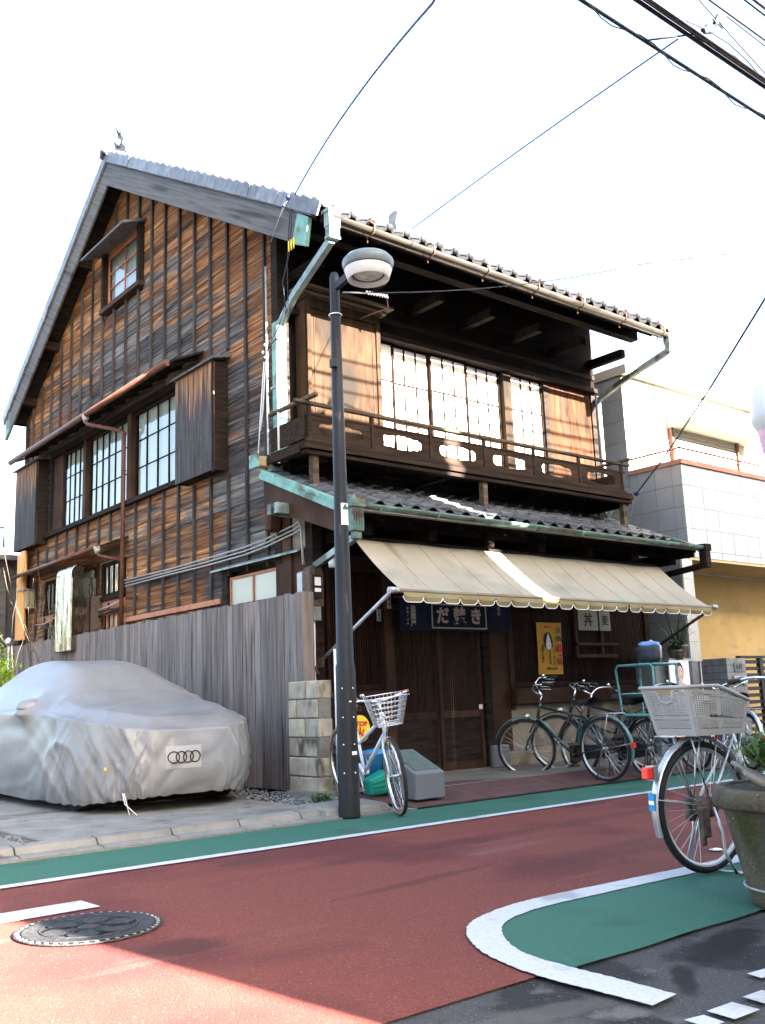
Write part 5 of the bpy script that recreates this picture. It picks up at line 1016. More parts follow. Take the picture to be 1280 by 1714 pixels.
pier = thing('block_pier', (5.8, 8.2, 0), 'short stained concrete block pier at the front end of the fence', 'block pier')
MB().box(5.735, 5.885, 8.13, 8.66, .05, 1.2).build('mortar_bed', 'mortar', pier)
for r in range(6):
    z0 = .06 + r * .192; off = (.0, -.17, .05, -.12, .02, -.15)[r]; yy = 8.12 + off
    while yy < 8.67:
        a = max(8.12, yy); b = min(8.67, yy + .375)
        if b - a > .05:
            j = rb.uniform(-.004, .004); MB().box(5.722 + j, 5.895 + j, a + .005, b - .005, z0 + .005, z0 + .185).build('block', 'block', pier, bevel=.008)
        yy += .38
MB().hexa([(5.66, 8.03, .0), (5.98, 8.03, .0), (5.98, 8.75, .0), (5.66, 8.75, .0), (5.70, 8.09, .12), (5.93, 8.09, .12), (5.93, 8.72, .1), (5.70, 8.72, .1)]).build('footing', 'mortar', pier, bevel=.02)
gp = MB().tube([(5.93, 8.1, .1), (5.93, 8.1, 1.52)], .014, 8).build('steel_rod', 'white_pipe'); tag(gp, 'thin white pipe standing beside the block pier', 'pipe')

lp = thing('street_lamp', (5.2, 6.95, 0), 'tall dark tapered street lamp post with round grey and white head', 'street lamp')
m = MB(); m.lathe([(.0, 0), (.095, 0), (.094, .02), (.089, 1.28), (.086, 1.30), (.079, 1.32), (.066, 2.6), (.054, 3.9), (.047, 4.75), (.047, 4.98), (.03, 5.03), (0, 5.03)], (5.2, 6.95, 0), 24); m.build('pole', 'lamp_pole', lp)
MB().bar((5.2, 6.93, 4.88), (5.2, 6.62, 4.93), .05, .07).build('arm', 'lamp_pole', lp)
hd = (5.2, 6.43, 4.77)
m = MB(); m.lathe([(.0, .245), (.12, .24), (.2, .215), (.235, .175), (.24, .15), (.228, .112), (.222, .102)], hd, 32); m.build('head_shell', 'lamp_grey', lp)
m = MB(); m.lathe([(.222, .1), (.218, .085), (.19, .0), (.178, -.006), (.155, .028), (.15, .05)], hd, 32); m.build('head_ring', 'lamp_white', lp)
MB().lathe([(.222, .092), (.226, .098), (.222, .104)], hd, 32).build('head_gasket', 'black_plastic', lp)
m = MB(); m.lathe([(.152, .05), (.14, .045), (.09, .02), (.0, .01)], hd, 28); m.build('lens', 'lens', lp)
MB().lathe([(.15, .045), (.142, .035), (.135, .042)], hd, 28).build('lens_ring', 'black_plastic', lp)
for zz in (4.15,): MB().torus((5.2, 6.95, zz + .45), .055, .008, 20, 6, 'z').build('band', 'zinc', lp)
MB().box(5.1, 5.15, 6.86, 6.93, 4.05, 4.13).build('sensor', 'black_plastic', lp)
dirv = Vector((-.46, -.89, 0)); rgt = Vector((.89, -.46, 0))
def on_pole(z, ang, r): return Vector((5.2, 6.95, z)) + (dirv * math.cos(ang) + rgt * math.sin(ang)) * r
def pole_patch(z0, z1, a0, a1, r0, r1, mat, name):
    n = 8; m = MB(); vs = [on_pole(z0, a0 + (a1 - a0) * i / n, r0) for i in range(n + 1)] + [on_pole(z1, a0 + (a1 - a0) * i / n, r1) for i in range(n + 1)]
    m.add(vs, [(i, i + 1, n + 1 + i + 1, n + 1 + i) for i in range(n)], True); return m.build(name, mat, lp)
pole_patch(2.56, 2.76, -.15, 1.0, .0705, .0685, 'white', 'address_plate')
c = on_pole(2.69, .42, .0735); tdir = (rgt * math.cos(.42) - dirv * math.sin(.42))
text_mesh('▲', .075, 'ink_green', lp, 'plate_symbol', c + Vector((0, 0, .035)), tdir, (0, 0, 1), ext=.001); text_mesh('D-8', .045, 'cable_grey', lp, 'plate_lettering', c + Vector((0, 0, -.035)), tdir, (0, 0, 1), ext=.001)
pole_patch(.53, .56, .25, .85, .0935, .0935, 'white', 'small_plate')
m = MB()
for zz in (1.1, .85, .62, .38):
    for a in (-.55, .55): p_ = on_pole(zz, a, .091); m.ball(p_, .007, 5)
m.build('screws', 'porcelain', lp)
pole_patch(.98, .99, .1, .35, .0915, .0915, 'white', 'scratch_mark')
for t, zz, rr in (((5.2, 6.95), 4.72, .056),): MB().torus((5.2, 6.95, 4.6), .06, .006, 20, 6, 'z').build('band', 'white', lp)

# ---- car under a silver cover
car = thing('covered_car', (4.42, 10.6, .07), 'car parked under a silver grey fabric cover with a ring emblem', 'car')
CX, CN, CL, CW = 4.40, 8.22, 4.6, .945
def lerp_tab(t, x):
    for (a, va), (b, vb) in zip(t[:-1], t[1:]):
        if x <= b: u = max(0, min(1, (x - a) / (b - a))); u = u * u * (3 - 2 * u) * .5 + u * .5; return va + (vb - va) * u
    return t[-1][1]
TOP = [(0, .76), (.12, .83), (.5, .92), (1.05, 1.0), (1.35, 1.1), (2.0, 1.40), (2.5, 1.48), (3.1, 1.47), (3.7, 1.33), (4.2, 1.1), (4.45, .98), (4.6, .85)]
SHO = [(0, .72), (.4, .8), (1.2, .9), (3.5, .95), (4.6, .85)]
def car_h(x, s):
    top = lerp_tab(TOP, s); sh = min(lerp_tab(SHO, s), top - .015); a = abs(x)
    cab = max(0, min(1, (top - 1.0) / .3)); edge = CW * (1 - .28 * cab); e0 = .30 * edge if cab < .3 else .5 * edge
    u = max(0, min(1, (a - e0) / (CW - e0))); f = 1 - u ** (2.6 - .9 * cab)
    return sh + (top - sh) * f
NT, NS, NI = 380, 34, 44
def crease(n_, k=3.0): return max(0.0, 1 - abs(n_) * k) ** 2
cv = []
def nse(x, y, z): return noise.noise(Vector((x, y, z)))
for j in range(NS + NI + 1):
    for i in range(NT):
        th = 2 * math.pi * i / NT; ct, st_ = math.cos(th), math.sin(th); ex = 2 / 4.2
        ox = CW * math.copysign(abs(ct) ** ex, ct); oy = (CL / 2) * math.copysign(abs(st_) ** (2 / 5.0), st_)
        ox *= 1 - .12 * max(0, -oy / (CL / 2) - .72) / .28 - .08 * max(0, oy / (CL / 2) - .75) / .25      # plan tapers at nose and tail
        oy *= 1 - .05 * (ox / CW) ** 2                                                                   # bowed nose
        if j <= NS:
            v = j / NS; s_ = oy + CL / 2; hem = .075 + .075 * max(0, min(1, (-oy - 1.7) / .5)) * (1 - .4 * abs(ox) / CW) + .006 * math.sin(th * 57) + .012 * nse(th * 9, 0, 3)
            ztop = min(lerp_tab(SHO, s_), lerp_tab(TOP, s_) - .015); z_ = hem + (ztop - hem) * v
            bul = .035 * math.sin(math.pi * (.15 + .75 * v)) - .03 * (1 - v) ** 3
            tp = 1 - .012 * v; x_ = ox * tp; y_ = oy * tp; nrm = Vector((ox / CW ** 2, oy / (CL / 2) ** 2 * 1.4, 0)).normalized()
            # fabric folds: slanted drapes, strongest low down and near corners
            arc = th * 2.4
            corner = math.exp(-((abs(ox) / CW - .72) / .3) ** 2) * (1 if oy < 0 else .6)
            fold = .028 * nse(arc * 3.2 + v * 1.6, v * .8, 1.7) + .03 * (abs(nse(arc * 3.2 - v * 2.6, v * .9, 8.2)) - .2) * (1.3 - v) + .035 * corner * (abs(nse(arc * 4.5 + v * 5.5, v * 1.2, 4.4)) - .2)
            if abs(ox) > .8 * CW: # wheel arch pull on the flanks
                for wy in (-1.42, 1.35):
                    d2 = ((oy - wy) / .33) ** 2 + ((z_ - .3) / .34) ** 2; bul += .03 * math.exp(-abs(d2 - 1) * 3) - .012 * math.exp(-d2 * 1.6) * v
            front = max(0, min(1, (-oy - 1.5) / .6)); diag = arc * 2.6 + v * 1.7 * (1 if ox > 0 else -1)
            fold += .022 * (crease(nse(diag * 1.9, v * 1.1, 5.5)) - .15) * (1.15 - v * .75) * (.35 + .65 * max(corner, 1 - front)) + .016 * (crease(nse(arc * 7 + v * 1.5, v * 1.6, 7.7), 2.5) - .2) * front * (1.1 - v)
            fold += .007 * math.sin(arc * 46 + 3 * nse(arc * 4, v * 3, 1.1)) * (1 - v) ** 5 * front - .03 * (1 - v) ** 8
            p = Vector((x_, y_, z_)) + nrm * (bul + fold)
            for sx in (-1, 1):   # door mirrors push the cloth out
                d = Vector((p.x - sx * CW, p.y + .55, p.z - .95)); g = math.exp(-(d.y / .13) ** 2 - (d.z / .11) ** 2) * (1 if p.x * sx > 0 else 0); p.x += sx * .17 * g; p.z += .03 * g * nse(p.y * 20, p.z * 20, 2)
        else:
            t = (j - NS) / NI; sp_y = max(-CL / 2 + .75, min(CL / 2 - .75, oy * .72)); q = t ** 1.0
            x_ = ox * .988 * (1 - q); y_ = oy * .988 * (1 - q) + sp_y * q; s_ = max(0, min(CL, y_ + CL / 2))
            rnd = .035 * (1 - (1 - min(1, t * 4.5)) ** 2)
            z_ = car_h(x_, s_) - .0 + rnd * .0
            edge = min(1, t * 5); z0_ = min(lerp_tab(SHO, oy + CL / 2), lerp_tab(TOP, oy + CL / 2) - .015)
            z_ = z0_ * (1 - edge) + z_ * edge if edge < 1 else z_
            wr = .010 * nse(x_ * 2.2 + y_ * 1.5, y_ * 2.4, 2.2) + .008 * (abs(nse(x_ * 2.5 - y_ * 3.5, y_ * 1.2, 6.1)) - .2)
            if s_ < 1.9: wr += .010 * (abs(nse(x_ * 1.6 + y_ * 4, x_ * 2.0, 9.3)) - .2)
            wr += .006 * (crease(nse(x_ * 1.3 + y_ * .8, y_ * 1.5 - x_ * .6, 12.2), 3.5) - .12) + (.005 * (crease(nse(x_ * 1.1 - y_ * 2.1, y_ * .5 + x_ * 1.9, 15.8), 3.5) - .12) if s_ < 2.2 else 0)
            p = Vector((x_, y_, z_ + wr))
            for sx in (-1, 1):
                d = Vector((p.x - sx * CW * .98, p.y + .55, 0)); g = math.exp(-(d.x / .16) ** 2 - (d.y / .14) ** 2); p.z += .10 * g; p.x += sx * .07 * g
        cv.append((p.x + CX, p.y + CN + CL / 2, p.z + .07))
cf = [(j * NT + i, j * NT + (i + 1) % NT, (j + 1) * NT + (i + 1) % NT, (j + 1) * NT + i) for j in range(NS + NI) for i in range(NT)]
cm = MB(); cm.add(cv, cf, True); cover = cm.build('fabric_cover', 'cover', car, recenter=False)
bvh = BVHTree.FromPolygons([Vector(v) for v in cv], cf)
MB().box(CX - .7, CX + .7, CN + .3, CN + CL - .3, .19, .42).build('underbody', 'black_plastic', car, bevel=.08)
wm = MB(); wm.lathe([(0, -.1), (.2, -.1), (.3, -.105), (.32, -.08), (.32, .08), (.3, .105), (.2, .1), (0, .1)], (0, 0, 0), 28, 'x'); wme = wm.mesh('car_wheel', 'rubber', False)[0]
for sx in (-1, 1):
    for wy in (CN + .9, CN + 3.62): share('wheel', wme, car, (CX + sx * .7, wy, .392))
def on_cover(x, z):
    h = bvh.ray_cast(Vector((x, CN - 1.5, z)), Vector((0, 1, 0))); return h[0] if h[0] else Vector((x, CN, z))
EX, EZ = CX - .13, .545
def patch_pt(u, v): p = on_cover(EX - .17 + .34 * u, EZ - .1 + .2 * v); return p + Vector((0, -.004, 0))
MB().grid(patch_pt, 16, 10).build('emblem_patch', 'cover_patch', car)
for k in range(4):
    c0 = Vector((EX - .105 + k * .07, 0, EZ)); ring = [on_cover(c0.x + .05 * math.cos(a * math.pi / 16), c0.z + .05 * math.sin(a * math.pi / 16)) + Vector((0, -.009, 0)) for a in range(32)]
    MB().tube(ring, .0055, 6, closed=True).build('emblem_ring', 'ink', car)
def cover_bulge(c, rx, ry, rz, seed):
    o0 = MB().ball((0, 0, 0), 1, 16); vs = []
    for v in o0.v: k_ = 1 + .25 * nse(v.x * 2 + seed, v.y * 2, v.z * 2) + .12 * (crease(nse(v.x * 3, v.y * 3 + seed, v.z * 3)) - .2); vs.append((c[0] + v.x * rx * k_, c[1] + v.y * ry * k_, c[2] + v.z * rz * k_))
    MB().add(vs, o0.f, True).build('mirror_bulge', 'cover', car)
cover_bulge((CX + .92, 10.1, 1.06), .15, .09, .07, 1.0); cover_bulge((CX - .9, 9.98, 1.04), .15, .1, .08, 5.0)
seam = [on_cover(CX - .62 + .1 * t, .26 + .5 * t) + Vector((0, -.004, 0)) for t in [i / 14 for i in range(15)]]
MB().tube(seam, .003, 5).build('seam', 'cable_grey', car)
MB().tube([(CX - .64, CN + .12, .26), (CX - .63, CN + .08, .16), (CX - .62, CN + .05, .08)], .004, 5).tube([(CX - .655, CN + .12, .26), (CX - .65, CN + .08, .17), (CX - .58, CN - .02, .075)], .004, 5).build('tie_cord', 'cable_white', car)
tgp = on_cover(CX - .74, .47); MB().box(tgp.x - .015, tgp.x + .015, tgp.y - .008, tgp.y - .003, tgp.z - .012, tgp.z + .012).build('orange_tag', 'sign_yellow', car)

# ---- planter in the corner
pl = thing('planter', (4.47, 2.43, 0), 'big round weathered concrete planter at the right edge', 'planter')
PC = (4.47, 2.43, 0)
m = MB(); m.lathe([(0, .0), (.27, .0), (.275, .03), (.325, .27), (.362, .43), (.363, .44), (.395, .443), (.402, .455), (.4, .515), (.388, .53), (.345, .53), (.335, .48), (0, .47)], PC, 56)
for i, v in enumerate(m.v): k_ = 1 + .012 * nse(v.x * 6, v.y * 6, v.z * 6); v.x = PC[0] + (v.x - PC[0]) * k_; v.y = PC[1] + (v.y - PC[1]) * k_
m.build('pot', 'planter', pl)
MB().lathe([(0, .5), (.3, .505), (.342, .52)], PC, 24).build('soil', 'soil', pl)
MB().torus((PC[0], PC[1], .085), .294, .006, 48, 6, 'z').build('wire_loop', 'cable_grey', pl)
m = MB()
for a_, h_ in ((2.45, .62), (2.75, .60), (2.15, .64)): m.tube([(PC[0] + .08 * math.cos(a_), PC[1] + .08 * math.sin(a_), .52), (PC[0] + .22 * math.cos(a_), PC[1] + .22 * math.sin(a_), h_ - .05), (PC[0] + .3 * math.cos(a_), PC[1] + .3 * math.sin(a_), h_)], [.028, .02, .01], 7)
m.build('dry_stump', 'concrete', pl)
def leaf_cloud(name, mat, parent, c, rx, ry, rz, n, size, seed, up=.3):
    r = random.Random(seed); m = MB()
    for i in range(n):
        while True:
            d = Vector((r.uniform(-1, 1), r.uniform(-1, 1), r.uniform(-1, 1)))
            if d.length < 1: break
        d = d * (.55 + .45 * r.random()) if d.length > .3 else d
        p = Vector((c[0] + d.x * rx, c[1] + d.y * ry, c[2] + d.z * rz)); a = r.uniform(0, 6.28); t = r.uniform(-.6, .9) + up
        ax = Vector((math.cos(a) * math.cos(t), math.sin(a) * math.cos(t), math.sin(t))); sd = ax.cross(Vector((0, 0, 1))).normalized(); nn = sd.cross(ax); s = size * r.uniform(.6, 1.3)
        m.add([p, p + ax * s * .5 + sd * s * .27 + nn * s * .05, p + ax * s, p + ax * s * .5 - sd * s * .27 + nn * s * .05], [(0, 1, 2), (0, 2, 3)])
    return m.build(name, mat, parent)
pln = thing('leafy_plant', (4.62, 2.5, .55), 'low leafy green plant growing in the concrete planter', 'plant')
leaf_cloud('foliage', 'leaf', pln, (4.5, 2.56, .67), .24, .22, .13, 620, .05, 5); m = MB()
for i in range(9): a = i * .7; m.tube([(4.48, 2.5, .5), (4.5 + .15 * math.cos(a), 2.56 + .15 * math.sin(a), .7)], .005, 5)
m.build('stems', 'stem', pln)
ms = leaf_cloud('moss_patch', 'leaf', None, (4.28, 2.2, .02), .13, .1, .03, 160, .03, 8); tag(ms, 'tuft of green weed at the foot of the concrete planter', 'weed')
ws = leaf_cloud('weed_tuft', 'leaf', None, (5.45, 7.72, .09), .13, .12, .05, 260, .035, 9); tag(ws, 'small green weed tuft beside the block pier', 'weed')

# ================================================================== BICYCLES
WHEEL = {}
def wheel_meshes(r, tyre_mat, rim_mat, rt=.019):
    key = (r, tyre_mat, rim_mat, rt)
    if key in WHEEL: return WHEEL[key]
    R = r - rt
    t = MB().torus((0, 0, 0), R, rt, 48, 8).mesh('tyre', 'rubber', False)[0]
    side_ = MB().lathe([(R - .012, -.0165), (R - .002, -.0185), (R + .006, -.0175)], (0, 0, 0), 48, 'y').lathe([(R + .006, .0175), (R - .002, .0185), (R - .012, .0165)], (0, 0, 0), 48, 'y').mesh('sidewall', tyre_mat, False)[0] if tyre_mat != 'rubber' else None
    rm_ = MB().lathe([(R - .016, -.013), (R - .03, -.01), (R - .033, 0), (R - .03, .01), (R - .016, .013)], (0, 0, 0), 48, 'y').mesh('rim', rim_mat, False)[0]
    sp = MB(); n = 32
    for k in range(n):
        a = 2 * math.pi * k / n; b = a + (.5 if k % 4 < 2 else -.5); s_ = .028 if k % 2 else -.028
        sp.tube([(.022 * math.cos(b), s_, .022 * math.sin(b)), ((R - .03) * math.cos(a), 0, (R - .03) * math.sin(a))], .0013, 4, cap=False)
    sp = sp.mesh('spokes', 'steel', False)[0]
    hb = MB().lathe([(0, -.055), (.008, -.055), (.008, -.032), (.025, -.03), (.025, -.026), (.015, -.02), (.015, .02), (.025, .026), (.025, .03), (.008, .032), (.008, .055), (0, .055)], (0, 0, 0), 12, 'y').mesh('hub', 'worn_steel', False)[0]
    WHEEL[key] = (t, side_, rm_, sp, hb); return WHEEL[key]
def arc(cx, cz, R, a0, a1, n=18, y=0.0): return [Vector((cx + R * math.cos(rad(a0 + (a1 - a0) * i / n)), y, cz + R * math.sin(rad(a0 + (a1 - a0) * i / n)))) for i in range(n + 1)]
def fender_mesh(cx, cz, R, a0, a1, w=.05):
    m = MB(); n = 22; k = 6
    for i in range(n):
        pass
    def fp(u, v): a = rad(a0 + (a1 - a0) * u); b = (v - .5) * math.pi; rr = R + .012 * math.cos(b); return Vector((cx + rr * math.cos(a), w / 2 * math.sin(b), cz + rr * math.sin(a)))
    return m.grid(fp, n, k)
def bicycle(loc, yaw, label, frame='frame_green', fender=None, rim='worn_steel', tyre='rubber', lean=0.0, steer=0.0, wb=1.1, r=.335, style='step', bars='swept', front_basket=False, rear_rack=True, reflector=True, grip='black_plastic', stand='double', lamp=False, group='bicycles parked at the shop', seat='black_plastic', name='bicycle', chain=True):
    t = thing(name, loc, label, 'bicycle', group); t.rotation_euler = (lean, 0, yaw); L = dict(local=True, recenter=False)
    ft = Vector((wb, 0, r)); hb_ = Vector((wb - .17, 0, .66)); ht = Vector((wb - .225, 0, .84)); bb = Vector((.45, 0, .28)); st = Vector((.285, 0, .74)); ra = Vector((0, 0, r))
    ax = (ht - hb_).normalized(); S = Matrix.Translation(hb_) @ Matrix.Rotation(steer, 4, ax) @ Matrix.Translation(-hb_)
    def T(m):
        m.v = [S @ p for p in m.v]; return m
    # wheels
    ms = wheel_meshes(r, tyre, rim)
    for c, M_ in ((ra, None), (ft, S)):
        w = node('wheel', t, tuple(c if M_ is None else M_ @ c))
        if M_ is not None: w.rotation_euler = M_.to_euler()
        for me, nm in zip(ms, ('tyre', 'sidewall', 'rim', 'spokes', 'hub')):
            if me: share(nm, me, w, (0, 0, 0), local=True)
    # frame
    m = MB(); m.tube([bb, st], .016, 8); m.tube([hb_ - ax * .02, ht + ax * .02], .02, 8)
    if style == 'step':
        d1 = hb_ + ax * .03; m.tube(bez(d1, d1 + Vector((-.16, 0, -.26)), bb + Vector((.2, 0, .02)), bb, 10), .018, 8); m.tube(bez(ht - ax * .03, ht + Vector((-.14, 0, -.22)), bb + Vector((.2, 0, .2)), bb.lerp(st, .35), 10), .014, 8)
    elif style == 'straight':
        m.tube([hb_ + ax * .03, bb], .019, 8); m.tube([ht - ax * .03, bb.lerp(st, .55)], .017, 8)
    else:
        m.tube([hb_ + ax * .02, bb], .017, 8); m.tube([ht - ax * .02, st - Vector((0, 0, .04))], .015, 8)
    for s_ in (-1, 1):
        m.tube([bb + Vector((0, .02 * s_, 0)), ra + Vector((0, .055 * s_, 0))], .009, 6); m.tube([st + Vector((0, .012 * s_, -.03)), ra + Vector((0, .055 * s_, 0))], .008, 6)
    m.lathe([(0, -.035), (.024, -.035), (.024, .035), (0, .035)], bb, 12, 'y'); m.build('frame', frame, t, **L)
    m = MB()
    for s_ in (-1, 1): m.tube([hb_ + Vector((0, .025 * s_, -.02)), hb_ + Vector((.03, .045 * s_, -.1)), ft + Vector((-.035, .05 * s_, .1)), ft + Vector((0, .05 * s_, 0))], [.012, .012, .009, .008], 8)
    m.bar(hb_ + Vector((0, -.04, -.03)), hb_ + Vector((0, .04, -.03)), .03, .03); T(m).build('fork', frame if frame != 'frame_green' else frame, t, **L)
    if fender:
        fm = fender_mesh(0, r, r + .022, 5, 200); fm.build('rear_mudguard', fender, t, **L); T(fender_mesh(wb, r, r + .022, 20, 165)).build('front_mudguard', fender, t, **L)
        m = MB()
        for s_ in (-1, 1): m.tube([ra + Vector((0, .05 * s_, 0)), Vector(((r + .02) * math.cos(rad(170)), .025 * s_, r + (r + .02) * math.sin(rad(170))))], .003, 4)
        m.build('mudguard_stay', 'worn_steel', t, **L)
    # saddle
    m = MB(); m.tube([st, st + Vector((-.025, 0, .1))], .0125, 8); m.build('seat_post', 'worn_steel', t, **L)
    def sp(u, v):
        a = (v - .5) * math.pi * 1.15; x_ = .15 - .29 * u; w_ = .022 + .075 * (1 / (1 + math.exp(-(u - .5) * 12))); return st + Vector((x_ - .03, w_ * math.sin(a), .115 + .02 * u - .0 + (.05) * (math.cos(a) - .4) + .012 * math.cos(u * 6)))
    MB().grid(sp, 12, 10).build('saddle', seat, t, **L)
    # stem and handlebar
    h0 = ht + ax * .12; m = MB(); m.tube([ht, h0], .012, 8)
    if bars == 'swept':
        for s_ in (-1, 1): m.tube(bez(h0, h0 + Vector((.08, .16 * s_, .1)), h0 + Vector((.02, .27 * s_, .1)), h0 + Vector((-.22, .26 * s_, .06)), 12), .011, 8)
        gp_ = [(h0 + Vector((-.1, .265 * s_, .08)), h0 + Vector((-.23, .26 * s_, .058))) for s_ in (-1, 1)]
    elif bars == 'tall':
        for s_ in (-1, 1): m.tube([h0 + Vector((0, .02 * s_, 0)), h0 + Vector((.05, .1 * s_, .05)), h0 + Vector((.08, .2 * s_, .12)), h0 + Vector((.03, .25 * s_, .17)), h0 + Vector((-.17, .26 * s_, .16))], .011, 8)
        m.tube([h0 + Vector((0, -.03, 0)), h0 + Vector((0, .03, 0))], .012, 8); gp_ = [(h0 + Vector((-.06, .257 * s_, .165)), h0 + Vector((-.18, .26 * s_, .16))) for s_ in (-1, 1)]
        for s_ in (-1, 1): m.tube([h0 + Vector((.03, .22 * s_, .12)), h0 + Vector((-.15, .25 * s_, .1))], .004, 5)
    else:
        for s_ in (-1, 1): m.tube(bez(h0, h0 + Vector((.02, .12 * s_, .02)), h0 + Vector((.02, .2 * s_, .045)), h0 + Vector((-.06, .29 * s_, .05)), 10), .012, 8)
        gp_ = [(h0 + Vector((-.03, .18 * s_, .044)), h0 + Vector((-.065, .30 * s_, .05))) for s_ in (-1, 1)]
    T(m).build('handlebar', 'steel', t, **L)
    for a, b in gp_: T(MB().tube([a, b], .017, 8)).build('grip', grip, t, **L)
    m = MB()
    for a, b in gp_: m.tube([a + Vector((.05, 0, -.012)), b + Vector((.03, 0, -.03))], .005, 5)
    m.ball(gp_[0][0] + Vector((.04, .03, .03)), .022, 6); T(m).build('brake_levers', 'steel', t, **L)
    if lamp: T(MB().lathe([(0, -.05), (.03, -.045), (.04, .0), (.036, .012), (0, .02)], hb_ + Vector((.13, 0, .06)), 14, 'x')).build('head_lamp', 'worn_steel', t, **L)
    # drive
    m = MB(); m.lathe([(.0, -.043), (.07, -.043), (.09, -.045), (.09, -.05), (0, -.05)], bb, 24, 'y'); m.tube([bb + Vector((0, -.05, 0)), bb + Vector((.1, -.07, -.13))], .008, 6); m.tube([bb + Vector((0, .05, 0)), bb + Vector((-.1, .07, .13))], .008, 6)
    for s_ in (-1, 1): p = bb + Vector((-.1 * s_, .115 * s_, .13 * s_)); m.box(p.x - .045, p.x + .045, p.y - .04, p.y + .04, p.z - .012, p.z + .012)
    m.build('crankset', 'rust_metal' if frame != 'frame_white' else 'worn_steel', t, **L)
    if chain: m = MB(); m.hexa([Vector((-.05, -.07, r - .06)), Vector((.56, -.07, bb.z - .1)), Vector((.56, -.045, bb.z - .1)), Vector((-.05, -.045, r - .06)), Vector((-.05, -.07, r + .05)), Vector((.56, -.07, bb.z + .1)), Vector((.56, -.045, bb.z + .1)), Vector((-.05, -.045, r + .05))]); m.build('chain_guard', 'black_plastic' if frame != 'frame_silver' else 'frame_silver', t, bevel=.02, **L)
    if rear_rack:
        m = MB()
        for s_ in (-1, 0, 1): m.tube([Vector((.2, .05 * s_, r + .385)), Vector((-.26, .065 * s_, r + .385))], .005, 6)
        m.tube([Vector((-.26, -.065, r + .385)), Vector((-.26, .065, r + .385))], .005, 6); m.tube([Vector((.0, -.065, r + .385)), Vector((.0, .065, r + .385))], .005, 6)
        for s_ in (-1, 1): m.tube([Vector((-.12, .065 * s_, r + .385)), ra + Vector((0, .058 * s_, 0))], .005, 6)
        m.build('rear_rack', 'worn_steel', t, **L)
        if reflector: MB().box(-.40, -.36, -.022, .022, r + .02, r + .075).build('rear_reflector', 'red_lens', t, **L)
    if stand == 'double':
        m = MB()
        for s_ in (-1, 1): m.tube([ra + Vector((0, .06 * s_, 0)), Vector((.05, .12 * s_, .02))], .008, 6)
        m.tube([Vector((.05, -.12, .015)), Vector((.05, .12, .015))], .007, 6); m.build('stand', 'rust_metal', t, **L)
    else:
        MB().tube([Vector((.05, .06, r - .02)), Vector((.1, .22, .01))], .007, 6).build('kickstand', 'worn_steel', t, **L)
    if front_basket:
        m = MB(); c = ht + Vector((.2, 0, .06))
        def bp(u, v, side): 
            w0, w1 = .11, .17; d0, d1 = .09, .13; q = [(-1, -1), (1, -1), (1, 1), (-1, 1), (-1, -1)]; k = min(3, int(u)); f = u - k; a, b = q[k], q[k + 1]
            x_ = (a[0] + (b[0] - a[0]) * f) * (d0 + (d1 - d0) * v); y_ = (a[1] + (b[1] - a[1]) * f) * (w0 + (w1 - w0) * v); return c + Vector((x_, y_, -.12 + .25 * v))
        for v in [i / 6 for i in range(7)]: m.tube([bp(u / 4, v, 0) for u in range(16)], .0028 if v < 1 else .005, 5, closed=True)
        for u in range(36): m.tube([bp(u / 9, 0, 0), bp(u / 9, 1, 0)], .0022, 4, cap=False)
        for k in range(-4, 5): m.tube([c + Vector((-.09, k * .024, -.12)), c + Vector((.09, k * .024, -.12))], .0022, 4, cap=False)
        for k in range(-3, 4): m.tube([c + Vector((k * .026, -.11, -.12)), c + Vector((k * .026, .11, -.12))], .0022, 4, cap=False)
        T(m).build('wire_basket', 'steel', t, **L)
        m = MB(); m.bar(ht + Vector((.02, 0, -.03)), c + Vector((-.1, 0, -.05)), .02, .012); m.bar(hb_ + Vector((.02, 0, 0)), c + Vector((.0, 0, -.125)), .015, .01); T(m).build('basket_bracket', 'worn_steel', t, **L)
    return t

# white city bicycle leaning beside the lamp post
wb_ = bicycle((5.80, 7.80, .09), rad(-102), 'white city bicycle with wire front basket and tan tyres by the lamp post', frame='frame_white', tyre='tan_rubber', rim='steel', style='straight', bars='flat', front_basket=True, rear_rack=False, grip='leather', stand='kick', seat='leather', steer=rad(-13), lean=rad(4), chain=False, wb=1.1)
wb_.rotation_euler[1] = rad(4.6)
# dark green utility bicycle
bicycle((8.76, 6.98, .015), rad(90), 'old dark green delivery bicycle with tall bars and green mudguards by the shop wall', frame='frame_green', fender='fender_green', style='diamond', bars='tall', lamp=True, wb=1.14, r=.35, steer=rad(36))
bicycle((9.75, 7.1, .06), rad(118), 'dark bicycle half hidden behind the green delivery bicycle', frame='frame_black', fender='frame_black', style='step', bars='swept', lamp=True)
tb = bicycle((9.36, 6.82, .0), rad(84), 'dark bicycle carrying a teal steel delivery rack', frame='frame_black', fender='frame_black', style='diamond', bars='swept', wb=1.12)
m = MB(); L = dict(local=True, recenter=False)
for s_ in (-1, 1):
    m.tube([(-.28, .17 * s_, .72), (-.3, .19 * s_, .78), (-.31, .2 * s_, 1.24), (-.27, .2 * s_, 1.27), (.2, .2 * s_, 1.27), (.24, .2 * s_, 1.23), (.22, .17 * s_, .74), (.18, .16 * s_, .71), (-.24, .16 * s_, .71)], .013, 8)
m.tube([(-.3, -.2, 1.27), (-.3, .2, 1.27)], .013, 8); m.tube([(.2, -.2, 1.27), (.2, .2, 1.27)], .013, 8)
for zz in (.72, .95): m.tube([(-.29, -.17, zz), (-.29, .17, zz)], .01, 6); m.tube([(.2, -.17, zz), (.2, .17, zz)], .01, 6)
m.build('delivery_rack', 'rack_teal', tb, **L)
m = MB(); m.box(-.24, .16, -.15, .15, .9, .94); m.build('rack_cushion', 'frame_green', tb, bevel=.015, **L)
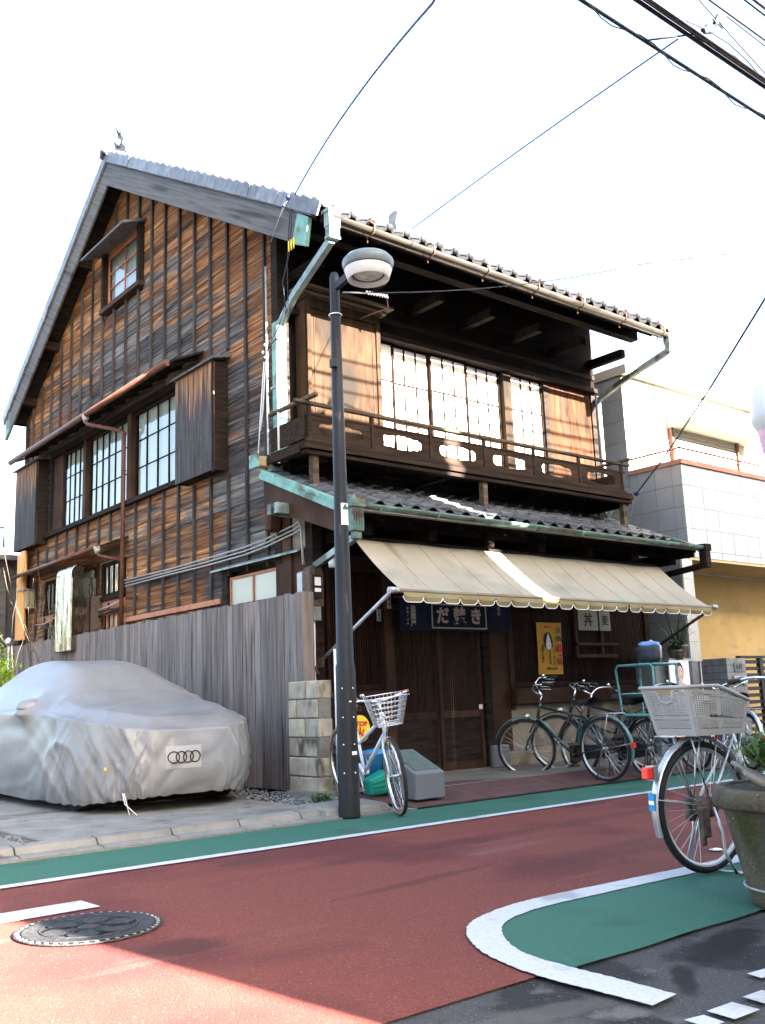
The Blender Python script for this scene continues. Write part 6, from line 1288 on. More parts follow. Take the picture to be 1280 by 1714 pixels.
bicycle((10.35, 6.9, .02), rad(70), 'dark blue bicycle with silver mudguards in front of the tiled low wall', frame='frame_blue', fender='frame_silver', style='step', bars='swept')
bicycle((10.9, 6.5, .0), rad(55), 'silver bicycle with silver mudguards behind the leafy planter', frame='frame_silver', fender='frame_silver', style='step', bars='swept', seat='black_plastic')
# near bicycle with the big plastic basket
nbk = bicycle((4.83, 3.205, .004), rad(-8.0), 'silver bicycle with a large beige plastic rear basket beside the planter', frame='frame_silver', fender='frame_silver', rim='frame_silver', style='step', bars='swept', wb=1.12, r=.35, stand='none', reflector=False, chain=False, group='bicycles parked at the shop')
m = MB(); zb, zt = .735, 1.0
B0 = [(-.16, -.14), (.22, -.14), (.22, .14), (-.16, .14)]; B1 = [(-.23, -.17), (.25, -.17), (.25, .17), (-.23, .17)]
def bpt(k, f, v):
    a, b = Vector(B0[k]), Vector(B0[(k + 1) % 4]); c, d = Vector(B1[k]), Vector(B1[(k + 1) % 4]); p = a.lerp(b, f).lerp(c.lerp(d, f), v)
    ztop = zt - max(0, (p.x - .02)) * .36; return Vector((p.x, p.y, zb + (ztop - zb) * v))
solid = MB(); slats = MB()
for k in range(4):
    nb_ = 2 if k in (0, 2) else 1
    def quad(mm, f0, f1, v0, v1): mm.add([bpt(k, f0, v0), bpt(k, f1, v0), bpt(k, f1, v1), bpt(k, f0, v1)], [(0, 1, 2, 3)])
    quad(solid, 0, 1, 0, .14); quad(solid, 0, 1, .93, 1); quad(solid, 0, 1, .34, .40)
    xs_ = [0, .045, .46, .54, .955, 1] if nb_ == 2 else [0, .08, .92, 1]
    for a, b in zip(xs_[::2], xs_[1::2]):
        for v0, v1 in ((.14, .34), (.40, .93)): quad(solid, a, b, v0, v1)
    for a, b in zip(xs_[1::2], xs_[2::2]):
        for v0, v1, n in ((.14, .34, 5), (.40, .93, 12)):
            for i in range(1, n): v = v0 + (v1 - v0) * i / n; quad(slats, a, b, v - .013, v + .013)
            nv = 10 if nb_ == 2 else 8
            for i in range(1, nv): f = a + (b - a) * i / nv; quad(slats, f - .006, f + .006, v0, v1)
solid.add([bpt(0, 0, 0), bpt(0, 1, 0), bpt(2, 0, 0), bpt(2, 1, 0)], [(0, 3, 2, 1)])
o = solid.build('basket', 'basket_plastic', nbk, **L); md = o.modifiers.new('thick', 'SOLIDIFY'); md.thickness = .006
o2 = slats.build('basket_slats', 'basket_plastic', nbk, **L); o2['kind'] = 'stuff'; md = o2.modifiers.new('thick', 'SOLIDIFY'); md.thickness = .004
rimp = [bpt(k, f / 6, 1.0) for k in range(4) for f in range(6)]; MB().tube(rimp, .011, 6, closed=True).build('basket_rim', 'basket_plastic', nbk, **L)
MB().tube([bpt(3, .35, .9), bpt(3, .35, .72), bpt(3, .5, .66), bpt(3, .65, .72), bpt(3, .65, .9)], .008, 6).build('basket_handle', 'basket_plastic', nbk, **L)
MB().add([bpt(3, .34, .86) + Vector((-.006, 0, 0)), bpt(3, .66, .86) + Vector((-.006, 0, 0)), bpt(3, .66, .95) + Vector((-.006, 0, 0)), bpt(3, .34, .95) + Vector((-.006, 0, 0))], [(0, 1, 2, 3)]).build('basket_label', 'old_board', nbk, **L)
pb = MB(); pb.grid(lambda u, v: Vector((-.1 + .28 * u, -.06 + .12 * math.sin(u * 2), .76 + .17 * v + .02 * math.sin(u * 9))), 12, 4); pb.build('plastic_bag', 'white', nbk, **L)
m = MB(); r_ = .35
m.box(-.43, -.385, -.025, .025, .52, .585); m.build('tail_lamp', 'red_lens', nbk, bevel=.008, **L); MB().box(-.385, -.35, -.028, .028, .515, .59).build('tail_lamp_housing', 'worn_steel', nbk, **L)
MB().box(-.392, -.386, -.02, .02, .36, .45).build('registration_sticker', 'sticker_blue', nbk, **L); MB().box(-.394, -.392, -.018, .018, .39, .41).build('sticker_lettering', 'white', nbk, **L)
m = MB(); m.lathe([(0, -.07), (.05, -.07), (.055, -.05), (.055, .03), (.035, .05), (0, .05)], (0, 0, .35), 16, 'y'); m.box(-.06, .04, .05, .085, .27, .4); m.box(-.11, -.05, -.09, -.05, .2, .36); m.tube([(-.09, -.07, .25), (-.1, -.07, .16)], .018, 6); m.build('drum_brake', 'rust_metal', nbk, bevel=.006, **L)
m = MB()
for s_ in (-1, 1): m.tube([(0, .07 * s_, .35), (.02, .1 * s_, .22), (.0, .12 * s_, .12), (.03, .16 * s_, .012)], .009, 6)
m.tube([(.03, -.16, .012), (.09, -.17, .01), (.1, -.13, .01), (.06, -.06, .01), (.05, .05, .01), (.1, .12, .01), (.09, .18, .01), (.03, .16, .012)], .007, 6); m.build('stand', 'worn_steel', nbk, **L)
m = MB()
for s_ in (-1, 1): m.tube([(-.05, .07 * s_, .735), (-.1, .075 * s_, .6), (0, .065 * s_, .35)], .005, 6); m.tube([(.08, .07 * s_, .735), (0, .066 * s_, .35)], .005, 6); m.tube([(.3, .06 * s_, .73), (.22, .05 * s_, .5)], .007, 6)
m.build('carrier_struts', 'worn_steel', nbk, **L)
# delivery bag on the teal rack
bg = thing('delivery_bag', (9.46, 6.8, 1.28), 'dark bag with a blue and white cover strapped on the teal rack', 'bag')
def blob(name, mat, c, rx, ry, rz, seed, amp=.2, par=None):
    m = MB(); o0 = MB().ball((0, 0, 0), 1, 12); vs = []
    for v in o0.v: n_ = 1 + amp * noise.noise(v * 1.6 + Vector((seed, 0, 0))); q = Vector([math.copysign(abs(a) ** .7, a) for a in v]); vs.append((c[0] + q.x * rx * n_, c[1] + q.y * ry * n_, c[2] + q.z * rz * n_))
    m.add(vs, o0.f, True); return m.build(name, mat, par)
blob('body', 'bag_dark', (9.46, 6.8, 1.4), .14, .13, .11, 3, par=bg); blob('cover', 'bag_blue', (9.47, 6.79, 1.5), .12, .11, .035, 9, par=bg); MB().tube([(9.5, 6.68, 1.3), (9.5, 6.66, 1.47), (9.5, 6.79, 1.55), (9.5, 6.93, 1.47)], .008, 6).build('strap', 'cable_white', bg)

# ================================================================== CLUTTER BY THE SHOP
sn = thing('stone_monument', (6.25, 7.35, .1), 'low granite block with a slanted dark inscription plaque', 'stone')
MB().hexa([(6.05, 7.05, .06), (6.42, 7.05, .06), (6.42, 7.5, .08), (6.05, 7.5, .08), (6.05, 7.05, .30), (6.42, 7.05, .30), (6.42, 7.5, .50), (6.05, 7.5, .50)]).build('block', 'granite', sn, bevel=.008)
MB().hexa([(6.09, 7.1, .324), (6.38, 7.1, .324), (6.38, 7.45, .48), (6.09, 7.45, .48), (6.09, 7.1, .332), (6.38, 7.1, .332), (6.38, 7.45, .488), (6.09, 7.45, .488)]).build('plaque', 'plaque', sn)
bk = thing('bucket', (6.15, 7.75, .1), 'blue plastic bucket with a blue lid behind the white bicycle', 'bucket')
MB().lathe([(0, 0), (.12, 0), (.15, .34), (.16, .35), (.155, .36), (0, .36)], (6.12, 7.72, .1), 20).build('pail', 'bucket_blue', bk); MB().lathe([(0, .42), (.06, .41), (.16, .39), (.17, .37), (.165, .355), (0, .355)], (6.12, 7.72, .1), 20).build('lid', 'bucket_blue', bk)
wc = thing('plastic_crate', (5.95, 7.5, .1), 'small green plastic crate lying behind the lamp post', 'crate')
MB().hexa([(5.83, 7.42, .1), (6.02, 7.36, .12), (6.08, 7.58, .12), (5.88, 7.62, .1), (5.8, 7.44, .24), (6.0, 7.36, .33), (6.06, 7.58, .33), (5.86, 7.63, .24)]).build('tub', 'can_green', wc, bevel=.015)
for k in range(3): MB().hexa([(5.815 - .004 * k, 7.4 - .004, .14 + k * .035), (6.02, 7.345, .16 + k * .05), (6.03, 7.35, .16 + k * .05), (5.83, 7.41, .14 + k * .035), (5.815, 7.396, .15 + k * .035), (6.02, 7.345, .17 + k * .05), (6.03, 7.35, .17 + k * .05), (5.83, 7.41, .15 + k * .035)]).build('rib', 'can_green', wc)
ys = thing('yellow_sign', (6.0, 7.7, .5), 'round yellow sign with red letters hung behind the white bicycle', 'sign')
sc_ = Vector((5.86, 7.62, .72)); sd_ = Vector((.55, .83, 0)); ux = Vector((.83, -.55, 0)).normalized()
n = 24; rim_ = [sc_ + ux * (.095 * math.cos(2 * math.pi * i / n)) + Vector((0, 0, .13 * math.sin(2 * math.pi * i / n))) for i in range(n)]
MB().prism(rim_, tuple(sd_ * .012)).build('disc', 'sign_yellow', ys, fixn=True); MB().tube([sc_ + sd_ * .015 + Vector((0, 0, -.1)), sc_ + sd_ * .1 + Vector((0, 0, -.62))], .012, 6).build('post', 'black_plastic', ys)
text_mesh('STOP', .06, 'ink_red', ys, 'lettering', sc_ - sd_ * .004 + Vector((0, 0, .045)), ux, (0, 0, 1), bold=.003); text_mesh('火', .1, 'ink_red', ys, 'lettering', sc_ - sd_ * .004 + Vector((0, 0, -.04)), ux, (0, 0, 1), bold=.004)

# shelf, pots and campaign board at the right-hand end of the shop
sh = thing('plant_stand', (11.9, 8.1, .1), 'grey metal stand carrying flower pots at the end of the shop front', 'stand')
MB().box(11.55, 12.35, 7.98, 8.5, 1.36, 1.4).build('shelf', 'zinc', sh)
for a, b in ((11.57, 8.0), (12.31, 8.0), (11.57, 8.46), (12.31, 8.46)): MB().box(a, a + .03, b, b + .03, .1, 1.36).build('leg', 'zinc', sh)
MB().box(11.2, 11.62, 7.98, 8.3, .1, 1.32).build('cabinet', 'lamp_grey', sh, bevel=.01)
def pot(x, y, z, r, h, mat, lab): 
    t = thing('flower_pot', (x, y, z), lab, 'flower pot'); MB().lathe([(0, 0), (r * .7, 0), (r, h * .85), (r * 1.08, h * .86), (r * 1.08, h), (r * .95, h), (r * .9, h * .9), (0, h * .88)], (x, y, z), 18).build('pot', mat, t); return t
p1 = pot(12.1, 8.2, 1.4, .13, .2, 'clay_pot', 'clay pot of long arching grass-like leaves on the metal stand')
m = MB(); rr = random.Random(4)
for i in range(38):
    a = rr.uniform(0, 6.28); L_ = rr.uniform(.3, .75); hgt = rr.uniform(.2, .5); b0 = Vector((12.1 + .05 * math.cos(a), 8.2 + .05 * math.sin(a), 1.58)); d = Vector((math.cos(a), math.sin(a), 0)); sd = Vector((-d.y, d.x, 0)); prev = None
    for k in range(7):
        u = k / 6; p = b0 + d * L_ * u * .75 + Vector((0, 0, hgt * math.sin(u * 2.4))); w_ = .009 * (1 - u * .9); cur = (p - sd * w_, p + sd * w_)
        if prev: m.add([prev[0], prev[1], cur[1], cur[0]], [(0, 1, 2, 3)], True)
        prev = cur
m.build('strap_leaves', 'leaf_dark', p1)
p2 = pot(11.85, 8.08, 1.4, .1, .12, 'clay_pot', 'shallow pot with grey-green trailing leaves beside the arching grass'); leaf_cloud('foliage', 'leaf_dark', p2, (11.84, 8.05, 1.53), .2, .12, .13, 320, .05, 21); leaf_cloud('trailing_foliage', 'leaf_dark', p2, (11.75, 7.95, 1.36), .12, .06, .14, 160, .045, 22)
cb = thing('portrait_poster', (11.66, 7.88, .95), 'white poster with a dark-haired person in pink at the shop end', 'poster')
MB().box(11.42, 11.88, 7.9, 7.915, .88, 1.37).build('sheet', 'white', cb)
PY = 7.896
def poly2(pts, mat, name): 
    global PY
    PY -= .003; MB().prism([(11.42 + .46 * a, PY, .88 + .49 * b) for a, b in pts], (0, -.001, 0)).build(name, mat, cb, fixn=True)
def ell(cx, cy, rx, ry, n=18): return [(cx + rx * math.cos(2 * math.pi * i / n), cy + ry * math.sin(2 * math.pi * i / n)) for i in range(n)]
poly2(ell(.47, .68, .2, .27), 'hair', 'hair'); poly2([(.1, .0), (.16, .25), (.35, .38), (.62, .38), (.84, .25), (.9, .0)], 'pink', 'jacket'); poly2([(.4, .3), (.4, .5), (.56, .5), (.56, .3), (.48, .22)], 'skin', 'neck'); poly2(ell(.48, .66, .13, .19), 'skin', 'face')
poly2(ell(.48, .55, .045, .015, 10), 'ink_red', 'mouth'); poly2([(.4, .69), (.44, .69), (.44, .705), (.4, .705)], 'hair', 'eye'); poly2([(.52, .69), (.56, .69), (.56, .705), (.52, .705)], 'hair', 'eye')
MB().box(11.44, 11.46, 7.916, 7.94, .1, 1.3).box(11.84, 11.86, 7.916, 7.94, .1, 1.3).build('stake', 'old_board', cb)

# ================================================================== NEIGHBOURS
nb1 = thing('tiled_house', (15.5, 11, 0), 'white tiled house with a projecting balcony and yellow ground floor', 'house')
NX = 13.0
MB().box(NX + .02, 20, 9.42, 17, 2.9, 6.2).build('upper_wall', 'render_wall', nb1)
MB().box(NX + .05, 20, 9.5, 17, 0, 2.9).build('ground_floor_wall', 'yellow_wall', nb1)
MB().box(NX - .02, 20.2, 9.3, 17.2, 6.2, 6.36).build('roof_slab', 'render_wall', nb1)
MB().box(NX + .012, 19.5, 8.462, 9.42, 2.97, 4.45).build('balcony_core', 'grout', nb1); MB().box(NX + .0, 19.5, 8.44, 9.42, 2.93, 2.965).build('balcony_soffit', 'soffit', nb1)
bt = node('balcony_front', nb1, (NX, 8.45, 2.97), False)
for c in range(17):
    for r in range(5):
        z0 = 2.975 + (0 if r == 0 else .115 + (r - 1) * .345); z1 = 2.975 + .115 + r * .345 - .006
        a = NX + .002 + (0 if c == 0 else .16 + (c - 1) * .385); b = NX + .16 + c * .385 - .006; j = rb.uniform(-.0015, .0015)
        MB().box(a, b, 8.447 + j, 8.465, z0, min(z1, 4.45)).build('tile', 'white_tile', bt)
bs = node('balcony_side', nb1, (NX, 8.9, 2.97), False)
for c in range(4):
    for r in range(5):
        z0 = 2.975 + (0 if r == 0 else .115 + (r - 1) * .345); z1 = 2.975 + .115 + r * .345 - .006
        a = 8.468 + (0 if c == 0 else .16 + (c - 1) * .32); b = min(9.42, 8.468 + .16 + c * .32 - .006); j = rb.uniform(-.0015, .0015)
        if b > a: MB().box(NX - .004 + j, NX + .014, a, b, z0, min(z1, 4.45)).build('tile', 'white_tile', bs)
ws_ = node('side_wall', nb1, (NX, 12, 0), False)
for r in range(16):
    for c in range(4): MB().box(NX - .0, NX + .022, 9.425 + c * .39, 9.425 + c * .39 + .384, .1 + r * .38, .1 + r * .38 + .374).build('tile', 'white_tile', ws_)
MB().box(NX + .012, NX + .05, 9.43, 17, 0, 6.19).build('side_core', 'grout', nb1)
MB().box(NX - .03, 19.6, 8.41, 8.5, 4.452, 4.53).box(NX - .03, NX + .06, 8.5, 9.42, 4.452, 4.53).build('balcony_coping', 'red_cap', nb1)
m = MB(); m.tube([(NX + .02, 9.4, 4.72), (NX + .02, 8.46, 4.72), (19.5, 8.46, 4.72)], .018, 8)
for xx in [13.5 + k * .75 for k in range(8)]: m.tube([(xx, 8.46, 4.53), (xx, 8.46, 4.72)], .012, 6)
m.build('handrail', 'copper_rust', nb1)
sw = node('shutter_window', nb1, (15.4, 9.4, 4.5), False)
MB().box(14.2, 16.7, 8.95, 9.415, 5.45, 5.72).build('shutter_hood', 'render_wall', sw)
for k in range(18): MB().hexa([(14.32, 9.38, 4.45 + k * .056), (16.3, 9.38, 4.45 + k * .056), (16.3, 9.41, 4.45 + k * .056), (14.32, 9.41, 4.45 + k * .056), (14.32, 9.395, 4.5 + k * .056), (16.3, 9.395, 4.5 + k * .056), (16.3, 9.41, 4.5 + k * .056), (14.32, 9.41, 4.5 + k * .056)]).build('shutter_slat', 'roller', sw)
for a in (14.26, 16.34): MB().box(a - .06, a + .0, 9.34, 9.415, 4.45, 5.45).build('shutter_guide', 'copper_rust', sw)
# ground-floor pier in white tile
pr_ = node('pier', nb1, (12.8, 8.6, 0), False)
MB().box(12.715, 12.99, 8.42, 9.42, .1, 2.93).build('pier_core', 'grout', pr_)
for r in range(9):
    for c in range(3): MB().box(12.7, 12.716, 8.42 + c * .34, 8.42 + c * .34 + .335, .1 + r * .315, .1 + r * .315 + .31).build('tile', 'white_tile', pr_)
    MB().box(12.717, 12.988, 8.405, 8.419, .1 + r * .315, .1 + r * .315 + .31).build('tile', 'white_tile', pr_)
lw = thing('tiled_low_wall', (13.1, 8.3, 0), 'low grey tiled gatepost wall with a nameplate and letter slot', 'wall')
MB().box(12.915, 13.43, 7.965, 8.4, .02, 1.40).build('wall_core', 'dark_grout', lw)
for r in range(13):
    for c in range(5): MB().box(12.92 + c * .1025, 12.92 + c * .1025 + .096, 7.955, 7.966, .06 + r * .1035, .06 + r * .1035 + .097).build('tile', 'grey_tile', lw)
    for c in range(4): MB().box(12.905, 12.916, 7.97 + c * .105, 7.97 + c * .105 + .099, .06 + r * .1035, .06 + r * .1035 + .097).build('tile', 'grey_tile', lw)
MB().box(13.1, 13.32, 7.94, 7.956, 1.2, 1.33).build('nameplate', 'granite', lw); text_mesh('木村', .085, 'ink', lw, 'lettering', (13.21, 7.938, 1.265), (1, 0, 0), (0, 0, 1), ext=.001)
MB().box(13.05, 13.4, 7.93, 7.956, 1.02, 1.14).box(13.04, 13.41, 7.92, 7.956, 1.075, 1.09).build('letter_slot', 'zinc', lw)
gt = thing('slatted_gate', (14.2, 8.1, 0), 'black slatted gate beside the grey tiled low wall', 'gate')
for a in (13.46, 14.0, 14.55, 15.2): MB().box(a, a + .09, 8.05, 8.11, .05, 1.40).build('post', 'gate_black', gt)
MB().box(13.45, 15.3, 8.04, 8.12, 1.4, 1.44).build('top_rail', 'gate_black', gt)
for k in range(13): MB().box(13.55, 15.2, 8.07, 8.09, .12 + k * .1, .12 + k * .1 + .055).build('slat', 'gate_black', gt)
# rear neighbour at the far left and the shrub
rn = thing('dark_house', (5.8, 21, 0), 'dark boarded house behind the far end of the side wall', 'house')
MB().box(4.6, 9, 19.2, 25, 0, 3.95).build('wall', 'wall_dark_house', rn)
for k in range(8): MB().box(4.65 + k * .3, 4.69 + k * .3, 19.16, 19.198, 0, 3.9).build('batten', 'batten', rn)
MB().hexa([(4.2, 18.9, 3.9), (9.2, 18.9, 3.9), (9.2, 25, 4.6), (4.2, 25, 4.6), (4.2, 18.9, 4.0), (9.2, 18.9, 4.0), (9.2, 25, 4.7), (4.2, 25, 4.7)]).build('roof', 'roof_plain', rn)
MB().tube([(4.6, 19.3, 4.1), (4.6, 19.3, 4.45), (6.1, 19.3, 4.6), (6.1, 19.3, 4.2)], .03, 8).build('roof_rail', 'zinc', rn)
sb = thing('conifer_shrub', (4.0, 12.6, 0), 'bright yellow-green conifer shrub behind the covered car', 'shrub')
leaf_cloud('foliage', 'leaf_bright', sb, (3.97, 12.6, 1.05), .36, .36, .95, 2600, .07, 31, up=.7); MB().tube([(3.97, 12.6, .05), (3.97, 12.6, 1.6)], [.04, .015], 8).build('trunk', 'stem', sb)
bs_ = thing('bare_sapling', (5.3, 15.5, 0), 'thin bare branches rising behind the far end of the fence', 'sapling')
m = MB(); rr = random.Random(12)
def twig(p, d, L_, r0, dep):
    q = p + d * L_; mid = p.lerp(q, .5) + Vector((rr.uniform(-.05, .05), rr.uniform(-.05, .05), 0)) * L_; m.tube([p, mid, q], [r0, r0 * .8, r0 * .55], 5)
    if dep:
        for k in range(3): twig(p.lerp(q, rr.uniform(.45, 1)), (d + Vector((rr.uniform(-.8, .8), rr.uniform(-.8, .8), rr.uniform(-.1, .5)))).normalized(), L_ * rr.uniform(.45, .7), r0 * .55, dep - 1)
for k in range(3): twig(Vector((5.3 + .1 * k, 15.9 - .3 * k, .05)), Vector((rr.uniform(-.1, .1), rr.uniform(-.1, .1), 1)).normalized(), 2.0, .014, 2)
m.build('branches', 'stem', bs_)
tm = thing('round_mirror', (4.53, 14, 0), 'small round mirror on a thin post behind the covered car', 'mirror'); MB().lathe([(0, -.02), (.045, -.015), (.062, .0), (.062, .02), (0, .03)], (4.56, 14.0, 1.98), 18, 'y').build('mirror_glass', 'steel', tm); MB().tube([(4.56, 14.03, 0), (4.56, 14.03, 1.98)], .014, 6).build('post', 'pole_pipe', tm)

# ================================================================== HOUSES ACROSS THE STREET (behind the camera): they keep the street in shade
def plain_house(x0, x1, y0, y1, h, lab, seed):
    t = thing('town_house', ((x0 + x1) / 2, (y0 + y1) / 2, 0), lab, 'house', 'houses across the street'); r = random.Random(seed)
    k_ = .1212 * (y1 - y0)      # plan sheared along the sunlight so it passes the corner and the gap
    def plan(a, b): return [(x0 + k_, y0, a), (x1 + k_, y0, a), (x1, y1, a), (x0, y1, a), (x0 + k_, y0, b), (x1 + k_, y0, b), (x1, y1, b), (x0, y1, b)]
    MB().hexa(plan(0, h - .25)).build('wall', 'house_wall', t); MB().hexa(plan(h - .249, h)).build('parapet', 'roof_plain', t)
    n = max(2, int((x1 - x0) / 2.3))
    for fl in range(int(h // 2.7)):
        for k in range(n):
            cx = x0 + (x1 - x0) * (k + .5) / n
            if fl == 0 and k == n // 2:
                dd = MB().box(cx - .45, cx + .45, y1 + .002, y1 + .05, .05, 2.1).build('door', 'brown_wood', t); MB().box(cx + .33, cx + .37, y1 + .05, y1 + .09, 1.0, 1.15).build('handle', 'steel', dd); continue
            w = MB().box(cx - .65, cx + .65, y1 + .002, y1 + .04, .9 + fl * 2.7, 2.1 + fl * 2.7).build('window', 'zinc', t); MB().box(cx - .6, cx + .6, y1 + .041, y1 + .046, .95 + fl * 2.7, 2.05 + fl * 2.7).build('pane', 'frosted', w)
    return t
plain_house(2.70, 9.60, -11, -3, 9.75, 'pale three-storey house opposite the shop, left of the narrow gap', 1)
plain_house(9.83, 24, -11, -3, 9.7, 'long pale three-storey building opposite the shop, right of the narrow gap', 2)
plain_house(-14, -3.0, -11, -3, 8.0, 'pale house on the far side of the side street', 3)
gw = thing('gap_sun_block', (9.78, -4, 0), 'plain unseen wall added between the two opposite houses to cut off low sun', 'wall'); MB().hexa([(9.75, -4.2, 0), (10.09, -4.2, 0), (10.04, -3.8, 0), (9.70, -3.8, 0), (9.75, -4.2, 7.05), (10.09, -4.2, 7.05), (10.04, -3.8, 7.05), (9.70, -3.8, 7.05)]).build('panel', 'house_wall', gw)  # added out of view; keeps the sun streak from reaching below the awning

# ================================================================== OVERHEAD WIRES
def wire(pts, r, lab, mat='cable_black', n=6): return tag(MB().tube(pts, r, n).build('overhead_wire', mat, None), lab, 'wire', 'overhead wires')
wire(sag((-6, 4.0, 6.15), (26, 4.0, 6.3), .0), .016, 'thick dark single overhead wire running below the cable bundle')
lw_ = [(-6 + i * .16, 4.0 + .03 * math.cos(i * 1.1), 6.15 + .15 * (i / 200) + .03 * math.sin(i * 1.1) - .012) for i in range(201)]; wire(lw_, .005, 'thin lashing wire wound around the thick single overhead wire', n=5)
wire([(-6, 4.02, 6.60), (26, 4.02, 6.78)], .03, 'thickest cable of the overhead bundle at the top right')
wire([(-6, 3.97, 6.53), (26, 3.97, 6.72)], .018, 'lower cable of the overhead bundle at the top right')
wire([(-6, 4.06, 6.57), (26, 4.06, 6.76)], .02, 'middle cable of the overhead bundle at the top right')
wire([(-6 + i * .3, 4.0 + .05 * math.cos(i * .9), 6.62 + .18 * i / 106 + .045 * math.sin(i * .9)) for i in range(106)], .006, 'thin loop wire winding around the overhead cable bundle', n=5)
wire([(-6, 4.0, 6.95), (26, 4.0, 7.35)], .012, 'upper thin wire above the cable bundle'); wire([(-6, 3.9, 7.15), (26, 3.9, 7.62)], .018, 'highest thick wire in the top corner'); wire([(-6, 3.95, 7.3), (26, 3.95, 7.4)], .009, 'highest thin wire in the top corner')
wire([(6.6, 4.2, 6.5), (7.2, 4.0, 6.72), (7.5, 3.95, 7.0), (8.3, 3.9, 6.9), (9.4, 3.95, 6.6)], .008, 'slack looped wire between the bundle and the upper wire')
wire([(-6, 4.1, 6.64), (26, 4.1, 6.84)], .013, 'slim cable lying against the thickest cable of the bundle'); wire([(-6, 3.92, 6.5), (26, 3.95, 6.66)], .008, 'thin lowest wire hanging just under the cable bundle'); wire([(-6, 3.86, 7.45), (26, 3.86, 7.8)], .014, 'outermost dark cable crossing the top right corner'); wire([(6.9, 4.0, 7.1), (8.6, 4.05, 6.72), (10.4, 4.05, 6.68)], .007, 'short slanting wire crossing from the upper wire to the bundle')
cl = thing('wire_clamp', (7.3, 4.0, 6.8), 'small dark clamp joining the wires at the top right', 'clamp'); MB().bar((7.16, 4.0, 6.72), (7.32, 4.0, 6.8), .04, .05).bar((7.34, 3.98, 6.86), (7.42, 3.98, 6.98), .03, .04).build('body', 'black_plastic', cl); MB().tube([(7.2, 4.0, 6.78), (7.3, 3.98, 6.9), (7.45, 3.97, 6.86)], .008, 5).build('jumper', 'cable_black', cl)
wire(sag((5.86, 8.62, 6.79), (2.945 + .12, 2.9, 4.363 + .1), .0) if False else sag((5.88, 8.62, 6.79), (3.85, 4.0, 5.42), -.12) + [Vector((3.0, 2.2, 5.0))], .009, 'dark blue service wire rising from the verge board to the top edge', 'cable_blue')
wire(sag((7.3, 8.15, 6.62), (6.74, 4.0, 6.453), -.02), .007, 'thin service wire from the eave up to the cable bundle', 'cable_blue')
wire(sag((11.45, 8.25, 3.72), (7.7, 4.0, 4.33), .06) if False else [(11.42, 8.2, 3.74), (10.2, 6.85, 3.84), (8.9, 5.35, 4.08), (7.69, 4.0, 4.315), (6.5, 2.7, 4.6)], .011, 'dark service wire rising from the pent roof to the right edge', 'cable_black')
wire(sag((5.26, 6.9, 4.83), (8.75, 6.0, 5.70), .1) + [Vector((14, 4.6, 7.1))], .005, 'thin wire strung from the lamp post across the eave', 'cable_black')
ins = thing('strain_insulator', (11.4, 8.2, 3.7), 'small blue strain insulator where the service wire meets the pent roof', 'insulator'); MB().ball((11.38, 8.16, 3.745), .035, 7, 1.3).build('bead', 'cable_blue', ins); MB().tube([(11.4, 8.2, 3.73), (11.5, 8.35, 3.55), (11.62, 8.45, 3.5), (11.58, 8.5, 3.47)], .006, 5).build('tail', 'cable_grey', ins)
# service brackets on the old house
sv = thing('service_bracket', (5.85, 8.65, 6.6), 'wire bracket with porcelain knobs on the verge board', 'bracket')
MB().tube([(5.84, 8.95, 6.52), (5.80, 8.75, 6.62), (5.82, 8.6, 6.8)], .008, 6).tube([(5.84, 9.05, 6.4), (5.80, 8.8, 6.58), (5.8, 8.66, 6.76)], .006, 6).build('arm', 'zinc', sv); MB().ball((5.81, 8.62, 6.78), .03, 6).ball((5.8, 8.7, 6.7), .02, 6).build('knob', 'cable_blue', sv)
MB().tube([(5.83, 8.6, 6.78), (5.82, 8.58, 6.4), (5.85, 8.68, 6.1), (5.9, 8.9, 5.85), (6.0, 9.0, 5.6), (6.0, 9.15, 5.4), (6.02, 9.4, 5.25), (6.03, 9.5, 5.15)], .008, 6).tube([(5.84, 8.62, 6.7), (5.83, 8.66, 6.3), (5.87, 8.75, 6.0), (5.97, 8.9, 5.5), (6.02, 9.2, 5.32), (6.03, 9.46, 5.2)], .006, 6).build('drop_wire', 'cable_black', sv)
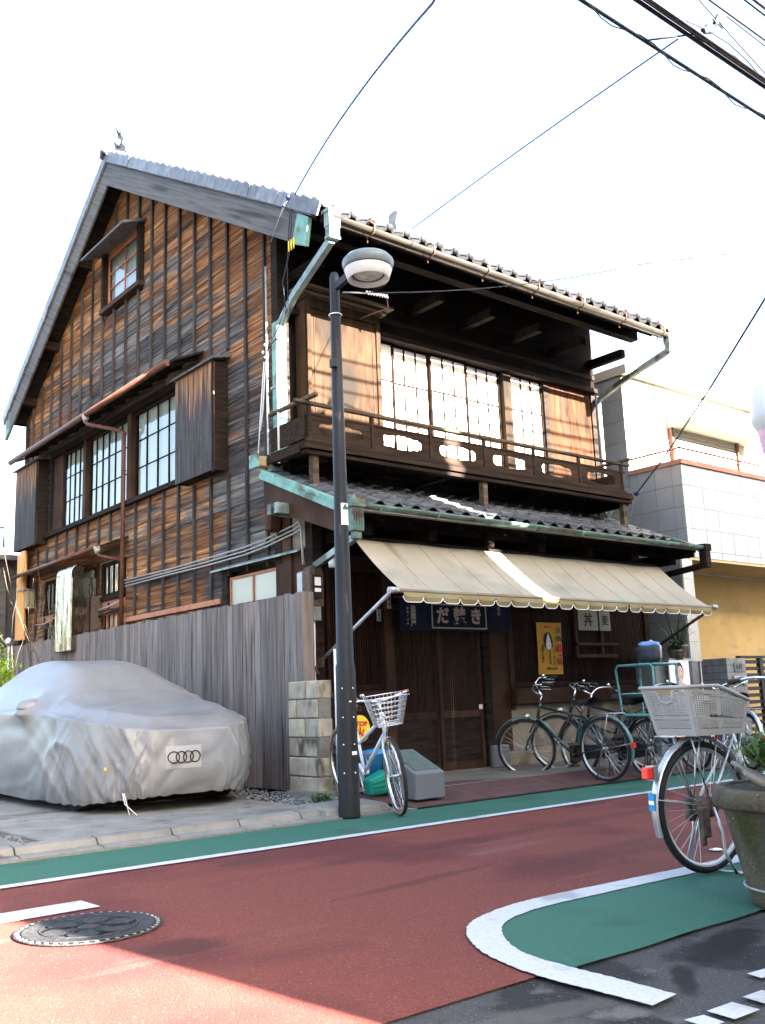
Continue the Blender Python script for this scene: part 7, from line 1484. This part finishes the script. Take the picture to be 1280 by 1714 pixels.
for k in range(3): MB().tube([(5.835, 8.66 - .05 * k, 6.12), (5.835, 8.66 - .05 * k, 6.25)], .008, 6).build('wire_sleeve', 'sign_yellow', sv)
kb = thing('porcelain_knobs', (6.1, 9.65, 5.2), 'cluster of white porcelain knobs with two white cables on the corner', 'insulator')
m = MB()
for k in range(5): m.ball((6.06, 9.5 + .05 * (k % 3), 5.15 + .08 * (k // 2)), .022, 6)
m.build('knobs', 'porcelain', kb); MB().tube([(6.06, 9.58, 5.1), (6.09, 9.72, 4.5), (6.09, 9.8, 3.9)], .009, 6).build('cable', 'cable_white', kb); MB().tube([(6.06, 9.54, 5.1), (6.07, 9.64, 4.5), (6.08, 9.72, 4.25)], .009, 6).build('cable', 'cable_white', kb)
lk = thing('lamp_wire_clamp', (5.5, 6.8, 4.8), 'coiled grey wire clamp beside the lamp post top', 'clamp'); MB().tube([(5.26, 6.9, 4.83), (5.5, 6.84, 4.86)], .008, 6).build('eye_bolt', 'zinc', lk)
m = MB(); m.tube([(5.5 + .006 * i, 6.84 - .0012 * i, 4.865 + .018 * math.sin(i * 1.25)) for i in range(40)], .007, 5); m.build('coil', 'porcelain', lk); MB().tube([(5.72, 6.8, 4.86), (5.74, 6.8, 4.75), (5.6, 6.85, 4.68), (5.45, 6.88, 4.6)], .006, 5).build('tail', 'copper_rust', lk)
bn = thing('street_decoration', (9.2, 5.0, 3.1), 'orange, white and pink hanging shopping-street ornament at the right edge', 'ornament')
MB().lathe([(0, 4.25), (.06, 4.2), (.17, 3.98), (.2, 3.8), (.19, 3.7), (.14, 3.62)], (9.42, 5.0, 0), 14).build('cap', 'lamp_white', bn); MB().lathe([(.14, 4.06), (.19, 3.92), (.21, 3.8), (.198, 3.68), (.17, 3.66)], (9.455, 4.975, 0), 14).build('band', 'screen_orange', bn); MB().lathe([(.14, 3.62), (.11, 3.4), (.06, 3.2), (0, 3.15)], (9.42, 5.0, 0), 14).build('tail', 'pink', bn)
MB().tube([(9.42, 5.0, 4.24), (9.35, 4.6, 5.4), (9.27, 4.05, 6.2)], .006, 5).build('cord', 'cable_black', bn)
